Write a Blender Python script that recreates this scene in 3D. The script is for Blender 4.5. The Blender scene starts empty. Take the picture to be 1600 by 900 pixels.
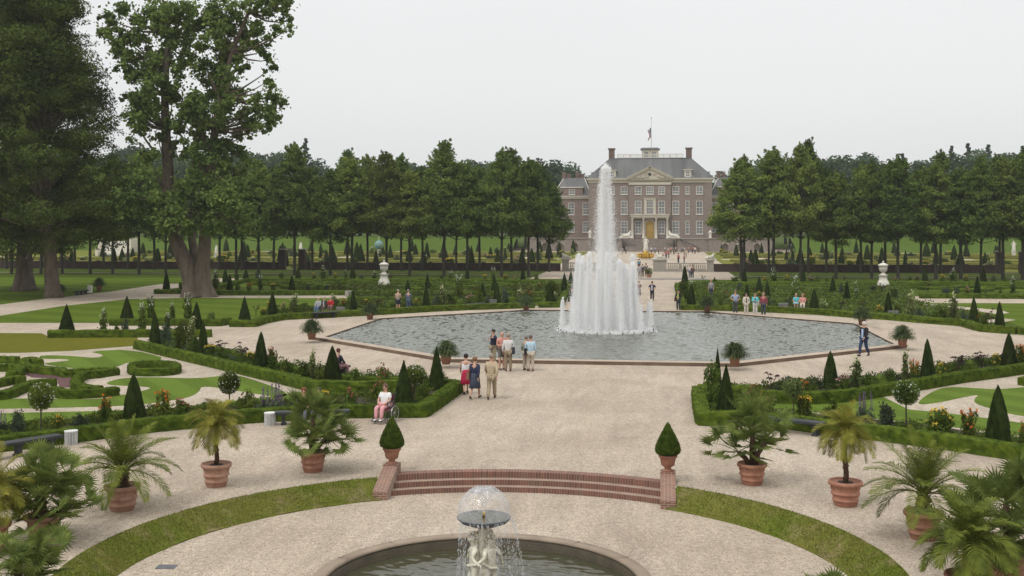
import bpy, math, random
import numpy as np
from mathutils import Vector, Matrix
PI=math.pi; R=math.radians
rng=np.random.default_rng(7); random.seed(7)
S=bpy.context.scene; COL=S.collection
# ---------------------------------------------------------------- camera model
F=1780.0; YH=352.0; PSI=0.130; CX=3.4; H=6.7
CS,SN=math.cos(PSI),math.sin(PSI)
def G(px,py,z=0.0):
    d=(H-z)*F/(py-YH); r=(px-800)/F*d
    return (CX+r*CS-d*SN, d*CS+r*SN, z)
def D(px,d,z=0.0):
    r=(px-800)/F*d
    return (CX+r*CS-d*SN, d*CS+r*SN, z)
def AtY(px,Y,z=0.0):
    k=(px-800)/F; d=Y/(CS+k*SN); return D(px,d,z)
def dep(p): return (p[0]-CX)*(-SN)+p[1]*CS
def zat(py,d): return H-(py-YH)*d/F
# ---------------------------------------------------------------- materials
def mat(name,c1,c2=None,rough=.8,scale=4,bump=0,bscale=40,rand=0,transl=0,spec=.25,pos=False,metal=0,detail=4,stretch=None,contrast=.25):
    m=bpy.data.materials.new(name); m.use_nodes=True; n=m.node_tree; n.nodes.clear(); L=n.links.new
    out=n.nodes.new('ShaderNodeOutputMaterial'); b=n.nodes.new('ShaderNodeBsdfPrincipled')
    b.inputs['Roughness'].default_value=rough; b.inputs['Specular IOR Level'].default_value=spec; b.inputs['Metallic'].default_value=metal
    if pos: co=n.nodes.new('ShaderNodeNewGeometry').outputs['Position']
    else: co=n.nodes.new('ShaderNodeTexCoord').outputs['Object']
    if stretch:
        mp=n.nodes.new('ShaderNodeMapping'); mp.inputs['Scale'].default_value=stretch; L(co,mp.inputs['Vector']); co=mp.outputs[0]
    c2=c2 or tuple(x*.75 for x in c1)
    nz=n.nodes.new('ShaderNodeTexNoise'); nz.inputs['Scale'].default_value=scale; nz.inputs['Detail'].default_value=detail; L(co,nz.inputs['Vector'])
    mr=n.nodes.new('ShaderNodeMapRange'); mr.inputs[1].default_value=.5-contrast; mr.inputs[2].default_value=.5+contrast; L(nz.outputs[0],mr.inputs[0])
    mx=n.nodes.new('ShaderNodeMix'); mx.data_type='RGBA'; mx.inputs[6].default_value=(*c1,1); mx.inputs[7].default_value=(*c2,1); L(mr.outputs[0],mx.inputs[0])
    col=mx.outputs[2]
    if rand:
        oi=n.nodes.new('ShaderNodeObjectInfo'); hs=n.nodes.new('ShaderNodeHueSaturation')
        m2=n.nodes.new('ShaderNodeMapRange'); m2.inputs[3].default_value=1-rand; m2.inputs[4].default_value=1+rand; L(oi.outputs['Random'],m2.inputs[0])
        m3=n.nodes.new('ShaderNodeMath'); m3.operation='MULTIPLY_ADD'; m3.inputs[1].default_value=rand*.08; m3.inputs[2].default_value=.5-rand*.04
        wn=n.nodes.new('ShaderNodeTexWhiteNoise'); wn.noise_dimensions='1D'; L(oi.outputs['Random'],wn.inputs['W']); L(wn.outputs[0],m3.inputs[0])
        L(m2.outputs[0],hs.inputs['Value']); L(m3.outputs[0],hs.inputs['Hue']); L(col,hs.inputs['Color']); col=hs.outputs[0]
    L(col,b.inputs['Base Color'])
    if bump:
        nb=n.nodes.new('ShaderNodeTexNoise'); nb.inputs['Scale'].default_value=bscale; nb.inputs['Detail'].default_value=3; L(co,nb.inputs['Vector'])
        bp=n.nodes.new('ShaderNodeBump'); bp.inputs['Strength'].default_value=bump; bp.inputs['Distance'].default_value=1.0/bscale*2; L(nb.outputs[0],bp.inputs['Height']); L(bp.outputs[0],b.inputs['Normal'])
    sh=b.outputs[0]
    if transl:
        t=n.nodes.new('ShaderNodeBsdfTranslucent'); L(col,t.inputs['Color']); ms=n.nodes.new('ShaderNodeMixShader'); ms.inputs[0].default_value=transl
        L(sh,ms.inputs[1]); L(t.outputs[0],ms.inputs[2]); sh=ms.outputs[0]
    L(sh,out.inputs[0]); return m
MT={}
def leafm(n,a,b,sc=1.2,rand=.22,rough=.7,tr=.25): MT[n]=mat(n,a,b,rough=rough,scale=sc,rand=rand,transl=tr,spec=.03,detail=4,contrast=.15)
leafm('leaf_oak',(.135,.190,.040),(.058,.092,.025),.55,.35)
leafm('leaf_oak_pale',(.170,.220,.048),(.076,.112,.028),.55,.3)
leafm('leaf_beech',(.100,.132,.028),(.034,.050,.014),.35,.1)
leafm('leaf_tulip',(.165,.225,.058),(.060,.096,.028),.4,.1)
leafm('leaf_wood',(.075,.112,.058),(.040,.064,.036),.2,.35)
leafm('leaf_yew',(.034,.050,.012),(.015,.024,.006),6,.22)
leafm('leaf_box',(.108,.152,.017),(.046,.074,.010),3.5,.12)
leafm('leaf_boxcone',(.085,.125,.018),(.030,.050,.009),9,.05)
leafm('leaf_green',(.115,.155,.028),(.044,.070,.014),3,.35)
leafm('leaf_grey',(.090,.115,.068),(.046,.064,.038),3,.3)
leafm('leaf_palefl',(.17,.20,.07),(.07,.10,.03),3,.3)
leafm('leaf_gold',(.24,.23,.055),(.13,.14,.035),3,.2)
leafm('leaf_purple',(.055,.022,.026),(.022,.012,.014),3,.2)
leafm('leaf_agap',(.115,.150,.065),(.052,.074,.032),5,.15)
leafm('leaf_fan',(.180,.220,.055),(.075,.105,.026),3,.1,.45)
leafm('leaf_date',(.175,.205,.036),(.070,.096,.018),3,.1,.45)
leafm('leaf_pygmy',(.30,.28,.050),(.14,.145,.026),3,.1,.45)
def fl(n,c): MT[n]=mat(n,c,tuple(x*.75 for x in c),rough=.6,transl=.25)
fl('fl_white',(.58,.60,.50)); fl('fl_yellow',(.72,.50,.06)); fl('fl_orange',(.72,.20,.03)); fl('fl_red',(.34,.11,.07)); fl('fl_pink',(.60,.28,.32)); fl('fl_cream',(.62,.64,.34)); fl('fl_purple',(.20,.15,.22))
MT['bark']=mat('bark',(.185,.145,.112),(.085,.066,.048),.9,3,1.0,9,stretch=(1,1,.25))
MT['bark_dark']=mat('bark_dark',(.055,.05,.035),(.028,.026,.020),.9,3,.6,12,stretch=(1,1,.3))
MT['palm_trunk']=mat('palm_trunk',(.12,.07,.04),(.05,.03,.02),.9,20,.8,30)
MT['terracotta']=mat('terracotta',(.37,.19,.125),(.26,.12,.08),.85,5,.3,30,rand=.12,contrast=.2)
MT['terracotta_pale']=mat('terracotta_pale',(.42,.26,.19),(.30,.155,.105),.85,5,.3,30,contrast=.2)
MT['soil']=mat('soil',(.06,.045,.032),(.035,.026,.02),.95,8,.6,30,pos=True)
MT['stone']=mat('stone',(.46,.42,.34),(.33,.30,.24),.8,2.5,.2,20)
MT['stone_grey']=mat('stone_grey',(.36,.33,.29),(.26,.24,.21),.85,1.5,.2,20)
MT['marble']=mat('marble',(.66,.63,.56),(.48,.45,.38),.6,6,.25,25)
MT['marble_old']=mat('marble_old',(.72,.68,.57),(.46,.43,.33),.6,9,.35,30,contrast=.18)
MT['gold']=mat('gold',(.62,.40,.08),(.38,.22,.03),.38,6,.3,12,metal=.85)
MT['slate']=mat('slate',(.155,.155,.150),(.078,.080,.082),.7,.55,.1,6,stretch=(1,.2,.12),spec=.15)
MT['brick_far']=mat('brick_far',(.240,.192,.166),(.192,.154,.134),.9,.8,.15,5,stretch=(1,1,2))
MT['brick_wing']=mat('brick_wing',(.235,.175,.150),(.185,.136,.116),.9,.8,.15,5)
MT['brick_wall']=mat('brick_wall',(.085,.055,.05),(.052,.036,.034),.9,1.5,.4,12)
MT['terrace_stone']=mat('terrace_stone',(.25,.21,.18),(.18,.15,.13),.9,1.2,.2,8)
MT['brick_dark']=mat('brick_dark',(.17,.115,.098),(.12,.082,.07),.9,1.2,.2,8)
MT['cream']=mat('cream',(.52,.475,.39),(.43,.395,.325),.7,2)
MT['white_paint']=mat('white_paint',(.62,.60,.55),(.54,.52,.47),.6,3)
MT['bin_white']=mat('bin_white',(.62,.62,.60),(.5,.5,.48),.6,6)
MT['glass']=mat('glass',(.26,.26,.26),(.09,.095,.10),.15,.45,spec=.5)
MT['door_gold']=mat('door_gold',(.40,.27,.07),(.30,.19,.05),.6,2)
MT['bench']=mat('bench',(.045,.050,.052),(.028,.031,.032),.6,6,.1,30,spec=.2)
MT['bin_grey']=mat('bin_grey',(.16,.16,.15),(.11,.11,.10),.7,6)
MT['dark_metal']=mat('dark_metal',(.03,.03,.032),None,.4,5,spec=.5)
MT['steel']=mat('steel',(.55,.56,.58),None,.3,5,metal=.8)
MT['rubber']=mat('rubber',(.05,.05,.05),None,.7,5)
MT['skin']=mat('skin',(.52,.31,.22),(.46,.26,.18),.6,8,spec=.3)
MT['flag']=mat('flag',(.03,.05,.16),(.02,.03,.10),.8,1)
MT['flag_red']=mat('flag_red',(.35,.04,.04),None,.8,1)
MT['flag_white']=mat('flag_white',(.6,.6,.6),None,.8,1)
MT['globe']=mat('globe',(.10,.22,.28),(.16,.24,.18),.5,1.2,contrast=.06)
MT['lead']=mat('lead',(.13,.14,.16),(.075,.08,.095),.22,9,.25,30,spec=.6)
MT['grate']=mat('grate',(.16,.165,.17),(.10,.10,.11),.6,20)
CLR={}
def cloth(c,rough=.85):
    k=tuple(round(x,3) for x in c)
    if k not in CLR: CLR[k]=mat('cloth_%d'%len(CLR),c,tuple(x*.8 for x in c),rough,9,.2,30)
    return CLR[k]
def nodes_of(m): return m.node_tree.nodes,m.node_tree.links.new
def gravel(name,c1,c2,c3,cell=28,dark=.5):
    m=bpy.data.materials.new(name); m.use_nodes=True; N,L=nodes_of(m); b=N['Principled BSDF']; b.inputs['Roughness'].default_value=.92; b.inputs['Specular IOR Level'].default_value=.15
    g=N.new('ShaderNodeNewGeometry').outputs['Position']
    v=N.new('ShaderNodeTexVoronoi'); v.inputs['Scale'].default_value=cell; L(g,v.inputs['Vector'])
    n1=N.new('ShaderNodeTexNoise'); n1.inputs['Scale'].default_value=.22; n1.inputs['Detail'].default_value=6; n1.inputs['Roughness'].default_value=.65; L(g,n1.inputs['Vector'])
    n2=N.new('ShaderNodeTexNoise'); n2.inputs['Scale'].default_value=7; n2.inputs['Detail'].default_value=5; n2.inputs['Roughness'].default_value=.75; L(g,n2.inputs['Vector'])
    r=N.new('ShaderNodeMapRange'); r.inputs[1].default_value=.35; r.inputs[2].default_value=.65; L(n1.outputs[0],r.inputs[0])
    mx=N.new('ShaderNodeMix'); mx.data_type='RGBA'; mx.inputs[6].default_value=(*c1,1); mx.inputs[7].default_value=(*c2,1); L(r.outputs[0],mx.inputs[0])
    sp=N.new('ShaderNodeSeparateColor'); L(v.outputs['Color'],sp.inputs[0])
    r2=N.new('ShaderNodeMapRange'); r2.inputs[1].default_value=.0; r2.inputs[2].default_value=1; r2.inputs[3].default_value=.72; r2.inputs[4].default_value=1.28; L(sp.outputs[0],r2.inputs[0])
    r3=N.new('ShaderNodeMapRange'); r3.inputs[1].default_value=.3; r3.inputs[2].default_value=.7; r3.inputs[3].default_value=.80; r3.inputs[4].default_value=1.2; L(n2.outputs[0],r3.inputs[0])
    mu=N.new('ShaderNodeMath'); mu.operation='MULTIPLY'; L(r2.outputs[0],mu.inputs[0]); L(r3.outputs[0],mu.inputs[1])
    vm=N.new('ShaderNodeVectorMath'); vm.operation='SCALE'; L(mx.outputs[2],vm.inputs[0]); L(mu.outputs[0],vm.inputs['Scale'])
    mp=N.new('ShaderNodeMapping'); mp.inputs['Scale'].default_value=(.9,.16,1); mp.inputs['Rotation'].default_value=(0,0,.5); L(g,mp.inputs['Vector'])
    n4=N.new('ShaderNodeTexNoise'); n4.inputs['Scale'].default_value=1.1; n4.inputs['Detail'].default_value=7; n4.inputs['Roughness'].default_value=.7; n4.inputs['Distortion'].default_value=1.2; L(mp.outputs[0],n4.inputs['Vector'])
    r4=N.new('ShaderNodeMapRange'); r4.inputs[1].default_value=.32; r4.inputs[2].default_value=.68; r4.inputs[3].default_value=.82; r4.inputs[4].default_value=1.10; L(n4.outputs[0],r4.inputs[0])
    mu2=N.new('ShaderNodeMath'); mu2.operation='MULTIPLY'; L(mu.outputs[0],mu2.inputs[0]); L(r4.outputs[0],mu2.inputs[1]); L(mu2.outputs[0],vm.inputs['Scale'])
    # a few dark / orange stones
    gt=N.new('ShaderNodeMath'); gt.operation='GREATER_THAN'; gt.inputs[1].default_value=.93; L(sp.outputs[1],gt.inputs[0])
    m3=N.new('ShaderNodeMix'); m3.data_type='RGBA'; L(gt.outputs[0],m3.inputs[0]); L(vm.outputs[0],m3.inputs[6]); m3.inputs[7].default_value=(*c3,1)
    L(m3.outputs[2],b.inputs['Base Color'])
    bp=N.new('ShaderNodeBump'); bp.inputs['Strength'].default_value=.5; bp.inputs['Distance'].default_value=.02; L(v.outputs['Distance'],bp.inputs['Height']); bp.invert=True; L(bp.outputs[0],b.inputs['Normal'])
    return m
MT['gravel']=gravel('gravel',(.440,.372,.295),(.350,.290,.225),(.21,.15,.10),42)
MT['gravel_white']=gravel('gravel_white',(.43,.37,.295),(.35,.30,.235),(.24,.17,.10),26)
MT['gravel_purple']=gravel('gravel_purple',(.14,.075,.075),(.10,.055,.055),(.05,.03,.03),30)
def grass(name,a,b2,dry=(.16,.13,.06),dryamt=.3,stripe=0,sdir=(1,0)):
    m=bpy.data.materials.new(name); m.use_nodes=True; N,L=nodes_of(m); b=N['Principled BSDF']; b.inputs['Roughness'].default_value=.9; b.inputs['Specular IOR Level'].default_value=.02
    g=N.new('ShaderNodeNewGeometry').outputs['Position']
    n1=N.new('ShaderNodeTexNoise'); n1.inputs['Scale'].default_value=.5; n1.inputs['Detail'].default_value=6; n1.inputs['Roughness'].default_value=.7; L(g,n1.inputs['Vector'])
    r=N.new('ShaderNodeMapRange'); r.inputs[1].default_value=.3; r.inputs[2].default_value=.7; L(n1.outputs[0],r.inputs[0])
    mx=N.new('ShaderNodeMix'); mx.data_type='RGBA'; mx.inputs[6].default_value=(*a,1); mx.inputs[7].default_value=(*b2,1); L(r.outputs[0],mx.inputs[0])
    n2=N.new('ShaderNodeTexNoise'); n2.inputs['Scale'].default_value=.9; n2.inputs['Detail'].default_value=8; n2.inputs['Roughness'].default_value=.75; L(g,n2.inputs['Vector'])
    r2=N.new('ShaderNodeMapRange'); r2.inputs[1].default_value=.52; r2.inputs[2].default_value=.72; r2.inputs[4].default_value=dryamt; L(n2.outputs[0],r2.inputs[0])
    m2=N.new('ShaderNodeMix'); m2.data_type='RGBA'; L(r2.outputs[0],m2.inputs[0]); L(mx.outputs[2],m2.inputs[6]); m2.inputs[7].default_value=(*dry,1)
    n3=N.new('ShaderNodeTexNoise'); n3.inputs['Scale'].default_value=30; n3.inputs['Detail'].default_value=3; L(g,n3.inputs['Vector'])
    r3=N.new('ShaderNodeMapRange'); r3.inputs[1].default_value=.3; r3.inputs[2].default_value=.7; r3.inputs[3].default_value=.7; r3.inputs[4].default_value=1.3; L(n3.outputs[0],r3.inputs[0])
    sc=r3.outputs[0]
    if stripe:
        sp=N.new('ShaderNodeVectorMath'); sp.operation='DOT_PRODUCT'; L(g,sp.inputs[0]); sp.inputs[1].default_value=(sdir[0]*PI/stripe,sdir[1]*PI/stripe,0)
        s=N.new('ShaderNodeMath'); s.operation='SINE'; L(sp.outputs['Value'],s.inputs[0])
        s2=N.new('ShaderNodeMapRange'); s2.inputs[1].default_value=-.3; s2.inputs[2].default_value=.3; s2.inputs[3].default_value=.90; s2.inputs[4].default_value=1.08; L(s.outputs[0],s2.inputs[0])
        mm=N.new('ShaderNodeMath'); mm.operation='MULTIPLY'; L(sc,mm.inputs[0]); L(s2.outputs[0],mm.inputs[1]); sc=mm.outputs[0]
    vm=N.new('ShaderNodeVectorMath'); vm.operation='SCALE'; L(m2.outputs[2],vm.inputs[0]); L(sc,vm.inputs['Scale']); L(vm.outputs[0],b.inputs['Base Color'])
    bp=N.new('ShaderNodeBump'); bp.inputs['Strength'].default_value=.6; bp.inputs['Distance'].default_value=.03; L(n3.outputs[0],bp.inputs['Height']); L(bp.outputs[0],b.inputs['Normal'])
    return m
MT['lawn']=grass('lawn',(.084,.122,.015),(.066,.102,.012),stripe=2.6,sdir=(.35,1),dryamt=.15)
MT['lawn_near']=grass('lawn_near',(.100,.148,.026),(.084,.128,.018),stripe=1.1,sdir=(.8,.6),dryamt=.1)
MT['lawn_olive']=grass('lawn_olive',(.118,.112,.014),(.092,.096,.012),dryamt=.3)
MT['bank']=grass('bank',(.095,.130,.016),(.150,.140,.036),dry=(.25,.195,.11),dryamt=1.0)
MT['bed_green']=grass('bed_green',(.070,.098,.014),(.040,.060,.010),dry=(.09,.085,.03),dryamt=.4)
MT['meadow']=grass('meadow',(.17,.170,.030),(.085,.110,.020),dry=(.20,.18,.06),dryamt=.6)
MT['far_bank']=grass('far_bank',(.070,.112,.018),(.058,.092,.015),dryamt=.15)
def water(name,base,rough,s1,s2,str_,dist):
    m=bpy.data.materials.new(name); m.use_nodes=True; N,L=nodes_of(m); b=N['Principled BSDF']; b.inputs['Base Color'].default_value=(*base,1)
    b.inputs['Roughness'].default_value=rough; b.inputs['IOR'].default_value=1.33; b.inputs['Specular IOR Level'].default_value=.5
    g=N.new('ShaderNodeNewGeometry').outputs['Position']
    mp=N.new('ShaderNodeMapping'); mp.inputs['Rotation'].default_value=(0,0,.12); mp.inputs['Scale'].default_value=(.55,1.0,1); L(g,mp.inputs['Vector'])
    n1=N.new('ShaderNodeTexNoise'); n1.inputs['Scale'].default_value=s1; n1.inputs['Detail'].default_value=4; n1.inputs['Roughness'].default_value=.55; n1.inputs['Distortion'].default_value=.6; L(mp.outputs[0],n1.inputs['Vector'])
    n2=N.new('ShaderNodeTexNoise'); n2.inputs['Scale'].default_value=s2; n2.inputs['Detail'].default_value=3; L(mp.outputs[0],n2.inputs['Vector'])
    a=N.new('ShaderNodeMath'); a.operation='MULTIPLY_ADD'; a.inputs[1].default_value=.35; L(n2.outputs[0],a.inputs[0]); L(n1.outputs[0],a.inputs[2])
    bp=N.new('ShaderNodeBump'); bp.inputs['Strength'].default_value=str_; bp.inputs['Distance'].default_value=dist; L(a.outputs[0],bp.inputs['Height']); L(bp.outputs[0],b.inputs['Normal'])
    return m
MT['pond_water']=water('pond_water',(.105,.110,.088),.05,8,20,.3,.010)
MT['basin_water']=water('basin_water',(.050,.048,.026),.04,9,25,.4,.01)
def spray(name,col,alpha,tr=.4):
    m=bpy.data.materials.new(name); m.use_nodes=True; n=m.node_tree; n.nodes.clear(); L=n.links.new
    o=n.nodes.new('ShaderNodeOutputMaterial'); d=n.nodes.new('ShaderNodeBsdfDiffuse'); d.inputs[0].default_value=(*col,1); t=n.nodes.new('ShaderNodeBsdfTranslucent'); t.inputs[0].default_value=(*col,1)
    gl=n.nodes.new('ShaderNodeBsdfGlossy'); gl.inputs['Roughness'].default_value=.25; gl.inputs[0].default_value=(.9,.9,.9,1)
    a=n.nodes.new('ShaderNodeMixShader'); a.inputs[0].default_value=.5; L(d.outputs[0],a.inputs[1]); L(t.outputs[0],a.inputs[2])
    c=n.nodes.new('ShaderNodeMixShader'); c.inputs[0].default_value=.04; L(a.outputs[0],c.inputs[1]); L(gl.outputs[0],c.inputs[2])
    tp=n.nodes.new('ShaderNodeBsdfTransparent'); e=n.nodes.new('ShaderNodeMixShader'); e.inputs[0].default_value=alpha; L(tp.outputs[0],e.inputs[1]); L(c.outputs[0],e.inputs[2]); L(e.outputs[0],o.inputs[0]); return m
MT['spray']=spray('spray',(.99,.99,.99),.60)
MT['spray_near']=spray('spray_near',(.85,.86,.87),.55)
def film(name):
    m=bpy.data.materials.new(name); m.use_nodes=True; n=m.node_tree; n.nodes.clear(); L=n.links.new
    o=n.nodes.new('ShaderNodeOutputMaterial'); d=n.nodes.new('ShaderNodeBsdfDiffuse'); d.inputs[0].default_value=(.75,.76,.78,1)
    gl=n.nodes.new('ShaderNodeBsdfGlossy'); gl.inputs['Roughness'].default_value=.1
    tc=n.nodes.new('ShaderNodeTexCoord'); nz=n.nodes.new('ShaderNodeTexNoise'); nz.inputs['Scale'].default_value=9; nz.inputs['Detail'].default_value=6; nz.inputs['Roughness'].default_value=.8; L(tc.outputs['Object'],nz.inputs['Vector'])
    mr=n.nodes.new('ShaderNodeMapRange'); mr.inputs[1].default_value=.42; mr.inputs[2].default_value=.68; mr.inputs[3].default_value=0; mr.inputs[4].default_value=.30; L(nz.outputs[0],mr.inputs[0])
    lw=n.nodes.new('ShaderNodeLayerWeight'); lw.inputs[0].default_value=.35; ma=n.nodes.new('ShaderNodeMath'); ma.operation='MULTIPLY_ADD'; ma.inputs[1].default_value=.46; ma.use_clamp=True; L(lw.outputs['Facing'],ma.inputs[0]); L(mr.outputs[0],ma.inputs[2])
    a=n.nodes.new('ShaderNodeMixShader'); a.inputs[0].default_value=.4; L(d.outputs[0],a.inputs[1]); L(gl.outputs[0],a.inputs[2])
    tp=n.nodes.new('ShaderNodeBsdfTransparent'); e=n.nodes.new('ShaderNodeMixShader'); L(ma.outputs[0],e.inputs[0]); L(tp.outputs[0],e.inputs[1]); L(a.outputs[0],e.inputs[2]); L(e.outputs[0],o.inputs[0])
    bp=n.nodes.new('ShaderNodeBump'); bp.inputs['Strength'].default_value=.6; bp.inputs['Distance'].default_value=.02; L(nz.outputs[0],bp.inputs['Height']); L(bp.outputs[0],gl.inputs['Normal'])
    return m
MT['film']=film('film')
def radial_brick():
    m=bpy.data.materials.new('radial_brick'); m.use_nodes=True; N,L=nodes_of(m); b=N['Principled BSDF']; b.inputs['Roughness'].default_value=.9
    tc=N.new('ShaderNodeTexCoord').outputs['Object']; s=N.new('ShaderNodeSeparateXYZ'); L(tc,s.inputs[0])
    at=N.new('ShaderNodeMath'); at.operation='ARCTAN2'; L(s.outputs[0],at.inputs[0]); L(s.outputs[1],at.inputs[1])
    k=N.new('ShaderNodeMath'); k.operation='MULTIPLY'; k.inputs[1].default_value=8/.072; L(at.outputs[0],k.inputs[0])
    fr=N.new('ShaderNodeMath'); fr.operation='FRACT'; L(k.outputs[0],fr.inputs[0]); fo=N.new('ShaderNodeMath'); fo.operation='FLOOR'; L(k.outputs[0],fo.inputs[0])
    lt=N.new('ShaderNodeMath'); lt.operation='LESS_THAN'; lt.inputs[1].default_value=.17; L(fr.outputs[0],lt.inputs[0])
    wn=N.new('ShaderNodeTexWhiteNoise'); wn.noise_dimensions='1D'; L(fo.outputs[0],wn.inputs['W'])
    cr=N.new('ShaderNodeMix'); cr.data_type='RGBA'; cr.inputs[6].default_value=(.20,.085,.06,1); cr.inputs[7].default_value=(.115,.055,.042,1); L(wn.outputs[0],cr.inputs[0])
    nz=N.new('ShaderNodeTexNoise'); nz.inputs['Scale'].default_value=2.5; nz.inputs['Detail'].default_value=5; L(tc,nz.inputs['Vector']); mr=N.new('ShaderNodeMapRange'); mr.inputs[1].default_value=.5; mr.inputs[2].default_value=.75; mr.inputs[4].default_value=.6; L(nz.outputs[0],mr.inputs[0])
    c2=N.new('ShaderNodeMix'); c2.data_type='RGBA'; L(mr.outputs[0],c2.inputs[0]); L(cr.outputs[2],c2.inputs[6]); c2.inputs[7].default_value=(.12,.10,.07,1)
    c3=N.new('ShaderNodeMix'); c3.data_type='RGBA'; L(lt.outputs[0],c3.inputs[0]); L(c2.outputs[2],c3.inputs[6]); c3.inputs[7].default_value=(.27,.19,.14,1)
    L(c3.outputs[2],b.inputs['Base Color']); return m
MT['radial_brick']=radial_brick()
MT['brick_tread']=mat('brick_tread',(.34,.26,.20),(.24,.165,.125),.9,3,.4,30)
def brick(name,c1,c2,mo,sc,axis='xz'):
    m=bpy.data.materials.new(name); m.use_nodes=True; N,L=nodes_of(m); b=N['Principled BSDF']; b.inputs['Roughness'].default_value=.9
    tc=N.new('ShaderNodeTexCoord').outputs['Object']; s=N.new('ShaderNodeSeparateXYZ'); L(tc,s.inputs[0]); a=N.new('ShaderNodeMath'); a.operation='ADD'; L(s.outputs[1],a.inputs[0]); L(s.outputs[2],a.inputs[1])
    c=N.new('ShaderNodeCombineXYZ'); L(s.outputs[0],c.inputs[0]); L(a.outputs[0],c.inputs[1])
    t=N.new('ShaderNodeTexBrick'); t.inputs['Scale'].default_value=sc; t.inputs['Color1'].default_value=(*c1,1); t.inputs['Color2'].default_value=(*c2,1); t.inputs['Mortar'].default_value=(*mo,1); t.inputs['Mortar Size'].default_value=.018; t.inputs['Brick Width'].default_value=.42; t.inputs['Row Height'].default_value=.14
    L(c.outputs[0],t.inputs['Vector']); L(t.outputs[0],b.inputs['Base Color']); return m
MT['brick_cheek']=brick('brick_cheek',(.24,.11,.075),(.15,.075,.055),(.34,.27,.21),2.2)
# ---------------------------------------------------------------- mesh collector
class MB:
    def __init__(s): s.v=[]; s.f=[]
    def add(s,v,f):
        o=len(s.v); s.v.extend([tuple(map(float,p)) for p in v]); s.f.extend([tuple(i+o for i in q) for q in f]); return s
    def box(s,x0,x1,y0,y1,z0,z1,M=None,taper=0):
        t=taper; v=[(x0,y0,z0),(x1,y0,z0),(x1,y1,z0),(x0,y1,z0),(x0+t,y0+t,z1),(x1-t,y0+t,z1),(x1-t,y1-t,z1),(x0+t,y1-t,z1)]
        if M is not None: v=[M@Vector(p) for p in v]
        return s.add(v,[(0,3,2,1),(4,5,6,7),(0,1,5,4),(1,2,6,5),(2,3,7,6),(3,0,4,7)])
    def lathe(s,prof,n=24,c=(0,0,0),jit=0,ang=0,sq=0):
        v=[];f=[]
        for r,z in prof:
            for k in range(n):
                a=ang+2*PI*k/n; rr=r*(1+jit*(random.random()-.5))
                if sq: m_=max(abs(math.cos(a)),abs(math.sin(a))); rr*=(1-sq)+sq/m_*.9
                v.append((c[0]+rr*math.cos(a),c[1]+rr*math.sin(a),c[2]+z))
        for i in range(len(prof)-1):
            for k in range(n): f.append((i*n+k,i*n+(k+1)%n,(i+1)*n+(k+1)%n,(i+1)*n+k))
        f.append(tuple(range(n-1,-1,-1))); f.append(tuple((len(prof)-1)*n+k for k in range(n)))
        return s.add(v,f)
    def tube(s,P,rad,n=8,cap=True):
        P=[Vector(p) for p in P]; rad=rad if hasattr(rad,'__len__') else [rad]*len(P); v=[];f=[]
        prev=None
        for i,p in enumerate(P):
            t=(P[min(i+1,len(P)-1)]-P[max(i-1,0)]); t=t.normalized() if t.length>1e-9 else Vector((0,0,1))
            if prev is None: u=t.orthogonal().normalized()
            else: u=(prev-t*prev.dot(t)); u=u.normalized() if u.length>1e-6 else t.orthogonal().normalized()
            prev=u; w=t.cross(u)
            for k in range(n):
                a=2*PI*k/n; v.append(p+(u*math.cos(a)+w*math.sin(a))*rad[i])
        for i in range(len(P)-1):
            for k in range(n): f.append((i*n+k,i*n+(k+1)%n,(i+1)*n+(k+1)%n,(i+1)*n+k))
        if cap: f.append(tuple(range(n-1,-1,-1))); f.append(tuple((len(P)-1)*n+k for k in range(n)))
        return s.add(v,f)
    def ball(s,c,r,n=10,m=7,sc=(1,1,1)):
        prof=[(max(1e-3,math.sin(PI*i/m)),-math.cos(PI*i/m)) for i in range(m+1)]
        v=[];f=[]
        for a_,z in prof:
            for k in range(n): v.append((c[0]+r*sc[0]*a_*math.cos(2*PI*k/n),c[1]+r*sc[1]*a_*math.sin(2*PI*k/n),c[2]+r*sc[2]*z))
        for i in range(m):
            for k in range(n): f.append((i*n+k,i*n+(k+1)%n,(i+1)*n+(k+1)%n,(i+1)*n+k))
        return s.add(v,f)
    def np(s,v,q):   # numpy verts / quads
        o=len(s.v); s.v.extend(map(tuple,v.tolist())); s.f.extend(map(tuple,(q+o).tolist())); return s
    def mesh(s,name,m,smooth=False):
        me=bpy.data.meshes.new(name); me.from_pydata(s.v,[],s.f)
        for x in (m if isinstance(m,(list,tuple)) else [m]): me.materials.append(MT[x] if isinstance(x,str) else x)
        if smooth: me.polygons.foreach_set('use_smooth',[True]*len(me.polygons))
        me.update(); return me
    def obj(s,name,m,parent=None,smooth=False): return mkobj(name,s.mesh(name,m,smooth),parent)
def mkobj(name,me,parent=None):
    o=bpy.data.objects.new(name,me); COL.objects.link(o)
    if parent: o.parent=parent
    return o
def tag(o,label,cat,group=None,kind=None):
    if kind: o['kind']=kind
    if label: o['label']=label
    if cat: o['category']=cat
    if group: o['group']=group
    return o
def struct(o): o['kind']='structure'; return o
def thing(name,loc,label,cat,group=None,rz=0,sc=1):
    o=bpy.data.objects.new(name,None); COL.objects.link(o); o.location=loc; o.rotation_euler=(0,0,rz); o.scale=(sc,sc,sc) if not hasattr(sc,'__len__') else sc
    o.empty_display_size=.2
    return tag(o,label,cat,group)
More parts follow.
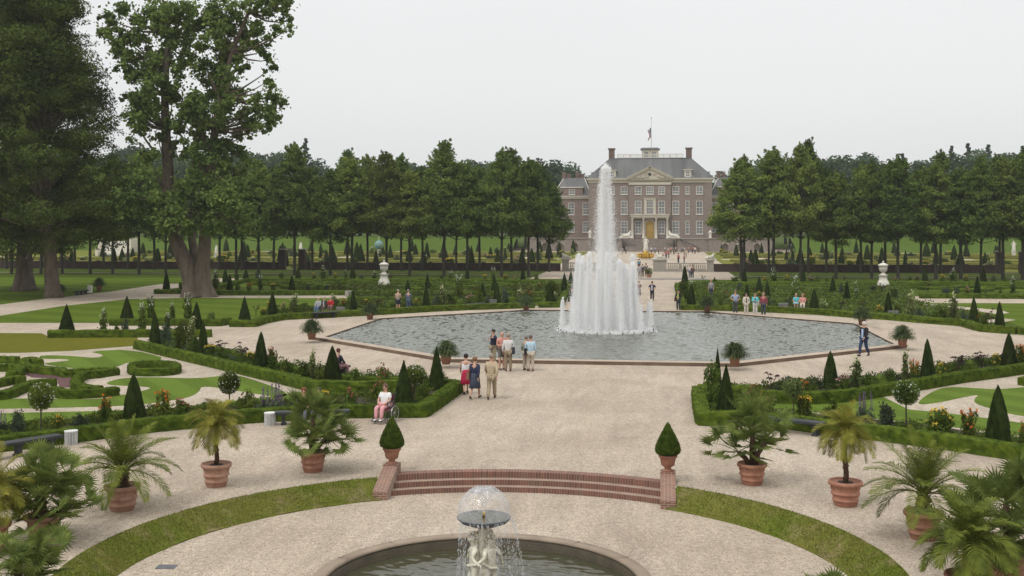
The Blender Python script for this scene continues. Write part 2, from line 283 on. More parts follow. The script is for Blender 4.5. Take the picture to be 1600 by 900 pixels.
def leaves(P,size,asp=.6,N=None,tilt=1.0):
    """P: (n,3) centres; rhombic leaf quads, random or around normals N"""
    n=len(P); a=rng.normal(size=(n,3)); 
    if N is not None: a=N+a*tilt
    a/=np.linalg.norm(a,axis=1)[:,None]+1e-9
    b=rng.normal(size=(n,3)); u=np.cross(a,b); u/=np.linalg.norm(u,axis=1)[:,None]+1e-9; w=np.cross(a,u)
    s=(size*(.6+.8*rng.random(n)))[:,None]
    v=np.stack([P+u*s,P+w*s*asp,P-u*s,P-w*s*asp],1).reshape(-1,3)
    q=np.arange(4*n).reshape(-1,4); return v,q
def sphere_pts(n,c,r,pw=.45,sc=(1,1,1)):
    d=rng.normal(size=(n,3)); d/=np.linalg.norm(d,axis=1)[:,None]; rr=rng.random(n)**pw
    return np.array(c)+d*rr[:,None]*r*np.array(sc), d
ORD=['','first','second','third','fourth','fifth','sixth','seventh','eighth','ninth','tenth','eleventh','twelfth','thirteenth','fourteenth','fifteenth','sixteenth','seventeenth','eighteenth','nineteenth','twentieth']
ORD+=['twenty-'+x for x in ORD[1:10]]+['thirtieth']+['thirty-'+x for x in ORD[1:10]]
ORD+=['fortieth','forty-first','forty-second']
# ---------------------------------------------------------------- ground and water
BC=(-.12,22.3); ZF=-.42; RI,RO=7.45,8.2
def poly(name,pts,m,z=.01,th=.03,px=True):
    P=[G(a,b,0) for a,b in pts] if px else [(a,b,0) for a,b in pts]
    mb=MB(); n=len(P); v=[(p[0],p[1],z) for p in P]+[(p[0],p[1],z-th) for p in P]
    f=[tuple(range(n))]+[(i,i+n,(i+1)%n+n,(i+1)%n) for i in range(n)]
    mb.add(v,f); return struct(mb.obj(name,m))
def smoothpts(pts,it=2,closed=True):
    for _ in range(it):
        q=[];n=len(pts); rngi=range(n if closed else n-1)
        if not closed: q.append(pts[0])
        for i in rngi:
            a,b=pts[i],pts[(i+1)%n]; q.append((.75*a[0]+.25*b[0],.75*a[1]+.25*b[1])); q.append((.25*a[0]+.75*b[0],.25*a[1]+.75*b[1]))
        if not closed: q.append(pts[-1])
        pts=q
    return pts
mb=MB(); n=128; big=3000
n=240; _rg=lambda a: 8.5 if abs((a+PI)%(2*PI)-PI)<.455 else RO
inner=[(BC[0]+_rg(2*PI*k/n)*math.sin(2*PI*k/n),BC[1]+_rg(2*PI*k/n)*math.cos(2*PI*k/n),0) for k in range(n)]
outer=[]
for k in range(n):
    a=2*PI*k/n; s_,c_=math.sin(a),math.cos(a); m_=max(abs(s_),abs(c_)); outer.append((BC[0]+big*s_/m_,BC[1]+big*c_/m_,0))
mb.add(inner+outer,[(k,(k+1)%n,(k+1)%n+n,k+n) for k in range(n)])
struct(mb.obj('ground','gravel'))
mb=MB()
def ring(r0,z0,r1,z1,n=128,a0=0,a1=2*PI):
    v=[];f=[]
    for k in range(n+1):
        a=a0+(a1-a0)*k/n
        v.append((r0*math.sin(a),r0*math.cos(a),z0)); v.append((r1*math.sin(a),r1*math.cos(a),z1))
    for k in range(n): f.append((2*k,2*k+2,2*k+3,2*k+1))
    return v,f
mb.add(*ring(3.2,ZF,RI+.6,ZF)); o=struct(mb.obj('sunken_gravel_floor','gravel')); o.location=(BC[0],BC[1],0)
# grass bank around the sunken circle (two arcs, either side of the steps)
PX=3.70   # half distance of the step cheeks
aS=math.asin((PX+.1)/7.9)
mb=MB(); nn=170
v=[];f=[]; prof=[(RO+.03,.012),(RO-.05,.02),(RO-.3,-.10),(RO-.55,-.27),(RI+.08,ZF+.06),(RI,ZF+.03),(RI-.01,ZF-.01)]
for k in range(nn+1):
    a=aS+(2*PI-2*aS)*k/nn
    for r_,z_ in prof:
        j=(rng.random()-.5)*.03; v.append(((r_+j)*math.sin(a),(r_+j)*math.cos(a),z_+(rng.random()-.5)*.01))
for k in range(nn):
    for i in range(len(prof)-1):
        a=k*len(prof)+i; f.append((a,a+1,a+1+len(prof),a+len(prof)))
mb.add(v,f); o=struct(mb.obj('grass_bank','bank')); o.location=(BC[0],BC[1],0)
# grass blades on the bank
nb=60000; a=aS+(2*PI-2*aS)*rng.random(nb); t=rng.random(nb); rr=RI+(RO-RI)*t; zz=np.interp(rr,[RI,RI+.08,RO-.55,RO-.3,RO-.05,RO+.03],[ZF+.03,ZF+.06,-.27,-.10,.02,.012])
keep=(rr*np.cos(a)>-6.5); a,rr,zz=a[keep],rr[keep],zz[keep]
P=np.stack([rr*np.sin(a),rr*np.cos(a),zz],1); n_=len(P); hgt=.02+.035*rng.random(n_); dr=rng.normal(size=(n_,2))*.02
w=rng.normal(size=(n_,2)); w/=np.linalg.norm(w,axis=1)[:,None]; w*=.006
v=np.stack([np.c_[P[:,0]-w[:,0],P[:,1]-w[:,1],P[:,2]],np.c_[P[:,0]+w[:,0],P[:,1]+w[:,1],P[:,2]],np.c_[P[:,0]+dr[:,0],P[:,1]+dr[:,1],P[:,2]+hgt]],1).reshape(-1,3)
mb=MB(); mb.np(v,np.arange(3*n_).reshape(-1,3)); o=mb.obj('grass','bank'); o.location=(BC[0],BC[1],0); tag(o,'short uneven grass growing on the curved bank','grass',kind='stuff')
n_=420; px_=rng.uniform(-9,9,n_); py_=rng.uniform(14,44,n_); ok=((px_-BC[0])**2+(py_-BC[1])**2>8.6**2); P=np.stack([px_,py_,px_*0+.008],1)[ok]; v,q=leaves(P,.022,.6,np.tile([0,0,1.],(len(P),1)),.25); mb=MB(); mb.np(v,q); MT['dead_leaf']=mat('dead_leaf',(.16,.10,.05),(.08,.055,.03),.9,1); tag(mb.obj('fallen_leaves','dead_leaf'),'small brown fallen leaves scattered on the gravel','fallen leaves',kind='stuff')
# near basin
bs=thing('stone_basin',(BC[0],BC[1],0),'low round stone basin rim filled with dark water in the sunken circle','basin')
mb=MB(); pr=[(3.42,ZF-.02),(3.42,-.34),(3.39,-.305),(3.17,-.295),(3.13,-.31),(3.11,-.35),(3.13,-.38),(3.08,-.40),(3.08,-.98)]
v=[];f=[];n=120
for r_,z_ in pr:
    for k in range(n): v.append((r_*math.cos(2*PI*k/n),r_*math.sin(2*PI*k/n),z_))
for i in range(len(pr)-1):
    for k in range(n): f.append((i*n+k,i*n+(k+1)%n,(i+1)*n+(k+1)%n,(i+1)*n+k))
mb.add(v,f)
MT['kerb_face0']=mat('kerb_face0',(.20,.15,.11),None,.9)
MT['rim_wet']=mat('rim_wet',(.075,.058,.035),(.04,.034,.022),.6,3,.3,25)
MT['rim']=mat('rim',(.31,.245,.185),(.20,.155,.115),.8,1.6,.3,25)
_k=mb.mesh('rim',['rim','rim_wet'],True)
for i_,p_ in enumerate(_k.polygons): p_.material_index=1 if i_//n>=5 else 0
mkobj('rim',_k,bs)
for k in range(14): mb=MB(); mb.box(3.15,3.40,-.003,.003,-.33,-.2915,Matrix.Rotation(2*PI*(k+.3)/14,4,'Z')); mb.obj('joint','kerb_face0',bs)
mb=MB(); mb.add([(3.08*math.cos(2*PI*k/96),3.08*math.sin(2*PI*k/96),-.97) for k in range(96)],[tuple(range(96))]); mb.obj('basin_floor','soil',bs)
WAVEBASIN=1
# drain cover
p=G(260,886,ZF); mb=MB(); mb.box(-.2,.2,-.14,.14,0,.012); 
for k in range(6): mb.box(-.17+.06*k,-.15+.06*k,-.11,.11,.012,.018)
o=mb.obj('drain_cover','grate'); o.location=p; o.rotation_euler=(0,0,.1); tag(o,'small grey metal drain cover in the gravel of the sunken circle','drain cover')
# octagonal pond
PC=(0.0,71.6); PA=16.2
def octa(a,z): s=a*.41421; return [(PC[0]+x,PC[1]+y,z) for x,y in [(-a,-s),(-s,-a),(s,-a),(a,-s),(a,s),(s,a),(-s,a),(-a,s)]]
def waves(name,m,cx,cy,R_,st,inside,z,lam,slope,main,seed,rip=0):
    g=np.arange(-R_,R_+st,st); X,Y=np.meshgrid(g,g,indexing='ij'); r=np.random.default_rng(seed); Zz=np.zeros_like(X); nw=70
    for i in range(nw):
        l=lam[0]*(lam[1]/lam[0])**r.random(); a=main+r.normal()*.6; k=2*PI/l; Zz+=slope*1.41/k/math.sqrt(nw)*np.sin(k*(X*math.cos(a)+Y*math.sin(a))+r.random()*6.28)
    # gust patches
    pt=.88+.18*np.sin(X*.31+1.3*np.sin(Y*.23))*np.sin(Y*.27+1.1+np.sin(X*.19)); Zz*=pt
    if rip: rr=np.sqrt(X**2+Y**2); Zz+=rip*np.sin(rr*2*PI/.55)*np.exp(-np.maximum(rr-3.2,0)/3.0)
    n=len(g); ins=inside(X,Y); idx=np.full((n,n),-1)
    V=np.stack([X+cx,Y+cy,Zz+z],-1).reshape(-1,3); q=(ins[:-1,:-1]&ins[1:,:-1]&ins[1:,1:]&ins[:-1,1:]); I,J=np.nonzero(q)
    F_=np.stack([I*n+J,(I+1)*n+J,(I+1)*n+J+1,I*n+J+1],1); used=np.unique(F_); mp=np.full(n*n,-1); mp[used]=np.arange(len(used))
    me=bpy.data.meshes.new(name); me.from_pydata(V[used].tolist(),[],mp[F_].tolist()); me.materials.append(MT[m]); me.polygons.foreach_set('use_smooth',[True]*len(me.polygons)); return struct(mkobj(name,me))
_s=(PA+.06)
waves('pond_water','pond_water',PC[0],PC[1],_s,.052,lambda X,Y:(abs(X)<_s)&(abs(Y)<_s)&(abs(X)+abs(Y)<_s*1.41421),.075,(.22,.85),.185,1.45,3,.006)
mb=MB(); rings=[(PA+.62,-.02),(PA+.62,.10),(PA+.60,.10),(PA+.60,.165),(PA+.56,.17),(PA+.0,.175),(PA-.04,.16),(PA-.02,.10),(PA,.02)]
v=[];f=[]
for a,z in rings: v+=octa(a,z)
for i in range(len(rings)-1):
    for k in range(8): f.append((i*8+k,i*8+(k+1)%8,(i+1)*8+(k+1)%8,(i+1)*8+k))
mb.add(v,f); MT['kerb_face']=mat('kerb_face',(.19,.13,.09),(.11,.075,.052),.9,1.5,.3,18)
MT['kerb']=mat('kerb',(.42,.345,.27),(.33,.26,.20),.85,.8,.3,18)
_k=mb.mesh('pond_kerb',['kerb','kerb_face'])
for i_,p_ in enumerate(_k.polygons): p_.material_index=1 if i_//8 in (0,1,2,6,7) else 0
tag(mkobj('pond_kerb',_k),'wide low stone kerb around the large octagonal pond','kerb')
waves('basin_water','basin_water',BC[0],BC[1],3.12,.03,lambda X,Y:(X**2+Y**2<9.7),-.56,(.12,.5),.10,1.0,9,.004)
# lawns
poly('lawn',[(-500,430),(270,429.5),(340,436),(330,441),(250,444),(170,456),(60,468),(0,476),(-500,520)],'lawn')
poly('lawn',[(-300,520),(0,493.5),(100,478),(200,467.5),(290,465.5),(545,466),(548,476),(440,489),(380,503),(170,504.5),(-300,504.5)],'lawn')
poly('lawn',[(-300,521),(0,520.5),(65,521),(78,527),(215,527.5),(216,540),(110,548.5),(30,551.5),(-300,551)],'lawn_olive')
poly('lawn',smoothpts([(62,555),(110,556),(150,560),(165,555),(137,549),(205,546),(268,562),(200,566),(186,572),(170,577),(100,575),(65,568),(85,566),(112,563),(100,561),(62,561)],1),'lawn_near')
poly('lawn',smoothpts([(-80,626),(60,622),(150,625),(190,618),(240,607),(225,604),(160,602),(180,592),(230,589),(300,592),(345,588),(364,583),(450,612),(445,622),(415,618),(385,613),(315,602),(312,612),(295,622),(240,630),(200,634),(150,636),(60,638),(-80,640)],2),'lawn_near')
poly('lawn',[(-80,648),(130,643),(260,639),(420,620),(470,612),(640,606),(655,620),(400,634),(200,652),(-80,682)],'lawn_near')
poly('planting_bed',[(-80,672),(210,645),(430,628),(640,606),(700,596),(655,630),(400,640),(200,657),(-80,690)],'soil',.018)
poly('planting_bed',[(218,534),(300,538),(420,568),(560,590),(700,592),(640,603),(520,604),(440,592),(330,563)],'soil',.018)
poly('purple_gravel',[(30,581),(100,577),(122,582),(116,604),(94,607),(88,592),(50,590)],'gravel_purple')
poly('parterre_gravel',[(-80,552),(60,550),(213,541),(330,572),(480,612),(470,620),(240,648),(-80,655)],'gravel_white',.004,.02)
# right parterre
poly('parterre_gravel',[(1340,620),(1500,592),(1640,570),(1800,600),(1800,690),(1640,680),(1500,655),(1380,640)],'gravel_white',.004,.02)
poly('lawn',smoothpts([(1427,634),(1455,612),(1482,604),(1530,607),(1560,609),(1610,604),(1700,600),(1700,655),(1600,652),(1560,642),(1525,632),(1521,624),(1532,616),(1500,622),(1470,629)],2),'lawn_near')
poly('lawn',[(1330,614),(1375,618),(1420,640),(1480,646),(1560,656),(1700,676),(1700,696),(1560,676),(1440,662),(1300,646),(1180,636),(1230,625),(1280,618)],'lawn_near')
poly('planting_bed',[(1098,604),(1190,604),(1290,606),(1290,614),(1200,614),(1200,640),(1300,650),(1440,664),(1700,700),(1700,712),(1440,678),(1300,660),(1100,650)],'soil',.018)
poly('planting_bed',[(1190,603),(1330,600),(1400,590),(1500,570),(1640,550),(1640,562),(1500,583),(1400,600),(1330,609),(1190,612)],'soil',.022)
# back quadrants
poly('planting_bed',[(330,443),(385,435),(885,436),(893,442),(876,477),(700,482),(560,488),(440,495),(410,500),(440,484),(545,470),(545,455),(240,459),(240,455)],'bed_green',.022)
poly('lawn',[(375,440),(480,440),(482,449),(340,450),(350,444)],'lawn',.045)
poly('lawn',[(735,441),(850,441),(850,451),(765,452),(740,447)],'lawn',.045)
poly('planting_bed',[(1060,441),(1075,437),(1290,438),(1700,440),(1700,463),(1430,463),(1425,474),(1700,476),(1700,524),(1590,519),(1534,513),(1500,504),(1390,496),(1280,487),(1130,479),(1068,480)],'bed_green',.022)
poly('lawn',[(1095,443),(1240,443),(1245,453),(1110,452)],'lawn',.045)
poly('lawn',[(1440,444),(1900,446),(1900,456),(1450,455)],'lawn',.045)
poly('lawn',[(1425,474),(1900,476),(1900,515),(1600,513),(1585,508),(1560,500),(1535,490),(1500,482),(1430,480)],'lawn',.045)
poly('parterre_gravel',[(1420,476.5),(1460,476),(1530,483),(1565,486),(1577,490),(1560,492),(1520,486),(1470,479)],'gravel_white',.06)
poly('parterre_gravel',[(1570,499),(1587,501),(1570,504),(1540,505),(1540,501)],'gravel_white',.06)
# strip before the wall, lower garden, far banks, wood floor
for s in (-1,1):
    x0,x1=(-190,-13) if s<0 else (13,190)
    poly('lawn',[(x0,138),(x1,138),(x1,151),(x0,151)],'bed_green',.03,.03,False)
    poly('lawn',[(x0,152.4),(x1,152.4),(x1,166),(x0,166)],'bed_green',.03,.03,False)
    a,b=(-330,-14) if s<0 else (14,330)
    poly('lower_garden_lawn',[(a,168),(b,168),(b,286),(a,286)],'meadow',.04,.03,False)
    # sloping far bank
    mb=MB(); xa,xb=(-330,-34) if s<0 else (36,330)
    mb.add([(xa,284,0),(xb,284,0),(xb,296,3.4),(xa,296,3.4),(xa,330,3.6),(xb,330,3.6)],[(0,1,2,3),(3,2,5,4)]); struct(mb.obj('grass_terrace','far_bank'))
poly('woodland_ground',[(-1500,335),(1500,335),(1500,2900),(-1500,2900)],'bed_green',.1,.03,False)
for s in (-1,1):
    for x in (22,60,95):
        poly('path',[(s*x,170),(s*(x+3),170),(s*(x+3),284),(s*x,284)],'gravel_white',.07,.03,False)
    poly('path',[(s*15,222),(s*200,222),(s*200,226),(s*15,226)],'gravel_white',.075,.03,False)
# low step across the avenue
mb=MB(); mb.box(-9,9,0,2.2,0,.10); mb.box(-9,9,.5,2.2,.10,.18); o=mb.obj('stone_step','stone_grey'); o.location=(0,141,0); tag(o,'long low stone step across the gravel avenue behind the pond','step')
def cover(pts,lb,n,hmax=.3,size=.06,m='leaf_green',clump=70):
    P=[G(a,b,0)[:2] for a,b in pts]; A=np.array(P); x0,y0=A.min(0); x1,y1=A.max(0)
    def inside(x,y):
        c=np.zeros(len(x),bool); j=len(P)-1
        for i in range(len(P)):
            xi,yi=P[i];xj,yj=P[j]; c^=((yi>y)!=(yj>y))&(x<(xj-xi)*(y-yi)/(yj-yi+1e-12)+xi); j=i
        return c
    cc=rng.random((clump*4,2))*[x1-x0,y1-y0]+[x0,y0]; cc=cc[inside(cc[:,0],cc[:,1])]
    i=rng.integers(0,len(cc),n); hh=(.4+.6*rng.random(len(cc)))[i]*hmax; d=rng.normal(size=(n,2))*.28; x=cc[i,0]+d[:,0]; y=cc[i,1]+d[:,1]; k=inside(x,y)
    z=np.abs(rng.random(n))*hh*np.exp(-(d**2).sum(1)*4); Q=np.stack([x,y,z+.02],1)[k]; v,q=leaves(Q,size,.6); mb=MB(); mb.np(v,q); o=mb.obj('ground_cover',m); tag(o,lb,'ground cover',kind='stuff')
cover([(-20,672),(210,645),(430,628),(640,606),(700,596),(655,630),(400,638),(200,655),(-20,688)],'low leafy ground cover in the front strip of the near left bed',26000,.34,.04,'leaf_green',160)
cover([(218,534),(300,538),(420,568),(560,590),(700,592),(640,603),(520,600),(440,590),(330,561)],'low leafy ground cover in the slanting border of the near left bed',26000,.55,.045,'leaf_green',160)
cover([(1098,604),(1190,604),(1200,640),(1300,650),(1440,664),(1620,690),(1620,700),(1440,676),(1300,657),(1100,648)],'low leafy ground cover in the front strip of the near right bed',18000,.3,.04,'leaf_green',130)
cover([(1190,603),(1330,600),(1400,590),(1500,570),(1640,550),(1640,560),(1500,581),(1400,598),(1330,609),(1190,611)],'low leafy ground cover in the slanting border of the near right bed',20000,.5,.045,'leaf_green',140)
cover([(385,446),(885,446),(880,468),(760,474),(560,484),(440,491),(400,496),(440,484),(545,475),(545,455)],'mixed low planting in the border behind the left half of the pond',42000,.6,.09,'leaf_green',420)
cover([(1075,446),(1420,450),(1425,470),(1560,500),(1530,502),(1390,492),(1280,483),(1130,476),(1075,474)],'mixed low planting in the border behind the right half of the pond',42000,.6,.09,'leaf_green',420)
# ---------------------------------------------------------------- hedges
cover([(385,446),(885,446),(880,468),(760,474),(560,484),(440,491),(400,496),(440,484),(545,475),(545,455)],'scattered pale low flowers in the border behind the left half of the pond',9000,.75,.09,'leaf_palefl',160)
cover([(1075,446),(1420,450),(1425,470),(1560,500),(1530,502),(1390,492),(1280,483),(1130,476),(1075,474)],'scattered pale low flowers in the border behind the right half of the pond',9000,.75,.09,'leaf_palefl',160)
cover([(218,534),(300,538),(420,568),(560,590),(700,592),(640,603),(520,600),(440,590),(330,561)],'scattered grey-green low leaves in the slanting border of the near left bed',7000,.6,.045,'leaf_grey',60)
cover([(1190,603),(1330,600),(1400,590),(1500,570),(1640,550),(1640,560),(1500,581),(1400,598),(1330,609),(1190,611)],'scattered grey-green low leaves in the slanting border of the near right bed',7000,.55,.045,'leaf_grey',60)
def resample(P,st):
    out=[P[0]]
    for a,b in zip(P[:-1],P[1:]):
        L_=(b-a).length; k=max(1,int(L_/st))
        for i in range(1,k+1): out.append(a+(b-a)*i/k)
    return out
HEDN=0
def hedge(pts,label,w=.5,h=.45,closed=False,world=False,m='leaf_box',dens=None,group='clipped box hedges'):
    P=[Vector((*(q if world else G(q[0],q[1],h)[:2]),0)) for q in pts]
    if closed: P.append(P[0].copy())
    o0=P[0].copy(); dm=dep(tuple(o0)); st=.12 if dm<60 else (.4 if dm<110 else 1.2)
    P=resample(P,st); n=len(P)
    prof=[(-.5,0),(-.5,.33),(-.5,.66),(-.47,.96),(-.25,1.0),(0,1.01),(.25,1.0),(.47,.96),(.5,.66),(.5,.33),(.5,0)]
    v=[];f=[];k=len(prof); sv=[];sn=[]
    for i,p in enumerate(P):
        a=P[max(0,i-1)];b=P[min(n-1,i+1)]
        if closed and i in(0,n-1): a=P[-2];b=P[1]
        t=(b-a).normalized(); nx=Vector((t.y,-t.x,0))
        for (u,z) in prof:
            jj=.026 if dm<110 else .04
            v.append((p.x-o0.x+nx.x*u*w+random.uniform(-jj,jj),p.y-o0.y+nx.y*u*w+random.uniform(-jj,jj),max(0,z*h+random.uniform(-jj,jj) if z>0 else 0)))
    for i in range(n-1):
        for j in range(k-1): f.append((i*k+j,i*k+j+1,(i+1)*k+j+1,(i+1)*k+j))
    if not closed: f.append(tuple(range(k-1,-1,-1))); f.append(tuple((n-1)*k+j for j in range(k)))
    mb=MB(); mb.add(v,f)
    L_=sum((P[i+1]-P[i]).length for i in range(n-1)); de=dens if dens is not None else (420 if dm<60 else 130 if dm<110 else 30)
    nl=int(min(26000,L_*(w+2*h)*de))
    if nl>10:
        V=np.array(v).reshape(n,k,3); i=rng.integers(0,n-1,nl); j=rng.integers(0,k-1,nl); s=rng.random((nl,1)); t=rng.random((nl,1))
        Q=V[i,j]*(1-s)*(1-t)+V[i+1,j]*s*(1-t)+V[i,j+1]*(1-s)*t+V[i+1,j+1]*s*t
        U=np.cross(V[i+1,j]-V[i,j],V[i,j+1]-V[i,j]); U/=np.linalg.norm(U,axis=1)[:,None]+1e-9
        sz=.021 if dm<60 else .035 if dm<110 else .07
        Q=Q+U*(rng.random((nl,1))*2-.9)*sz*.8; Q[:,2]+=.004
        vv,qq=leaves(Q,sz,.6,U,1.5); mb.np(vv,qq)
    ob=mb.obj('box_hedge',m); ob.location=(o0.x,o0.y,0); tag(ob,label,'hedge',group); return ob
hedge([(-60,688),(110,668),(231,653),(371,640.5),(443,636),(524,632),(660,631),(716,594)],'thick clipped hedge along the near left flower bed, behind the wheelchair')
hedge([(716,594),(650,590),(560,588),(500,583),(430,566),(350,545),(262,524)],'low clipped hedge between the near left flower bed and the pond path',.4,.35)
hedge([(215,532),(300,551),(400,573),(454,585),(490,594),(560,596),(628,593)],'long slanting hedge along the inner side of the near left flower bed')
hedge([(76,516),(200,515),(330,515)],'straight far left hedge with one yew cone at its left end')
hedge([(172,498),(260,498),(342,499),(357,496)],'hedge edge of the left lawn with tall white flowers behind it')
hedge([(360,500),(396,500),(412,495),(440,490),(500,487),(567,484),(680,477.5),(745,475),(834,472.5)],'long hedge behind the left half of the pond, behind three seated people')
hedge([(842,472),(874,471.5),(880,462),(890,444)],'short hedge left of the fountain turning along the central avenue')
hedge([(242,452),(290,452),(335,454),(440,454),(545,454)],'straight hedge behind the thick tree trunk, along the cross path at left',.6)
hedge([(337,446),(358,441),(384,435.5),(545,435.5),(700,436),(850,438)],'farthest left hedge, nearest to the dark brick wall',.7)
hedge([(547,453.5),(620,454),(690,454.5),(850,456)],'middle hedge of the far left quarter, behind the two standing onlookers',.6,.4)
hedge([(544,463.5),(640,464),(740,464.5),(846,465)],'second hedge behind the pond in the left quarter, ending beside the grass path',.6,.4)
hedge([(1058,442),(1061,453),(1068,476),(1130,476.5),(1217,479.5),(1280,482.5),(1332,486.5),(1390,490),(1443,494.5),(1505,499),(1534,507),(1588,511)],'long hedge behind the right half of the pond, behind the four standing people')
hedge([(1592,511),(1640,514),(1800,525)],'hedge entering from the right edge behind the gravel path')
hedge([(1090,440),(1280,440.5),(1440,440),(1700,441)],'farthest right hedge, nearest to the dark brick wall',.7)
hedge([(1100,457.5),(1160,458),(1250,457.5),(1355,458.5)],'middle hedge of the far right quarter',.6,.4)
hedge([(1140,466.5),(1220,467),(1300,467.5),(1415,468.5)],'second hedge behind the pond in the right quarter, before the right urn',.6,.4)
hedge([(1437,458.5),(1500,458.5),(1700,460)],'straight hedge along the cross path at far right',.6)
hedge([(1091,603),(1093,620),(1099,643),(1165,642),(1240,649),(1300,656),(1385,666),(1490,679),(1660,704)],'thick clipped hedge around the near right flower bed, behind the dark bench')
hedge([(1091,601),(1130,601),(1165,602),(1176,625)],'short hedge at the pond end of the near right bed',.4,.35)
hedge([(1190,610),(1270,612),(1330,608),(1400,597),(1500,581),(1660,560)],'long slanting hedge along the inner side of the near right flower bed')
pl='curling low hedge of the left parterre pattern'
for pts,lb in [([(-60,556),(0,556),(28,557)],'short curl of low hedge at the left frame edge, uppermost of the left parterre'),
    ([(62,562),(52,557.5),(40,558.5),(36,565),(48,570),(70,573),(95,574),(103,578),(120,576),(170,574)],'long S-curved low hedge above the purple gravel in the left parterre'),
    ([(182,574),(160,577),(150,579),(130,579),(118,590),(118,597),(135,602),(158,603)],'hook-shaped low hedge right of the purple gravel in the left parterre'),
    ([(84,604),(100,609),(125,609),(160,607),(183,604)],'curved low hedge below the purple gravel in the left parterre'),
    ([(-40,569),(0,569),(22,568),(34,572),(28,578),(14,580)],'low hedge curl left of the purple gravel in the left parterre'),
    ([(-40,597),(0,592),(18,587),(35,588)],'short low hedge between two curls at the left edge of the left parterre'),
    ([(-40,612),(10,611),(30,602),(52,593),(88,592)],'sickle-shaped low hedge under the purple gravel at the left edge of the left parterre')]:
    hedge(smoothpts(pts,2,False),lb,.4,.34,group='low scroll hedges of the left parterre')
hedge(smoothpts([(204,571),(210,565),(235,563),(265,564),(279,568),(274,574),(240,576),(210,575)],2),'flat oval ring of low hedge at the right end of the left parterre',.35,.34,True,group='low scroll hedges of the left parterre')
hedge(smoothpts([(1596,590),(1640,586),(1680,584)],2,False),'low hedge end at the right frame edge in the right parterre',.4,.34)
# scroll hedges round the urns
URN=[G(600,447),G(1380,449)]
for s,(ux,uy,_) in zip(('left','right'),URN):
    for i,(rx,ry,nm) in enumerate([(9,5.5,'inner'),(15,9,'outer')]):
        for q,sd in ((-1,'left'),(1,'right')):
            pts=[]
            for k in range(26):
                a=-1.25+2.5*k/25; pts.append((ux+q*rx*math.cos(a)*(1-.25*math.sin(3*a)**2),uy+ry*math.sin(a)))
            hedge(pts,f'{nm} low scroll hedge curving round the {sd} side of the {s} white urn',.8,.35,world=True,group='scroll hedges around the urns')
    for q,sd in ((-1,'before'),(1,'behind')):
        hedge([(ux-7,uy+q*3),(ux-3,uy+q*2.2),(ux,uy+q*3.2),(ux+3,uy+q*2.2),(ux+7,uy+q*3)],f'wavy low hedge just {sd} the {s} white urn',.6,.3,world=True,group='scroll hedges around the urns')
# lower garden hedges beyond the wall
for s,sd in ((-1,'left'),(1,'right')):
    for i,y in enumerate((180,190,200,212,236,248,262)):
        x0,x1=s*16,s*(120 if s<0 else 110)
        hedge([(x0,y),(x1,y)],f'{ORD[i+1]} far hedge row beyond the dark wall in the {sd} half of the lower garden',.9,.45,world=True,dens=6,m='leaf_gold',group='hedge rows of the lower garden')
# ---------------------------------------------------------------- yew cones
def cone_mesh(kind):
    mb=MB(); prof=[]
    for i in range(15):
        t=i/14; r_=(1-t)**.66*(1 if t>.04 else .95) if kind!=1 else (1-t)**.86
        if kind==2: r_=(1-t**1.7)**.80*.96
        prof.append((max(.012,r_*.5),t))
    mb.lathe(prof,20,jit=.07,sq=.95 if kind==1 else 0,ang=PI/4 if kind==1 else 0)
    nl=9000; t=rng.random(nl)**1.25; t=1-np.sqrt(1-t*.999)if False else 1-np.sqrt(rng.random(nl)); a=rng.random(nl)*2*PI
    pr=np.array(prof); r_=np.interp(t,pr[:,1],pr[:,0])
    if kind==1:
        aa=a; m_=np.maximum(abs(np.cos(aa)),abs(np.sin(aa))); r_=r_*((1-.95)+.95/m_*.9)
    ph=kind*2.1; r_=r_*(1+.03*rng.normal(size=nl)+.035*np.sin(3*a+9*t+ph)+.03*np.sin(5*a-17*t+ph)); N=np.stack([np.cos(a),np.sin(a),.3+0*a],1)
    P=np.stack([r_*np.cos(a),r_*np.sin(a),t],1)
    v,q=leaves(P+rng.normal(size=P.shape)*.006,.015,.5,N,1.4); mb.np(v,q); return mb.mesh('yew_cone','leaf_yew')
CM=[cone_mesh(0),cone_mesh(1),cone_mesh(2)]
def cones(lst,bed,grp='clipped yew cones',zb=.38):
    lst=sorted(lst); N_=len(lst)
    for i,(px,by,ty,hw) in enumerate(lst):
        p=G(px,by,zb); d=dep(p); hgt=(by-ty)*d/F+zb; wd=2*hw*d/F*(1+zb/hgt*.6)
        kd=0 if i%3 else 2
        if px in(630,682,1134,1121,104,382,198): kd=1
        o=mkobj('yew_cone',CM[kd]); o.location=(p[0],p[1],0); o.scale=(wd*random.uniform(.95,1.06),wd,hgt); o.rotation_euler=(random.uniform(-.012,.012),random.uniform(-.015,.015),random.uniform(-.15,.15)+PSI*(kd==1)+(0 if kd==1 else random.random()*6))
        where='only cone' if N_==1 else f'{ORD[i+1]} from the left'
        tag(o,f'clipped yew cone {bed}'+('' if N_==1 else f', {where}'),'topiary',grp)
cones([(104,513,475,10.5),(198,494,462,9.5),(307,513,472,9.5),(382,496,463,9.5)],'along the left lawns')
cones([(242,531,487,8),(317,549,501,9),(407,569,518,11.5),(520,591,540,12.5),(682,594,541,13)],'in the near left slanting border')
cones([(210,650,583,16)],'large and blunt, between lawn and front hedge at left')
cones([(630,625,562,16)],'large and four-sided, right behind the woman in the wheelchair')
cones([(1134,636,568,15),(1121,600,543,8)],'at the near right bed corner')
cones([(1298,592,548,10.5),(1450,584,529,11),(1577,565,520,12)],'in the near right slanting border')
cones([(1560,683,601,18)],'large and blunt, behind the front hedge near the right edge')
cones([(260,450,425,5.5),(359,449,428,5),(456,451,430,5)],'on the hedge along the left cross path')
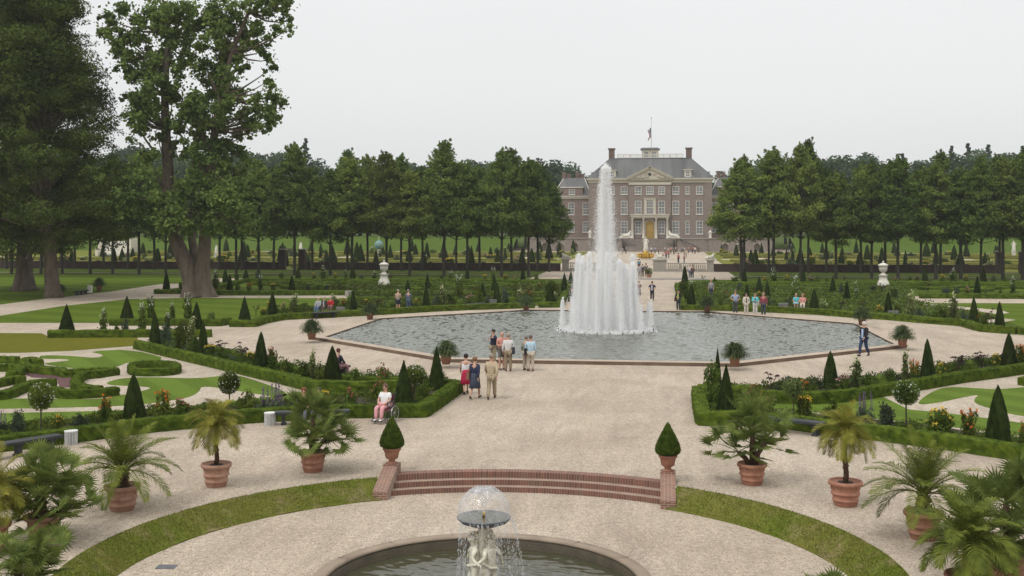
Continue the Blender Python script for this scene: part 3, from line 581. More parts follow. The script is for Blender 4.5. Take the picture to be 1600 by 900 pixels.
cones([(352,436,420,4),(384,433.5,420,4.5),(466,434,416,4.5),(551,434.5,415,4.5),(730,435,416,4),(817,436,417,4.3),(892,437,424,3.5)],'in the farthest row before the left wall',zb=.4)
cones([(637,453,437,4.5),(668,450,427,4.5),(772,454,428,5),(882,454,426,5)],'in the far left middle row')
cones([(426,487,456,6.5),(552,481,452,6),(666,475,447,6),(754,463,441,5),(776,470,440,6.3),(859,470,442,6.5)],'behind the left half of the pond')
cones([(1080,472,443,6.3),(1167,463,443,5),(1199,463,438,5),(1272,480,450,6.3),(1323,465.5,438,5.3),(1388,488,455,7),(1522,500,463,6.5),(1562,509,471,8)],'behind the right half of the pond')
cones([(1186,453,432,5),(1301,455.5,431,5),(1527,455,431,5.2)],'in the far right middle row')
cones([(1070,436,415,4.5),(1163,438,420,4.3),(1255,438,418,4.3),(1445,438,417,4.5),(1537,437,417,4.5)],'in the farthest row before the right wall',zb=.4)
for s,sd in ((-1,'left'),(1,'right')):
    for j,y in enumerate((178,196,218,240,268)):
        k=0
        for i in range(13):
            x=s*(18+i*7.6+random.uniform(-1,1)); o=mkobj('yew_cone',CM[i%3]); h_=random.uniform(2.1,3.6); w_=h_*random.uniform(.38,.5)
            o.location=(x,y+random.uniform(-2,2),0); o.scale=(w_,w_,h_); k+=1
            tag(o,f'distant cone, lower {sd} garden, {ORD[j+1]} row beyond the wall, {ORD[k]} from avenue','topiary','distant cones of the lower garden')
# ---------------------------------------------------------------- flower plants (unit height prototypes)
def plant_proto(kind,seed):
    parts=[]
    def part(n_,mb,m): parts.append((n_,mb.mesh(n_,m)))
    if kind in('white','yellow','orange','red','pink','cream','purple','green','grey'):
        mb=MB(); fb=MB(); tall=kind in('white','cream')
        ns=9 if tall else 14
        for i in range(ns):
            a=random.random()*2*PI; r_=random.uniform(.02,.20 if tall else .36); hh=random.uniform(.55,1.0) if tall else random.uniform(.45,.95)*(1-.5*r_)
            b0=(r_*.4*math.cos(a),r_*.4*math.sin(a),0); b1=(r_*math.cos(a),r_*math.sin(a),hh)
            mb.tube([b0,((b0[0]+b1[0])/2,(b0[1]+b1[1])/2,hh*.5),b1],.008,4,False)
            nl=60 if tall else 90; t=rng.random(nl)*.95; c=np.array(b0)*(1-t[:,None])+np.array(b1)*t[:,None]
            P=c+rng.normal(size=(nl,3))*(.10 if tall else .10)*(1.15-t[:,None]*.7); P[:,2]=np.clip(P[:,2],.02,1.02)
            v,q=leaves(P,.055 if not tall else .07,.5); mb.np(v,q)
            if kind not in('green','grey'):
                nf=9 if tall else 6; 
                sp=np.array([.045,.045,.07]) if tall else np.array([.05,.05,.03])
                v,q=leaves(np.array(b1)+np.array([0,0,.0])+rng.normal(size=(nf,3))*sp,.030 if tall else .038,.9); fb.np(v,q)
        part('foliage',mb,'leaf_palefl' if kind=='cream' else 'leaf_grey' if kind=='grey' else 'leaf_green')
        if fb.v: part('flower_heads',fb,{'white':'fl_white','cream':'fl_cream','purple':'fl_purple'}.get(kind,'fl_'+kind))
    elif kind=='castor':
        mb=MB(); sb=MB()
        for i in range(7):
            a=random.random()*2*PI; r_=random.uniform(.12,.42); hh=random.uniform(.6,1.0)*(1-.4*r_); sb.tube([(0,0,0),(r_*.3*math.cos(a),r_*.3*math.sin(a),hh*.6),(r_*math.cos(a),r_*math.sin(a),hh)],.012,5,False)
            c=Vector((r_*math.cos(a),r_*math.sin(a),hh))
            for k in range(9):
                b=2*PI*k/9+random.random()*.3; L_=.24*random.uniform(.8,1.2); d=Vector((math.cos(b),math.sin(b),-.35)); w=Vector((-math.sin(b),math.cos(b),0))*.055
                mb.add([c,c+d*L_*.5+w,c+d*L_,c+d*L_*.5-w],[(0,1,2,3)])
        part('leaves',mb,'leaf_purple'); part('stems',sb,'leaf_purple')
    elif kind=='spire':
        mb=MB(); fb=MB()
        for i in range(9):
            x,y=random.uniform(-.4,.4),random.uniform(-.2,.2); hh=random.uniform(.7,1.0); mb.tube([(x,y,0),(x*1.1,y,hh*.5)],.01,4,False)
            nl=40; P=np.array([x,y,.0])+rng.normal(size=(nl,3))*[.09,.09,.1]+[0,0,.15]; v,q=leaves(P,.06,.5); mb.np(v,q)
            nl=90; t=rng.random(nl); P=np.stack([x*1.1+rng.normal(size=nl)*.022*(1.3-t),y+rng.normal(size=nl)*.022*(1.3-t),hh*(.35+.65*t)],1); v,q=leaves(P,.02,.7); fb.np(v,q)
        part('foliage',mb,'leaf_grey'); part('flower_spikes',fb,'leaf_grey' if seed else 'fl_purple')
    elif kind=='dome':
        mb=MB(); mb.lathe([(.48,0),(.5,.25),(.47,.5),(.38,.75),(.22,.93),(.03,1)],16,jit=.05)
        P,N=sphere_pts(1800,(0,0,.3),.5,.02,(1,1,1.35)); P[:,2]=abs(P[:,2]); v,q=leaves(P,.022,.6,N,1); mb.np(v,q); part('foliage',mb,'leaf_green')
    elif kind=='tuft':
        mb=MB()
        for i in range(90):
            a=random.random()*2*PI; r_=random.uniform(.1,.5); hh=random.uniform(.5,1); w=.012
            d=Vector((math.cos(a),math.sin(a),0)); s_=Vector((-math.sin(a),math.cos(a),0))*w
            p0=d*.04; p1=d*r_*.5+Vector((0,0,hh*.75)); p2=d*r_+Vector((0,0,hh*.8)); p3=d*r_*1.3+Vector((0,0,hh*.5))
            mb.add([p0-s_,p0+s_,p1-s_,p1+s_,p2-s_,p2+s_,p3],[(0,1,3,2),(2,3,5,4),(4,5,6)])
        part('leaves',mb,'leaf_green')
    elif kind=='standard':
        mb=MB(); sb=MB(); fb=MB(); sb.tube([(0,0,0),(.01,0,.4),(0,0,.62)],.014,6)
        for i in range(16):
            d=Vector((random.gauss(0,1),random.gauss(0,1),random.gauss(0,1))).normalized()*.17; sb.tube([(0,0,.55),(d.x*.5,d.y*.5,.66+d.z*.5),(d.x,d.y,.74+d.z)],.005,4,False)
        P,N=sphere_pts(2600 if seed<2 else 620,(0,0,.74),.25 if seed<2 else .29,.35 if seed<2 else .6,(1,1,1.05 if seed<2 else .8)); v,q=leaves(P,.022 if seed<2 else .032,.55); mb.np(v,q)
        P,N=sphere_pts(110,(0,0,.745),.262,.12,(1,1,1.05)); v,q=leaves(P,.017,.95); fb.np(v,q)
        part('stem',sb,'bark_dark'); part('crown',mb,'leaf_green' if seed<2 else 'leaf_palefl'); 
        if seed<2: part('blossoms',fb,'fl_white')
    return parts
PP={}
def getp(kind,seed):
    if (kind,seed) not in PP: PP[(kind,seed)]=plant_proto(kind,seed)
    return PP[(kind,seed)]
DESC={'white':'tall white-flowered plant','yellow':'leafy plant with yellow flowers','orange':'leafy plant with orange flowers','red':'leafy plant with rust-red flowers','pink':'leafy plant with pink flowers','cream':'tall pale green-flowered plant','purple':'leafy plant with pale purple flowers','green':'plain green leafy shrub','grey':'grey-green leafy shrub','castor':'dark purple star-leaved plant','spire':'clump of upright flower spires','dome':'rounded green cushion shrub','tuft':'tuft of arching strap leaves','standard':'round-headed flowering standard'}
def plants(lst,bed,hx=.3):
    lst=sorted(lst); cnt={}; tot={}
    for t in lst: tot[t[4]]=tot.get(t[4],0)+1
    for i,(px,by,ty,hw,kind) in enumerate(lst):
        p=G(px,by,hx); d=dep(p); hgt=max(.25,(by-ty)*d/F+hx); sw=2*hw*d/F
        base={'white':.62,'cream':.62,'castor':1.0,'spire':.95,'dome':1.0,'tuft':1.1,'standard':.54}.get(kind,.84)
        wx=sw/base
        cnt[kind]=cnt.get(kind,0)+1
        sd=(i%2)if kind!='standard' else (2 if px in(645,1240) else i%2)
        lb=DESC[kind]+f' {bed}'+('' if tot[kind]==1 else f', {ORD[cnt[kind]]} such from left')
        if kind=='standard' and sd==2: lb=f'slim leafy standard tree without flowers {bed}'
        o=thing('flowering_plant' if kind not in('dome','green','grey','tuft','standard','castor') else {'dome':'cushion_shrub','green':'shrub','grey':'shrub','tuft':'strap_leaf_plant','standard':'flower_standard','castor':'castor_plant'}[kind],(p[0],p[1],0),lb,'plant','plants of the flower borders',random.random()*6.28,(wx,wx,hgt))
        for nm,me in getp(kind,sd): mkobj(nm,me,o)
# near left: front strip behind the front hedge
plants([(5,660,636,8,'spire'),(28,666,633,14,'grey'),(64,668,597,21,'standard'),(90,660,645,10,'yellow'),(124,658,642,15,'grey'),(164,652,612,13,'orange'),(254,642,601,14,'orange'),(285,640,618,16,'red'),(358,636,580,19,'standard'),(386,634,603,18,'green'),(425,633,594,28,'spire'),(460,630,612,16,'spire'),(502,622,606,15,'yellow'),(548,622,602,12,'red'),(592,622,583,16,'red'),(648,622,570,20,'standard'),(650,606,586,10,'yellow'),(662,610,578,13,'green'),(645,616,580,8,'castor')],'in the near left front strip')
plants([(258,530,500,12,'grey'),(262,516,488,7,'white'),(283,538,492,11,'green'),(298,535,494,9,'cream'),(290,524,500,7,'castor'),(303,548,520,14,'green'),(328,552,535,12,'yellow'),(348,549,527,12,'castor'),(345,558,543,16,'green'),(377,558,532,12,'castor'),(392,563,545,8,'yellow'),(425,572,536,11,'red'),(448,580,555,12,'green'),(474,587,558,14,'green'),(487,585,543,9,'cream'),(500,592,560,12,'green'),(556,592,570,9,'green'),(568,592,580,8,'tuft'),(598,595,563,12,'red'),(694,592,578,8,'green')],'in the near left slanting border')
plants([(162,513,484,8,'white'),(196,512,494,7,'grey'),(222,512,474,9,'white'),(236,494,462,9,'white'),(269,494,474,6,'white'),(294,494,460,10,'white'),(330,494,486,6,'dome'),(182,511,505,5,'green')],'along the hedge of the left lawn')
plants([(400,488,474,7,'castor'),(412,486,480,7,'yellow'),(421,483,468,6,'yellow'),(443,484,470,6,'pink'),(459,481,459,8,'cream'),(474,481,472,8,'green'),(523,476,459,8,'cream'),(536,477,466,6,'orange'),(545,476,464,5,'green'),(572,474,466,6,'yellow'),(590,476,464,7,'castor'),(610,476,468,8,'dome'),(640,476,464,7,'grey'),(650,474,465,7,'yellow'),(681,473,457,7,'grey'),(691,473,446,9,'cream'),(702,470,455,8,'green'),(718,465,430,8,'white'),(720,473,458,6,'grey'),(735,472,456,7,'pink'),(720,473,466,7,'dome'),(749,471,441,7,'green'),(764,470,458,8,'grey'),(789,469,446,9,'grey'),(805,453,438,5,'green'),(812,468,452,9,'cream'),(825,467,447,9,'red'),(844,452,441,5,'red'),(862,470,432,13,'green'),(868,471,457,8,'cream'),(893,466,436,8,'green')],'behind the left half of the pond')
plants([(298,449,440,6,'green'),(282,448,438,4,'green'),(337,449,424,8,'white'),(371,450,437,5,'green'),(389,450,440,5,'orange'),(407,450,430,5,'white'),(427,450,441,5,'yellow'),(481,451,444,6,'grey'),(498,451,442,6,'green'),(510,451,443,5,'grey'),(529,452,438,4,'castor'),(560,453,447,7,'green'),(590,460,449,8,'green'),(594,446.5,438,4,'castor')],'along the left cross path hedge',.35)
plants([(370,434,424,5,'green'),(402,434,423,5,'grey'),(440,433.5,424,5,'green'),(490,433.5,425,4,'yellow'),(505,434,416,6,'white'),(524,434,425,4,'yellow'),(540,434,422,4,'white'),(565,435,428,5,'grey'),(585,435,424,5,'white'),(611,435,427,5,'castor'),(690,436,427,5,'green'),(704,436,424,4,'white'),(757,436,427,5,'yellow'),(771,437,418,5,'white'),(790,436,427,4,'yellow'),(805,437,431,4,'pink'),(838,437,425,5,'green')],'in the row before the left wall',.35)
# right half
plants([(1069,463,432,11,'green'),(1082,466,436,9,'white'),(1110,459,441,5,'castor'),(1126,471,455,6,'green'),(1134,463,452,6,'red'),(1155,451,438,6,'grey'),(1176,455,446,6,'green'),(1186,466,454,6,'yellow'),(1202,471,462,9,'grey'),(1219,474,468,8,'dome'),(1233,474,462,7,'grey'),(1243,471,434,9,'white'),(1240,470,456,8,'yellow'),(1256,474,458,8,'orange'),(1287,481,468,8,'cream'),(1306,480,475,9,'green'),(1314,481,466,7,'castor'),(1331,482,476,8,'dome'),(1349,482,467,6,'castor'),(1373,487,475,8,'yellow'),(1403,489,470,8,'green'),(1422,490,457,9,'cream'),(1436,491,478,8,'grey'),(1456,492,483,9,'dome'),(1473,493,478,8,'green'),(1490,494,458,9,'cream'),(1506,497,481,8,'grey'),(1526,502,482,7,'orange'),(1538,504,488,9,'green'),(1549,506,479,8,'castor')],'behind the right half of the pond')
plants([(1338,464,452,6,'white'),(1371,464,452,7,'green'),(1364,453,443,8,'grey'),(1397,464,446,8,'green'),(1315,456,439,5,'grey'),(1337,456,440,4,'cream'),(1377,453,441,7,'castor'),(1408,456,448,5,'green'),(1450,455,434,6,'castor'),(1478,455,447,8,'grey'),(1495,455,446,7,'grey'),(1511,455,445,5,'pink'),(1540,455,449,3,'green'),(1563,455,450,4,'green'),(1583,455,433,6,'white')],'along the right cross path hedge',.35)
plants([(1099,438,428,4,'castor'),(1117,438,432,4,'green'),(1148,438,431,8,'green'),(1195,439,431,5,'yellow'),(1209,439,420,7,'white'),(1230,439,428,6,'yellow'),(1267,439,429,5,'pink'),(1277,439,430,6,'green'),(1292,439,433,4,'green'),(1319,439,428,3,'castor'),(1400,439,431,5,'pink'),(1422,438,430,5,'green'),(1433,438,428,4,'pink'),(1472,438,427,6,'yellow'),(1490,438,420,7,'white'),(1510,438,428,5,'yellow'),(1553,438,428,6,'purple'),(1570,439,430,5,'green')],'in the row before the right wall',.35)
plants([(1113,620,552,16,'green'),(1206,604,575,11,'castor'),(1178,618,597,13,'red'),(1230,606,592,14,'tuft'),(1256,606,589,9,'orange'),(1272,604,594,9,'green'),(1318,602,581,11,'pink'),(1339,600,558,12,'cream'),(1357,600,575,9,'green'),(1376,598,584,11,'dome'),(1391,592,570,11,'green'),(1414,591,547,8,'cream'),(1428,589,555,8,'orange'),(1470,583,564,9,'yellow'),(1497,578,548,12,'castor'),(1517,575,562,11,'dome'),(1534,572,544,12,'castor'),(1556,568,549,9,'yellow'),(1594,563,532,11,'orange')],'in the near right slanting border')
plants([(1196,630,618,18,'pink'),(1256,648,611,15,'yellow'),(1240,648,588,17,'standard'),(1300,648,618,17,'green'),(1352,643,607,16,'spire'),(1385,655,622,16,'grey'),(1416,655,594,22,'standard'),(1467,666,633,26,'yellow'),(1515,674,630,14,'orange'),(1598,680,655,8,'orange')],'in the near right front strip')
k=0
for s,sd in ((-1,'left'),(1,'right')):
    for i in range(112):
        kd=['white','green','yellow','grey','cream','green','pink','grey'][i%8]
        x=s*(16+100*random.random()); y=172+95*random.random()**1.3
        w_=random.uniform(1.3,3.0); h_=random.uniform(.8,1.9)
        o=thing('distant_plant',(x,y,0),DESC[kd].replace('tall ','')+f' far off beyond the {sd} dark wall','plant','scattered far border plants of the lower garden',random.random()*6,(w_,w_,h_))
        for nm,me in getp(kd,0): mkobj(nm,me,o)
# ---------------------------------------------------------------- trees
def oak_proto(seed,Ht=15.5):
    r=np.random.default_rng(100+seed); tr=MB(); cr=MB(); z0=4.9; W=[3.9,3.3,3.6,2.9][seed%4]; top=Ht*[1,.95,.88,1.0][seed%4]
    tr.tube([(0,0,0),(.03,.02,2.5),(-.05,0,z0+1),(.08,.05,z0+(top-z0)*.5),(0,0,top-1)],[.21,.17,.15,.10,.03],8)
    cl=[]
    for i in range(125):
        t=r.random()**1.15; a=r.random()*2*PI; pr=W*min(1,(t+.06)*4.5)**.6*(1-t)**.62*1.12
        rr=pr*(.35+.65*math.sqrt(r.random())); c=(rr*math.cos(a),rr*math.sin(a),z0+.4+(top-z0-1.0)*t+r.normal()*.25); cl.append((c,(.55+.6*r.random())*(1-.5*t)))
    for q_ in range(7): cl.append(((r.normal()*.22*(q_*.25+.2),r.normal()*.22*(q_*.25+.2),top+.1-q_*.42),.13+.055*q_))
    for c,rad in cl:
        if r.random()<.45: tr.tube([(0,0,max(z0-.3,c[2]-1.3)),(c[0]*.5,c[1]*.5,c[2]-.5),c],[.06,.04,.015],4,False)
        n_=int(150*rad/.8); P,N=sphere_pts(n_,c,rad,.62,(1.3,1.3,.62)); P=P+r.normal(size=P.shape)*.10; v,q=leaves(P,.14,.62,N*[.6,.6,1.0]+[0,0,.3],.9); cr.np(v,q)
    for i in range(46):   # ragged outer shoots
        t=r.random(); a=r.random()*2*PI; pr=W*min(1,(t+.06)*4.5)**.6*(1-t)**.62*1.05; z=z0+.6+(top-z0-1)*t; d0=np.array((math.cos(a),math.sin(a),.35+t*1.1)); d0/=np.linalg.norm(d0); L_=r.uniform(.7,1.5)
        p0=np.array((pr*.8*math.cos(a),pr*.8*math.sin(a),z)); p1=p0+d0*L_; tr.tube([tuple(p0),tuple(p1)],[.02,.006],3,False); u=r.random(34)[:,None]; P=p0+(p1-p0)*u+r.normal(size=(34,3))*(.26*(1.1-u)); v,q=leaves(P,.16,.6); cr.np(v,q)
    return tr.mesh('trunk','bark_dark'),cr
OAK=[]
for i in range(4):
    a,c=oak_proto(i); OAK.append((a,c.mesh('crown','leaf_oak'),None)); 
OAK=[(a,c,(lambda m:(m.materials.clear(),m.materials.append(MT['leaf_oak_pale']),m)[2])(c.copy())) for a,c,_ in OAK]
def oakrow(lst,side,W,grp):
    lst=sorted(lst)
    for i,(px,row,topy) in enumerate(lst):
        Y=146.5 if row==0 else 163.2 if row==1 else 176
        p=AtY(px,Y); d=dep(p); s=(H+(YH-topy)*d/F)/15.5; k=(i*7+row)%4; s=s/[1,.95,.88,1.0][k]
        o=thing('oak_tree',p,f'{side}, {ORD[i+1]} trunk {W}','tree',grp,random.random()*6.28,(random.uniform(.92,1.12),random.uniform(.92,1.12),s))
        a,c,c2=OAK[k]; mkobj('trunk',a,o); mkobj('crown',c2 if (row==0 and i%2==0) or i%5==3 else c,o)
L=[(10,1,262),(18,0,270),(64,0,255),(83,1,250),(97,0,262),(117,1,255),(141,0,258),(162,1,262),(176,0,250),(200,1,262),(217,0,240),(241,1,262),(259,0,262),(343,1,262),(369,0,262),(378,1,258),(404,0,252),(428,1,262),(460,0,226),(488,1,262),(516,0,268),(543,1,236),(550,0,246),(574,1,244),(604,0,240),(627,1,244),(640,0,268),(660,1,262),(694,0,222),(713,1,258),(730,0,256),(749,1,262),(784,0,236),(799,1,234),(826,0,250),(840,1,256),(858,1,282)]
oakrow(L,'avenue tree left of the palace','from the left frame edge','rows of avenue trees at left')
L=[(1158,0,252),(1163,1,246),(1201,1,238),(1209,0,232),(1251,0,228),(1263,1,220),(1291,1,262),(1306,0,268),(1345,1,258),(1362,0,252),(1383,1,262),(1403,0,244),(1439,1,262),(1462,0,256),(1470,1,236),(1501,0,262),(1533,0,246),(1562,1,244),(1567,0,250),(1598,0,238),(1622,1,244),(1650,0,246)]
oakrow(L,'avenue tree right of the palace','counted from the palace side','rows of avenue trees at right')
# distant woodland: individual broad trees behind the gardens
def wood_proto(seed,conif=False):
    r=np.random.default_rng(300+seed); cr=MB(); tr=MB(); tr.tube([(0,0,0),(0,0,14),(0,0,24)],[.5,.35,.1],7)
    if conif:
        for i in range(60):
            t=i/60; z=5+24.3*t; a=r.random()*6.28; rr=(1-t)*5.2*r.random()**.5; P,N=sphere_pts(60,(rr*math.cos(a),rr*math.sin(a),z),1.3*(1-.86*t),.5,(1.3,1.3,.6)); v,q=leaves(P,.38,.5,N,.9); cr.np(v,q)
    else:
        for i in range(62):
            d=r.normal(size=3); d/=np.linalg.norm(d); rr=r.random()**.4; c=(d[0]*6.3*rr,d[1]*6.3*rr,17.5+d[2]*(8.5 if d[2]>0 else 12)*rr)
            P,N=sphere_pts(110,c,r.uniform(1.6,2.9),.45,(1.1,1.1,.8)); v,q=leaves(P,.5,.65,N+[0,0,.3],.9); cr.np(v,q)
    return tr.mesh('trunk','bark_dark'),cr.mesh('crown','leaf_wood')
WP=[wood_proto(i) for i in range(4)]; WC=wood_proto(9,True)
wl=[]; x=-60
sky=[(-60,240),(180,236),(200,215),(240,228),(330,240),(390,232),(450,230),(490,248),(540,256),(580,250),(620,243),(690,252),(740,242),(800,246),(830,250),(870,252),(900,266),(960,300),(1080,300),(1120,288),(1150,262),(1190,244),(1240,240),(1290,240),(1340,236),(1370,240),(1400,246),(1440,243),(1480,238),(1510,230),(1560,232),(1640,230),(1700,235)]
sx=[a for a,b in sky]; sy=[b for a,b in sky]
for row,(Y,off) in enumerate(((325,4),(360,14),(410,0))):
    x=-110+row*9
    while x<1720:
        if 905<x<1128 and Y<400: x+=20; continue
        ty=np.interp(x,sx,sy)+off*random.uniform(.3,1.6)+random.uniform(-3,5); wl.append((x,Y+random.uniform(-9,9),ty,False)); x+=random.uniform(24,38)*(360/Y)
for px,ty in ((1487,226),(1512,222),(1544,224),(1598,226),(1410,238),(478,214)): wl.append((px,400,ty,True))
wl+=[(852,345,244,False),(875,350,247,False),(893,348,256,False),(1122,352,284,False),(1140,348,262,False)]
cnt=0
for px,Y,ty,cf in sorted(wl):
    p=AtY(px,Y); d=dep(p); top=H+(YH-ty)*d/F
    if top<6: continue
    cnt+=1; s=top/(29.5 if cf else 27.6); tr_,cr_=WC if cf else WP[cnt%4]
    side='left' if px<1016 else 'right'
    o=thing('woodland_conifer' if cf else 'woodland_tree',p,(f'pointed conifer top poking out of the distant wood at {px:.0f} pixels' if cf else ''),'tree','trees of the distant wood',random.random()*6.28,(s*random.uniform(.9,1.25),s*random.uniform(.9,1.25),s))
    if cf: o['label']={1487:'pointed conifer above the right wood, leftmost of four',1512:'pointed conifer above the right wood, second of four from the left',1544:'pointed conifer above the right wood, third of four from the left',1598:'pointed conifer at the right edge of the distant wood',1410:'small dark conifer tip alone above the right wood',478:'narrow conifer top beside the tall thin tree left of centre'}[px]
    else: o['label']=f'broad dark tree of the distant wood {"left" if side=="left" else "right"} of the palace'
    if not cf: o['group']='distant broad trees '+side
    mkobj('trunk',tr_,o); mkobj('crown',cr_,o)
# the two dark beeches at far left
def beech(name,base,d,outline,axis,lab,seed,nclump=300,trunk=None):
    r=np.random.default_rng(seed); o=thing(name,base,lab,'tree'); k=d/F
    tb=MB(); cr=MB()
    tb.tube(*trunk,n=14); 
    ys=[a for a,b in outline]; hw=[b for a,b in outline]
    for i in range(nclump):
        y=r.uniform(min(ys),max(ys)); h=np.interp(y,ys,hw)*k; a=r.random()*2*PI; rr=h*math.sqrt(r.random())*.97
        if rr<h*.3 and r.random()<.6: rr=h*(.4+.5*r.random())
        z=H+(YH-y)*k; c=(axis*k+rr*math.cos(a),rr*math.sin(a),z)
        rad=r.uniform(.8,1.9); P,N=sphere_pts(int(230*rad**1.5),c,rad,.36,(1.25,1.25,.62))
        v,q=leaves(P,.15,.45,N*[.7,.7,.8]+[0,0,.25],.8); cr.np(v,q)
        if r.random()<.3: tb.tube([(axis*k*.6,0,max(6,z-4)),(c[0]*.5,c[1]*.5,z-1.2),c],[.16,.09,.02],5,False)
    # drooping twigs on the outer surface
    for i in range(260):
        y=r.uniform(min(ys),max(ys)); h=np.interp(y,ys,hw)*k; a=r.random()*2*PI; z=H+(YH-y)*k; rr=h*1.0
        p0=np.array((axis*k+rr*.9*math.cos(a),rr*.9*math.sin(a),z+.3)); p1=p0+np.array((math.cos(a)*r.uniform(.8,2.0),math.sin(a)*r.uniform(.8,2.0),r.uniform(-.7,.7)))
        tb.tube([tuple(p0),tuple((p0+p1)/2+[0,0,.15]),tuple(p1)],[.03,.02,.008],3,False)
        t=r.random(70)[:,None]; P=p0*(1-t)+p1*t+r.normal(size=(70,3))*.16-[0,0,.08]; v,q=leaves(P,.11,.45); cr.np(v,q)
    tb.obj('trunk','bark',o,True); cr.obj('crown','leaf_beech',o); return o
b1=G(83,465); d1=dep(b1)
beech('beech_tree',b1,d1,[(-120,30),(-60,42),(0,50),(40,72),(60,60),(80,80),(110,94),(150,100),(190,122),(250,134),(300,146),(350,150),(385,130)],-30,'huge dark beech at the left edge, nearer trunk beside the path',5,430,
  ([(0,0,-.1),(0,0,.4),(-.12,0,1.6),(-.3,0,4),(-.55,0,7),(-.9,0,12),(-1.5,0,20),(-1.6,0,26)],[1.02,.78,.66,.60,.55,.45,.25,.08]))
b2=G(38,454); d2=dep(b2)
beech('beech_tree',b2,d2,[(-60,60),(0,70),(60,80),(120,90),(200,120),(300,135),(395,118)],-30,'huge dark beech at the left edge, farther trunk with a flared foot on the lawn',6,260,
  ([(0,0,-.1),(0,0,.5),(0,0,1.8),(.0,0,4),(.1,0,7),(.0,0,12),(-.5,0,20)],[1.6,1.15,.85,.75,.7,.5,.2]))
# tulip tree with three stems
bt=G(306,464); dt=dep(bt); kt=dt/F
tt=thing('tulip_tree',bt,'tall open-crowned tree with a thick three-stemmed pale trunk beside the left path','tree')
def tp(px,py,dy=0): return ((px-306)*kt,dy,H+(YH-py)*kt)
tb=MB()
tb.tube([tp(302,466),tp(301,462),tp(302,450),tp(300,435),tp(293,418),tp(285,402),tp(275,380),tp(268,355),tp(262,320),tp(259,290),tp(261,265),tp(258,230),tp(256,190),tp(255,150),tp(258,100),tp(262,50),tp(250,-10)],[1.45,1.15,.98,.92,.82,.72,.66,.60,.56,.54,.50,.46,.40,.34,.27,.2,.1],14)
tb.tube([tp(320,466,.2),tp(320,462,.2),tp(318,450),tp(316,435),tp(317,415),tp(320,395),tp(321,370),tp(322,330,.4),tp(325,280,.5),tp(332,220,.4),tp(345,150,.3),tp(366,80),tp(392,20),tp(410,-30)],[1.3,1.05,.9,.80,.66,.60,.56,.5,.44,.38,.3,.22,.15,.08],14)
tb.tube([tp(310,445,.7),tp(303,420,.9),tp(296,398,1.1),(tp(290,375,1.4)),tp(287,340,1.8),tp(290,290,2.2),tp(285,220,2)],[.7,.52,.45,.4,.34,.26,.12],10)
CLP=[(165,25,12),(175,45,14),(180,8,14),(185,70,16),(200,55,14),(215,30,14),(200,95,17),(195,85,12),(225,60,15),(240,15,22),(265,20,24),(290,40,23),(250,50,18),(225,90,16),(200,115,10),(245,95,18),(270,70,18),(285,90,17),(275,110,15),(235,120,15),(255,130,16),(275,135,13),(300,20,19),(320,30,17),(335,15,19),(350,30,15),(340,45,13),(320,75,13),(345,60,15),(360,45,13),(375,15,17),(400,8,15),(430,8,15),(455,5,11),(445,18,11),(425,25,7),(455,35,7),(460,50,7),(440,50,9),(420,62,8),(405,50,12),(390,40,12),(375,65,14),(395,75,12),(415,80,10),(425,95,8),(428,105,7),(360,85,14),(375,100,11),(380,110,7),(345,95,14),(325,105,16),(310,122,12),(345,120,17),(370,125,12),(330,140,18),(360,145,16),(370,160,12),(420,150,7),(425,130,6),(435,155,9),(425,170,11),(410,175,9),(395,190,11),(380,180,13),(430,190,7),(424,205,6),(385,205,8),(355,175,17),(335,165,17),(310,165,15),(345,195,19),(320,190,17),(300,190,13),(365,205,11),(225,150,12),(250,150,13),(200,160,8),(193,150,6),(197,175,11),(215,180,13),(235,180,13),(210,200,12),(235,205,13),(250,212,9),(275,175,12),(285,200,13),(300,215,17),(330,220,15),(350,225,13),(320,245,19),(350,250,17),(300,260,14),(375,250,11),(395,255,8),
 (420,165,12),(432,140,8),(428,185,9),(440,160,8),(405,182,12),(415,200,8),(270,150,16),(290,165,15),(290,185,16),(270,195,12),(320,170,16),(345,150,14),(300,150,14),(225,170,14),(245,185,14),(330,240,17),(310,235,15),(360,235,14),(340,265,18),
 (240,320,20),(225,310,16),(245,335,18),(270,345,16),(290,320,18),(310,345,17),(295,300,16),(330,320,19),(320,355,13),(350,335,17),(345,310,17),(370,300,17),(360,280,17),(385,315,17),(395,335,13),(405,345,10),(400,357,8),(335,280,19),(310,285,17),(390,290,13),(415,330,8),(210,345,10),(235,352,12),(215,330,12),(280,330,16),(360,355,10),(265,310,12),(285,355,12),(345,360,10)]
for _i in range(10): CLP.append((random.choice((random.gauss(258,22),random.gauss(335,26))),random.uniform(40,285),random.uniform(10,16)))
cr=MB(); stems=[(258,v) for v in (300,250,200,150,100,50)]+[(325,v) for v in (330,280,230)]+[(345,150),(366,80),(392,20),(334,200)]
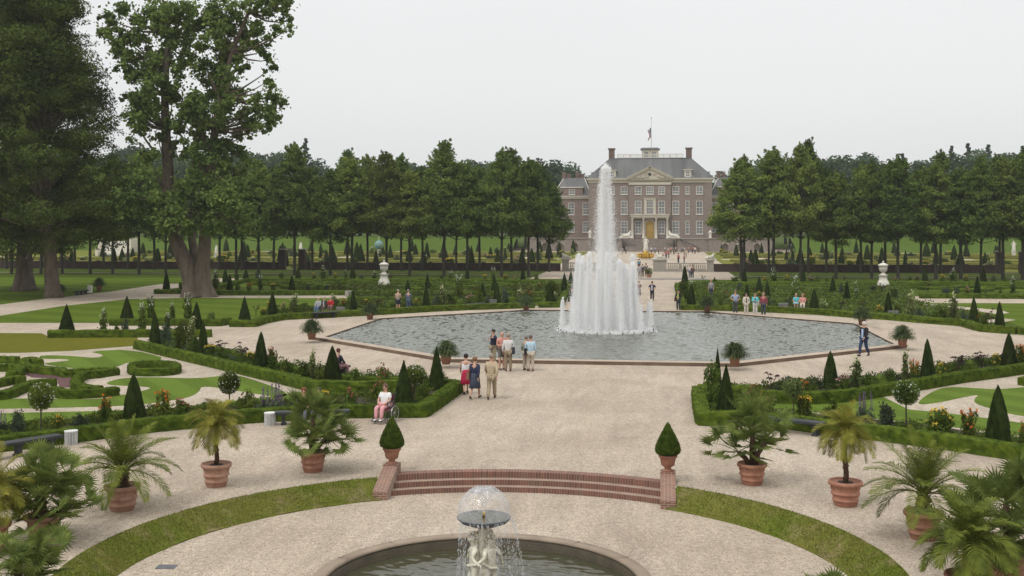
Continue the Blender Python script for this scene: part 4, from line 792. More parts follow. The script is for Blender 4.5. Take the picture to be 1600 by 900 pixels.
for (x,y,r_) in CLP:
    dy=random.uniform(-3.4,3.4)*min(1,r_/14)*(.4 if y<120 else 1); dy=dy*.6-2.4 if y>285 else dy; c0=tp(x,y,dy)
    for rep in range(max(4,int(r_/1.75))):
        dd=Vector((random.gauss(0,1),random.gauss(0,1.2),random.gauss(0,1)))*.50*r_*kt; sr=r_*kt*random.uniform(.32,.66); c=tuple(Vector(c0)+dd)
        n_=int(85*sr**1.6)+30; P,N=sphere_pts(n_,c,sr*1.15,.75,(1,1,.8)); v,q=leaves(P,.16,.8,N*[.6,.6,.6]+[0,0,.35],.9); cr.np(v,q)
    n_=int(5*r_); P=np.array(c0)+rng.normal(size=(n_,3))*r_*kt*.75; v,q=leaves(P,.15,.8); cr.np(v,q)
    sx_,sy_=min(stems,key=lambda s:(s[0]-x)**2+(s[1]-y-34)**2*1.1); st_=np.array(tp(sx_,sy_,0)); c_=np.array(c0)
    m1=st_*.6+c_*.4+[0,0,-.5]; m2=st_*.25+c_*.75+[0,0,-.35]
    tb.tube([tuple(st_),tuple(m1),tuple(m2),c0],[.12,.09,.05,.02],6,False)
tb.obj('trunk','bark',tt,True); cr.obj('crown','leaf_tulip',tt)
# ---------------------------------------------------------------- garden wall with gates, balustrade, lions
WY=166.5
def wall(x0,x1,lb):
    o=thing('garden_wall',((x0+x1)/2,WY,0),lb,'wall','dark brick garden wall'); h=abs(x1-x0)/2; mb=MB(); mb.box(-h,h,-.2,.2,0,1.05); mb.obj('wall_body','brick_wall',o)
    mb=MB(); mb.box(-h,h,-.26,.26,1.052,1.13); x=-h+3
    mb.obj('coping','stone_grey' if 0 else 'brick_wall',o)
    mb=MB()
    while x<h: mb.box(x-.25,x+.25,-.29,.29,0,1.24); x+=8
    mb.obj('pilasters','brick_wall',o)
wall(-118,-54.1,'long dark brick wall left of the left gate, behind the trees'); wall(-49.6,-11.2,'dark brick wall between the left gate and the stone balustrade')
wall(10.9,49.6,'dark brick wall between the stone balustrade and the right gate'); wall(54.1,130,'dark brick wall right of the right gate at the frame edge')
for s,sd in ((-1,'left'),(1,'right')):
    for q,w in ((50.3,'inner'),(53.4,'outer')):
        mb=MB(); mb.box(-.48,.48,-.48,.48,0,2.95); m2=MB(); m2.box(-.56,.56,-.56,.56,2.952,3.02); m2.box(-.6,.6,-.6,.6,3.02,3.14,taper=.05)
        o=thing('gate_pier',(s*q,WY,0),f'tall dark brick gate pier, {w} one of the {sd} gate','gate pier','gate piers'); mb.obj('pier_shaft','brick_wall',o); m2.obj('pier_cap','stone_grey',o)
# balustrades
PROF_BAL=[(.07,0),(.09,.05),(.06,.1),(.11,.28),(.10,.36),(.05,.52),(.08,.58),(.07,.62)]
for s,sd in ((-1,'left'),(1,'right')):
    o=thing('stone_balustrade',(s*7.1,WY,0),f'pale stone balustrade with end pier {sd} of the avenue opening','balustrade','stone balustrades')
    mb=MB(); mb.box(-2.8,2.8,-.25,.25,0,.42); mb.obj('plinth','stone_grey',o)
    mb=MB(); mb.box(-2.8,2.8,-.24,.24,1.10,1.26); mb.obj('handrail','stone_grey',o)
    mb=MB()
    for i in range(18): mb.lathe([(a,b+.42) for a,b in PROF_BAL],8,(-2.6+i*5.2/17,0,0))
    bb=mb.obj('balusters','stone',o)
    for x_ in (-.95,.95):
        mb=MB(); mb.box(x_-.2,x_+.2,-.252,.252,.42,1.1); mb.obj('block','stone_grey',o)
    for x0,x1,ht,nm in ((2.8,3.9,1.75,'end_pier'),(-4.9,-2.8,1.75,'inner_pier')):
        mb=MB(); a,b=(x0,x1) if s>0 else (-x1,-x0); mb.box(a,b,-.5,.5,0,.2); mb.box(a+.08,b-.08,-.42,.42,.2,ht-.15); mb.box(a-.03,b+.03,-.53,.53,ht-.15,ht); mb.obj(nm,'stone_grey',o)
# ---------------------------------------------------------------- skin-grown figures
def skin(verts,edges,rad,name,m,sub=1,smooth=True,keep=False):
    me=bpy.data.meshes.new(name); me.from_pydata(verts,edges,[]); ob=bpy.data.objects.new('tmp',me); COL.objects.link(ob)
    mod=ob.modifiers.new('s','SKIN'); mod.use_smooth_shade=smooth
    sv=me.skin_vertices[0].data
    for i,r_ in enumerate(rad): sv[i].radius=(r_,r_) if not hasattr(r_,'__len__') else r_; sv[i].use_root=(i==0)
    if sub: ms=ob.modifiers.new('u','SUBSURF'); ms.levels=sub; ms.render_levels=sub
    dg=bpy.context.evaluated_depsgraph_get(); ev=ob.evaluated_get(dg); out=bpy.data.meshes.new_from_object(ev); out.name=name
    bpy.data.objects.remove(ob,do_unlink=True); out.materials.clear(); out.materials.append(MT[m] if isinstance(m,str) else m)
    if smooth: out.polygons.foreach_set('use_smooth',[True]*len(out.polygons))
    return out
def joined(me,mb):
    """append MB geometry to an existing mesh (one continuous object)"""
    o=MB(); o.v=[tuple(v.co) for v in me.vertices]; o.f=[tuple(p.vertices) for p in me.polygons]; o.add(mb.v,mb.f); n_=o.mesh(me.name,me.materials[0],True); return n_
def beast(kind):
    if kind=='lion':   # reclining, facing +x
        V=[(-.55,0,.30),(-.2,0,.33),(.2,0,.36),(.42,0,.52),(.50,0,.78),(.64,0,.80),(-.62,.16,.2),(-.3,.2,.12),(-.62,-.16,.2),(-.3,-.2,.12),(.35,.16,.25),(.78,.16,.07),(.35,-.16,.25),(.78,-.16,.07)]
        Eg=[(0,1),(1,2),(2,3),(3,4),(4,5),(0,6),(6,7),(0,8),(8,9),(2,10),(10,11),(2,12),(12,13)]
        Rr=[.24,.2,.22,.22,.2,.12,.2,.1,.2,.1,.12,.08,.12,.08]
    else:              # sphinx: raised head and shoulders, long body
        V=[(-1.0,0,.42),(-.4,0,.45),(.3,0,.5),(.6,0,.85),(.68,0,1.15),(.70,0,1.42),(-1.05,.22,.28),(-.6,.26,.15),(-1.05,-.22,.28),(-.6,-.26,.15),(.5,.2,.35),(1.1,.2,.1),(.5,-.2,.35),(1.1,-.2,.1)]
        Eg=[(0,1),(1,2),(2,3),(3,4),(4,5),(0,6),(6,7),(0,8),(8,9),(2,10),(10,11),(2,12),(12,13)]
        Rr=[.36,.28,.32,.28,.14,.22,.26,.14,.26,.14,.18,.11,.18,.11]
    return skin(V,Eg,Rr,'body','marble')
LI=beast('lion'); SX=beast('sphinx')
for x,sd,rz in ((-10.4,'outer left',PI),(-3.4,'inner left',0),(3.3,'inner right',PI*.97),(10.45,'outer right',.15)):
    o=thing('lion_statue',(x,WY,1.75),f'white reclining lion statue on the {sd} pier of the balustrade','statue','lion statues',rz,1.05); mb=MB(); mb.box(-.75,.9,-.35,.35,.003,.08); mb.obj('plinth','marble',o); mkobj('body',LI,o)
# human figure --------------------------------------------------------------
def human(pose='stand',seed=0,chub=1.0):
    r=random.Random(seed); g=r.uniform(-.02,.02)
    J={'pel':(0,0,.95),'wai':(0,.0,1.08),'che':(0,.01,1.30),'nek':(0,0,1.46),'hd0':(0,-.01,1.56),'hd1':(0,-.02,1.65),'hd2':(0,-.01,1.71)}
    for s,k in ((-1,'L'),(1,'R')):
        J['sh'+k]=(s*.18,.01,1.40); J['el'+k]=(s*.235,.04,1.12); J['wr'+k]=(s*.235,-.05,.89); J['ha'+k]=(s*.232,-.08,.81)
        J['hi'+k]=(s*.09,0,.90); J['kn'+k]=(s*.10,-.01,.49); J['an'+k]=(s*.105,.03,.09); J['to'+k]=(s*.115,-.13,.035)
    def setk(**kw):
        for a,b in kw.items(): J[a]=b
    if pose=='walk':
        setk(knL=(-.09,-.20,.52),anL=(-.09,-.26,.10),toL=(-.09,-.42,.06),knR=(.09,.06,.49),anR=(.09,.30,.15),toR=(.10,.20,.04),elL=(-.24,.16,1.14),wrL=(-.22,.18,.90),haL=(-.22,.17,.82),elR=(.24,-.08,1.14),wrR=(.20,-.28,.98),haR=(.2,-.35,.93))
    if pose=='armsfront': setk(elL=(-.25,.0,1.13),wrL=(-.12,-.24,1.14),haL=(-.04,-.27,1.15),elR=(.25,.0,1.13),wrR=(.12,-.24,1.10),haR=(.04,-.28,1.10))
    if pose=='photo': setk(elL=(-.24,-.12,1.2),wrL=(-.10,-.25,1.45),haL=(-.06,-.26,1.52),elR=(.24,-.12,1.2),wrR=(.10,-.25,1.45),haR=(.06,-.26,1.52))
    if pose=='hips': setk(elL=(-.36,.06,1.16),wrL=(-.18,-.06,1.02),haL=(-.13,-.10,1.0),elR=(.36,.06,1.16),wrR=(.18,-.06,1.02),haR=(.13,-.10,1.0))
    if pose=='point': setk(elR=(.30,-.14,1.30),wrR=(.32,-.38,1.34),haR=(.33,-.46,1.36))
    if pose=='back': setk(elL=(-.25,.14,1.14),wrL=(-.10,.2,.95),haL=(-.03,.2,.92),elR=(.25,.14,1.14),wrR=(.10,.2,.95),haR=(.03,.2,.93))
    if pose=='sit':
        dz=-.42
        for a in list(J):
            x,y,z=J[a]
            if a[:2] in('pe','wa','ch','ne','hd','sh','el','wr','ha'): J[a]=(x,y+.08,z+dz)
        for s,k in ((-1,'L'),(1,'R')):
            J['hi'+k]=(s*.09,.06,.52); J['kn'+k]=(s*.12,-.38,.51); J['an'+k]=(s*.11,-.40,.09); J['to'+k]=(s*.12,-.55,.035)
            J['el'+k]=(s*.25,.0,.75); J['wr'+k]=(s*.15,-.2,.64); J['ha'+k]=(s*.09,-.25,.62)
    return J
BR={'pel':(.155,.125),'wai':(.135,.105),'che':(.16,.12),'nek':.058,'hd0':.075,'hd1':.095,'hd2':.065,'sh':.062,'el':.045,'wr':.03,'ha':.034,'hi':.095,'kn':.062,'an':.043,'to':.034}
def chain(J,names,edges,fac,extra=0,ov={}):
    idx={n_:i for i,n_ in enumerate(names)}; V=[J[n_] for n_ in names]; Rr=[]
    for n_ in names:
        b=ov.get(n_,ov.get(n_[:2],None))
        if b is None: b=BR.get(n_,BR.get(n_[:2]))
        Rr.append(tuple(x*fac+extra for x in b) if hasattr(b,'__len__') else b*fac+extra)
    return V,[(idx[a],idx[b]) for a,b in edges],Rr
EB=[('pel','wai'),('wai','che'),('che','nek'),('nek','hd0'),('hd0','hd1'),('hd1','hd2')]+[e for k in 'LR' for e in (('che','sh'+k),('sh'+k,'el'+k),('el'+k,'wr'+k),('wr'+k,'ha'+k),('pel','hi'+k),('hi'+k,'kn'+k),('kn'+k,'an'+k),('an'+k,'to'+k))]
NB=['pel','wai','che','nek','hd0','hd1','hd2']+[a+k for k in 'LR' for a in('sh','el','wr','ha','hi','kn','an','to')]
def fingers(mb,J):
    for s,k in ((-1,'L'),(1,'R')):
        w=Vector(J['wr'+k]); h=Vector(J['ha'+k]); d=(h-w).normalized(); side=d.cross(Vector((s,0,0.01))).normalized(); nrm=d.cross(side)
        for i,L_ in enumerate((.066,.076,.07,.055)):
            b=h+side*(i-1.5)*.018+d*.01; mb.tube([b,b+d*L_*.5,b+d*L_*.85+nrm*.018*s,b+d*L_+nrm*.03*s],[.0095,.009,.008,.006],5)
        b=w.lerp(h,.7)+side*-.03; mb.tube([b,b-side*.025+d*.03,b-side*.03+d*.055],[.011,.010,.007],5)
def person(p,h,face,pose,label,top=(.5,.5,.5),bot=(.1,.1,.12),sleeve='short',lower='trousers',hair=(.06,.04,.03),shoes=(.05,.04,.035),extras=(),chub=1.0,seatz=None,jacket=None,seed=0,grp=None,hairlen=0):
    o=thing('person',(p[0],p[1],(p[2] if len(p)>2 else 0)),label,'person',grp,face,h/1.76)
    J=human(pose,seed)
    V,Eg,Rr=chain(J,NB,EB,1.0,ov={'pel':(.155*chub,.125*chub),'wai':(.135*chub,.11*chub),'che':(.16*(chub*.5+.5),.12*(chub*.6+.4))})
    me=skin(V,Eg,Rr,'body','skin'); fb=MB(); fingers(fb,J)
    hd=Vector(J['hd1']); fb.ball((hd.x,hd.y-.094,hd.z-.02),.018,6,5,(.8,1.2,1.3))
    for s in(-1,1): fb.ball((hd.x+s*.094,hd.y,hd.z-.02),.024,6,4,(.4,.8,1.2)) 
    me=joined(me,fb); mkobj('body',me,o)
    eb=MB()
    for s in(-1,1): eb.ball((hd.x+s*.034,hd.y-.086,hd.z+.008),.011,6,4)
    eb.box(hd.x-.022,hd.x+.022,hd.y-.098,hd.y-.085,hd.z-.065,hd.z-.058); eb.obj('face_features',cloth((.10,.04,.035)),o)
    # hair cap
    if hair:
        hb=MB(); hb.ball((hd.x,hd.y+.022,hd.z+.028),.108,12,9,(.98,1.0,.98)); 
        if hairlen: hb.ball((hd.x,hd.y+.055,hd.z-.05),.09,10,7,(1.05,.7,1.3))
        # keep the face free
        hb.v=[(x,max(y,hd.y-.060) if z<hd.z+.075 else y,z) for x,y,z in hb.v]
        hb.obj('hair',cloth(hair),o,True)
    def part(nm,names,edges,ex,c,ov={}):
        V,Eg,Rr=chain(J,names,edges,1.0,ex,ov); mkobj(nm,skin(V,Eg,Rr,nm,cloth(c)),o)
    tn=['wai','pel','che','nek']+[a+k for k in 'LR' for a in (('sh','el') if sleeve=='short' else ('sh','el','wr') if sleeve=='long' else ('sh',))]
    te=[('pel','wai'),('wai','che'),('che','nek')]+[e for k in 'LR' for e in ([('che','sh'+k)]+([('sh'+k,'el'+k)] if sleeve!='none' else [])+([('el'+k,'wr'+k)] if sleeve=='long' else []))]
    J2=dict(J)
    if sleeve=='short':
        for k in 'LR':
            a,b=Vector(J['sh'+k]),Vector(J['el'+k]); J2['el'+k]=tuple(a.lerp(b,.75))
    J2['nek']=tuple(Vector(J['nek'])-Vector((0,0,.03)))
    Jk=J; J=J2
    part('jacket' if jacket else 'shirt',tn,te,.02 if not jacket else .03,top,{'pel':(.16*chub,.13*chub),'wai':(.145*chub,.12*chub),'che':(.165,.125),'nek':.05})
    J=Jk
    if jacket:
        mb=MB(); c=Vector(J['che']); mb.box(c.x-.045,c.x+.045,c.y-.165,c.y-.12,c.z-.36,c.z+.10); mb.obj('shirt_front',cloth(jacket),o)
    if lower in('trousers','shorts'):
        J3=dict(J)
        if lower=='shorts':
            for k in 'LR': J3['kn'+k]=tuple(Vector(J['hi'+k]).lerp(Vector(J['kn'+k]),.9))
            names=['pel']+[a+k for k in 'LR' for a in('hi','kn')]; ed=[e for k in'LR' for e in(('pel','hi'+k),('hi'+k,'kn'+k))]
        else: names=['pel']+[a+k for k in 'LR' for a in('hi','kn','an')]; ed=[e for k in'LR' for e in(('pel','hi'+k),('hi'+k,'kn'+k),('kn'+k,'an'+k))]
        J=J3; part(lower,names,ed,.022,bot,{'pel':(.15*chub,.125*chub),'an':.055,'kn':.066}); J=Jk
    elif lower=='skirt':
        mb=MB(); z=J['pel'][2]
        if pose=='sit': mb.add([(-.2,.2,z-.12),(.2,.2,z-.12),(.24,-.44,z-.02),(-.24,-.44,z-.02),(-.17,.2,z+.12),(.17,.2,z+.12),(.23,-.45,z+.08),(-.23,-.45,z+.08)],[(0,3,2,1),(4,5,6,7),(0,1,5,4),(1,2,6,5),(2,3,7,6),(3,0,4,7)])
        else: mb.lathe([(.15*chub,z+.13),(.19*chub,z),(.22,.72),(.25,.46),(.24,.455)],18)
        mb.obj('skirt',cloth(bot),o,True)
    sb=MB()
    for k in 'LR':
        a,t=Vector(J['an'+k]),Vector(J['to'+k]); sb.tube([a+Vector((0,.05,-.05)),a+Vector((0,0,-.03)),t+Vector((0,0,.012)),t+Vector((0,-.03,.005))],[.04,.05,.046,.03],8)
    sb.obj('shoes',cloth(shoes),o,True)
    for e in extras:
        if e[0]=='bag':   # shoulder bag: colour, side
            s=e[2]; mb=MB(); mb.box(-.07,.07,-.18,.18,-.17,.15,Matrix.Translation((s*.25,.02,J['pel'][2]+.02))@Matrix.Rotation(.1,4,'X'),.015); 
            b=mb.obj('handbag',cloth(e[1]),o); mb=MB(); mb.tube([(s*.25,.02,J['pel'][2]+.12),(s*.215,-.03,J['che'][2]-.02),(s*.12,0,J['che'][2]+.17),(s*.2,.10,J['che'][2]-.05),(s*.25,.04,J['pel'][2]+.12)],.012,5); mb.obj('strap',cloth(e[1]),b)
        if e[0]=='camera': mb=MB(); c=Vector(J['haL']).lerp(Vector(J['haR']),.5); mb.box(c.x-.06,c.x+.06,c.y-.05,c.y+.01,c.z-.03,c.z+.05); mb.obj('camera',cloth((.02,.02,.02)),o)
        if e[0]=='scarf': mb=MB(); c=Vector(J['nek']); mb.box(c.x-.05,c.x+.05,c.y-.19,c.y-.15,c.z-.5,c.z-.05); mb.obj('scarf',cloth(e[1]),o)
        if e[0]=='pack': mb=MB(); c=Vector(J['che']); mb.box(c.x-.15,c.x+.15,c.y+.13,c.y+.30,c.z-.3,c.z+.14,taper=.03); mb.obj('backpack',cloth(e[1]),o)
    return o
WH=(.72,.72,.72); 
def PG(px,py): return G(px,py,0)
AW=PI
person(PG(728,616),1.60,AW+.25,'walk','woman in white sleeveless top and red skirt walking toward the pond',WH,(.42,.02,.06),'none','skirt',(.03,.02,.018))
person(PG(742,623),1.62,AW-.25,'walk','woman in navy jacket and dark patterned skirt with a brown shoulder bag',(.025,.03,.065),(.05,.06,.09),'long','skirt',(.22,.12,.07),(.12,.08,.05),(('bag',(.20,.11,.07),1),))
person(PG(768,623.5),1.74,AW,'walk','man in sand-coloured sweater and beige trousers walking away on the gravel',(.47,.38,.26),(.36,.29,.19),'long','trousers',(.28,.22,.17),(.12,.08,.05),chub=1.12)
person(PG(771,570),1.70,-.9,'point','man in dark navy sweater handing something over by the near pond kerb',(.02,.025,.045),(.30,.25,.18),'long','trousers',(.03,.025,.02))
person(PG(784,578),1.80,.7,'armsfront','man in salmon shirt and grey shorts by the near pond kerb',(.58,.27,.22),(.16,.15,.14),'short','shorts',None,(.15,.12,.1),chub=1.1)
person(PG(794,580),1.74,AW+.1,'stand','man in pale shirt and tan trousers holding a bag, back to us at the kerb',(.60,.58,.56),(.27,.21,.14),'long','trousers',(.3,.26,.22),(.1,.07,.05),(('bag',(.03,.03,.04),-1),),chub=1.12)
person(PG(822,578.5),1.60,AW-.4,'stand','grey-clad woman half hidden behind the woman in the light blue jacket',(.25,.27,.23),(.42,.36,.28),'long','trousers',(.22,.2,.18))
person(PG(829,580),1.66,AW+.15,'stand','woman in light blue jacket and cream trousers with black shoulder bag at the kerb',(.42,.56,.66),(.50,.43,.34),'long','trousers',(.14,.11,.09),(.08,.05,.04),(('bag',(.015,.015,.02),1),),chub=1.12)
person(PG(1350,556.5),1.76,-.75,'walk','white-haired man in dark jacket, blue shirt and navy trousers walking along the pond',(.018,.018,.024),(.03,.045,.10),'long','trousers',(.6,.58,.55),(.04,.03,.03),jacket=(.40,.52,.72))
person(PG(622,487),1.72,AW-.1,'armsfront','onlooker in tan shirt and dark shorts behind the pond, left one of a pair',(.33,.27,.20),(.025,.028,.05),'short','shorts',(.3,.25,.2),(.3,.3,.3))
person(PG(638,486),1.68,AW+.1,'armsfront','onlooker in blue-grey shirt and jeans behind the pond, right one of a pair',(.12,.13,.18),(.07,.10,.15),'long','trousers',(.2,.18,.17))
person(PG(1149,490.5),1.78,.1,'hips','man in light blue shirt with dark grey shorts-length apron look and brown legs, leftmost of four by the pond',(.30,.36,.50),(.08,.085,.09),'short','trousers',(.16,.12,.1),(.12,.05,.03)) ['label']='man in light blue shirt and dark trousers, leftmost of four standing behind the pond'
person(PG(1166,491.5),1.60,.0,'stand','person in cream jacket over brown top and cream trousers, second of the four',(.62,.58,.50),(.62,.58,.50),'long','trousers',(.12,.1,.09),(.3,.25,.2),jacket=(.22,.11,.07))
person(PG(1180,492),1.62,-.1,'armsfront','woman in turquoise jacket and white trousers, third of the four behind the pond',(.16,.55,.58),(.70,.69,.67),'long','trousers',(.25,.17,.1),(.4,.35,.3),(('scarf',(.02,.28,.33)),('bag',(.5,.48,.45),1)))
person(PG(1193,493.5),1.72,-.2,'stand','man in dark red shirt and grey jeans, rightmost of four standing behind the pond',(.26,.06,.08),(.06,.075,.09),'long','trousers',(.35,.25,.2),(.14,.05,.03))
person(PG(1060,485.5),1.66,-.3,'armsfront','woman in open dark coat over lime green top at the right edge of the avenue',(.03,.02,.022),(.05,.055,.06),'long','trousers',(.03,.02,.02),(.05,.04,.04),(('bag',(.10,.03,.03),-1),),jacket=(.42,.62,.14))
person(PG(1111,466+0),1.70,AW*0,'stand','man in grey and white shirt behind the potted plant at the pond corner',(.28,.29,.32),(.08,.08,.1),'short','trousers',(.3,.2,.15))
person(PG(998,468),1.66,.2,'armsfront','woman in dark top and grey skirt with white bag, right beside the fountain',(.05,.03,.035),(.25,.24,.24),'short','skirt',(.10,.05,.03),(.6,.6,.6),(('bag',(.6,.58,.55),-1),))
person(PG(1019,469.5),1.70,-.15,'hips','person in navy vest over white shirt and dark trousers alone on the avenue',(.03,.03,.08),(.03,.03,.045),'short','trousers',(.02,.015,.012),(.2,.14,.1),jacket=(.62,.62,.66))
person(PG(999,434),1.72,AW,'stand','man in pale grey shirt walking away, left of the trio by the balustrade opening',(.36,.38,.44),(.30,.28,.26),'long','trousers',(.06,.04,.03))
person(PG(1004,433),1.66,AW,'walk','person in dark clothes in the middle of the trio by the balustrade opening',(.05,.05,.06),(.14,.11,.08),'long','trousers',(.05,.04,.03))
person(PG(1009.5,432),1.72,AW,'walk','person in grey top and brown trousers, right of the trio by the balustrade opening',(.14,.14,.15),(.14,.09,.05),'short','trousers',(.05,.04,.03))
person(PG(998.5,423),1.75,AW,'stand','person in teal top beyond the trio in the balustrade opening',(.06,.25,.34),(.08,.08,.1),'short','trousers',(.05,.04,.03))
person(PG(1078,434),1.70,-.4,'stand','person in white shirt standing before the right balustrade',(.6,.6,.6),(.12,.15,.2),'short','trousers',(.05,.04,.03))
person(PG(1082,434.5),1.62,-.2,'stand','person with dark backpack beside the white-shirted person before the right balustrade',(.12,.06,.06),(.06,.06,.07),'long','trousers',(.04,.03,.03),extras=(('pack',(.03,.03,.04)),))
person(PG(894,481.5),1.70,.2,'photo','man in dark vest and white sleeves with dark bag left of the fountain',(.06,.04,.04),(.50,.48,.46),'long','trousers',(.1,.07,.05))
person(PG(956,484),1.66,.0,'stand','person in pink top half hidden behind the fountain spray',(.50,.25,.25),(.5,.48,.45),'short','trousers',(.1,.07,.05))
FAR=[(932,392,'white'),(936,391,'grey'),(950,393,'blue'),(972,392,'grey'),(978,391,'dark'),(1005,392,'dark'),(1013,391,'blue'),(1018,391,'white'),(1023,391,'blue'),(1029,393,'dark'),(1041,404,'red'),(1045,403,'red'),(1039,396,'white'),(1044,392,'white'),(1048,391,'pink'),(1053,392,'dark'),(1056,390,'white'),(1060,391,'grey'),(1066,390,'blue'),(1070,391,'white'),(1076,390,'pink'),(1082,390,'red'),(1086,391,'white'),(1091,390,'dark'),(1060,411,'red'),(1069,411,'red'),(1036,411,'dark'),(1240,390,'white'),(1072,402,'cream')]
CF={'white':(.66,.66,.66),'grey':(.25,.26,.28),'blue':(.20,.28,.45),'dark':(.05,.05,.06),'red':(.42,.06,.06),'pink':(.50,.24,.24),'cream':(.5,.42,.3)}
fp={}
def farperson(px,py,c,lb):
    global fp
    if c not in fp:
        o=person(PG(px,py),1.7,random.choice((0,PI,.8)),'walk' if c in('blue','grey') else 'stand',lb,CF[c],random.choice([(.05,.06,.1),(.4,.38,.35),(.12,.1,.08)]),'short','trousers',(.06,.04,.03),grp='visitors near the palace'); fp[c]=o
    else:
        s=fp[c]; o=s.copy(); COL.objects.link(o); o.location=PG(px,py); o.rotation_euler=(0,0,random.random()*6); o['label']=lb
        for ch in list(s.children): cc=ch.copy(); COL.objects.link(cc); cc.parent=o
fc={}
for px,py,c in sorted((a_,(b_+5.5 if b_<396 and a_<1200 else b_),c_) for a_,b_,c_ in FAR):
    side='left of the golden fountain' if px<1007 else 'right of the golden fountain' if px<1200 else 'on the far lawn at right'
    fc[(c,side)]=fc.get((c,side),0)+1
    farperson(px,py,c,f'distant visitor in {c} top {side}, {ORD[fc[(c,side)]]} in {c} from left')
# ---------------------------------------------------------------- benches, bins
def bench(pA,pB,lb,m='bench',h=.45,w=.42,nl=2):
    a=Vector(pA[:2]); b=Vector(pB[:2]); c=(a+b)/2; L_=(b-a).length; ang=math.atan2(b.y-a.y,b.x-a.x)
    o=thing('garden_bench',(c.x,c.y,0),lb,'bench','dark stone garden benches',ang)
    mb=MB(); mb.box(-L_/2,L_/2,-w/2,w/2,h-.07,h); mb.box(-L_/2+.01,L_/2-.01,-w/2+.01,w/2-.01,h-.09,h-.07); mb.obj('seat',m,o)
    for i in range(nl):
        x=-L_/2+.28+(L_-.56)*i/max(1,nl-1); mb=MB(); mb.box(x-.09,x+.09,-w*.38,w*.38,0,.06); mb.box(x-.055,x+.055,-w*.30,w*.30,.06,h-.15); mb.box(x-.09,x+.09,-w*.4,w*.4,h-.15,h-.092); mb.obj('leg',m,o)
    return o
def pot2(px,py,z=.45): return G(px,py,z)
bench(pot2(-40,699),pot2(93,678),'long dark bench before the hedge at the left edge',nl=3)
bench(pot2(430,643),pot2(546,640),'dark bench behind the large fan palm, with seated people',nl=3)
bench(pot2(1190,650),pot2(1288,660),'dark bench before the near right hedge',nl=2)
bench(G(512,574,.42),G(544,571,.42),'dark bench behind the yew cone left of the pond, with one person')
bench(G(489,489,.42),G(526,487,.42),'dark bench carrying three seated people behind the pond at left')
bench(G(724,476,.42),G(756,473.5,.42),'empty dark bench behind the pond, left of centre',nl=3)
bench(G(1232,479.5,.42),G(1263,482,.42),'dark bench with two seated people behind the pond at right')
bench(G(1395,491,.42),G(1445,495,.42),'empty dark bench behind the pond at far right',nl=3)
bench(G(118,455,.42),G(136,453,.42),'small dark bench on the far left lawn by the path',nl=3)
def box_(px,py,w,d,h,lb,m):
    p=G(px,py); mb=MB(); mb.box(-w/2,w/2,-d/2,d/2,0,h); m2=MB(); m2.box(-w/2-.02,w/2+.02,-d/2-.02,d/2+.02,h+.002,h+.04)
    o=thing('planter_box',p,lb,'litter bin','litter bins',PSI*.5); mb.obj('bin_body',m,o); m2.obj('bin_lid',m,o)
box_(532,491,.55,.5,.5,'square dark bin beside the bench with three people','bin_grey'); box_(770.5,478.5,.55,.5,.5,'square dark bin behind the pond between bench and yew cone','bin_grey')
box_(1224,484.5,.7,.5,.5,'square dark bin left of the bench with two people','bin_grey'); box_(1396,497.5,.65,.5,.5,'square dark bin left of the far right bench','bin_grey')
box_(140.5,457.5,.35,.4,.7,'pale bin beside the small bench on the far left lawn','white_paint'); box_(544,463.5,.5,.5,.5,'pale grey stone block at the end of the cross path','stone_grey')
def slat(px,py,lb):
    p=G(px,py); o=thing('slatted_bin',p,lb,'litter bin','white slatted bins',0,.84); mb=MB(); mb.lathe([(.19,0),(.19,.42)],20); mb.obj('bin_body','dark_metal',o)
    mb=MB()
    for k in range(26):
        a=2*PI*k/26; mb.box(-.014,.014,-.012,.012,.0,.46,Matrix.Rotation(a,4,'Z')@Matrix.Translation((0,-.215,0)))
    mb.obj('slats','bin_white',o); mb=MB(); mb.lathe([(.235,.455),(.24,.46),(.24,.50),(.23,.505)],24); mb.obj('lid','bin_white',o)
slat(422,664,'round white slatted bin before the hedge left of the large fan palm'); slat(111,694,'round white slatted bin before the hedge at the right end of the left bench')
for P_,fc_,lb,kw in [((497,489),-.1,'woman in grey top and jeans seated, leftmost of three on the bench',dict(top=(.34,.36,.35),bot=(.10,.16,.28),sleeve='long',hair=(.5,.4,.28))),
    ((506,488.5),-.1,'person in dark jacket and brown trousers seated, middle of three on the bench',dict(top=(.04,.03,.04),bot=(.13,.10,.09),sleeve='long',hair=(.4,.36,.3),jacket=(.6,.6,.6))),
    ((516.5,488),.1,'woman in bright red jacket seated, rightmost of three on the bench',dict(top=(.42,.02,.03),bot=(.20,.10,.09),sleeve='long',hair=(.45,.38,.3)))]:
    p=G(P_[0],P_[1],0); person((p[0],p[1]-.02,-.03),1.62,fc_,'sit',lb,**kw)
for px,py,lb,kw in [(1244,483.5,'woman in turquoise dress seated on the right back bench',dict(top=(.10,.45,.50),bot=(.3,.5,.55),sleeve='short',lower='skirt',hair=(.4,.3,.2))),(1254,484,'man in pink shirt and cream trousers seated on the right back bench',dict(top=(.60,.28,.25),bot=(.60,.52,.42),sleeve='short',hair=(.35,.25,.2)))]:
    p=G(px,py,0); person((p[0],p[1]-.02,-.03),1.7,-.15,'sit',lb,**kw)
p=G(532,573,.42); person((p[0]-.05,p[1]+.05,-.03),1.66,AW-.6,'sit','person in dark coat seated behind the yew cone left of the pond',top=(.03,.03,.045),bot=(.35,.18,.20),sleeve='long',hair=(.12,.04,.03))
for px,lb,hc in ((474,'red-haired person seated behind the large fan palm',(.16,.06,.03)),(497,'dark-haired person seated behind the large fan palm, right one',(.06,.05,.045))):
    p=G(px,643,.45); person((p[0],p[1]+.02,-.03),1.66,.1,'sit',lb,top=(.3,.12,.10) if px==497 else (.14,.18,.12),bot=(.12,.12,.14),sleeve='short',hair=hc)
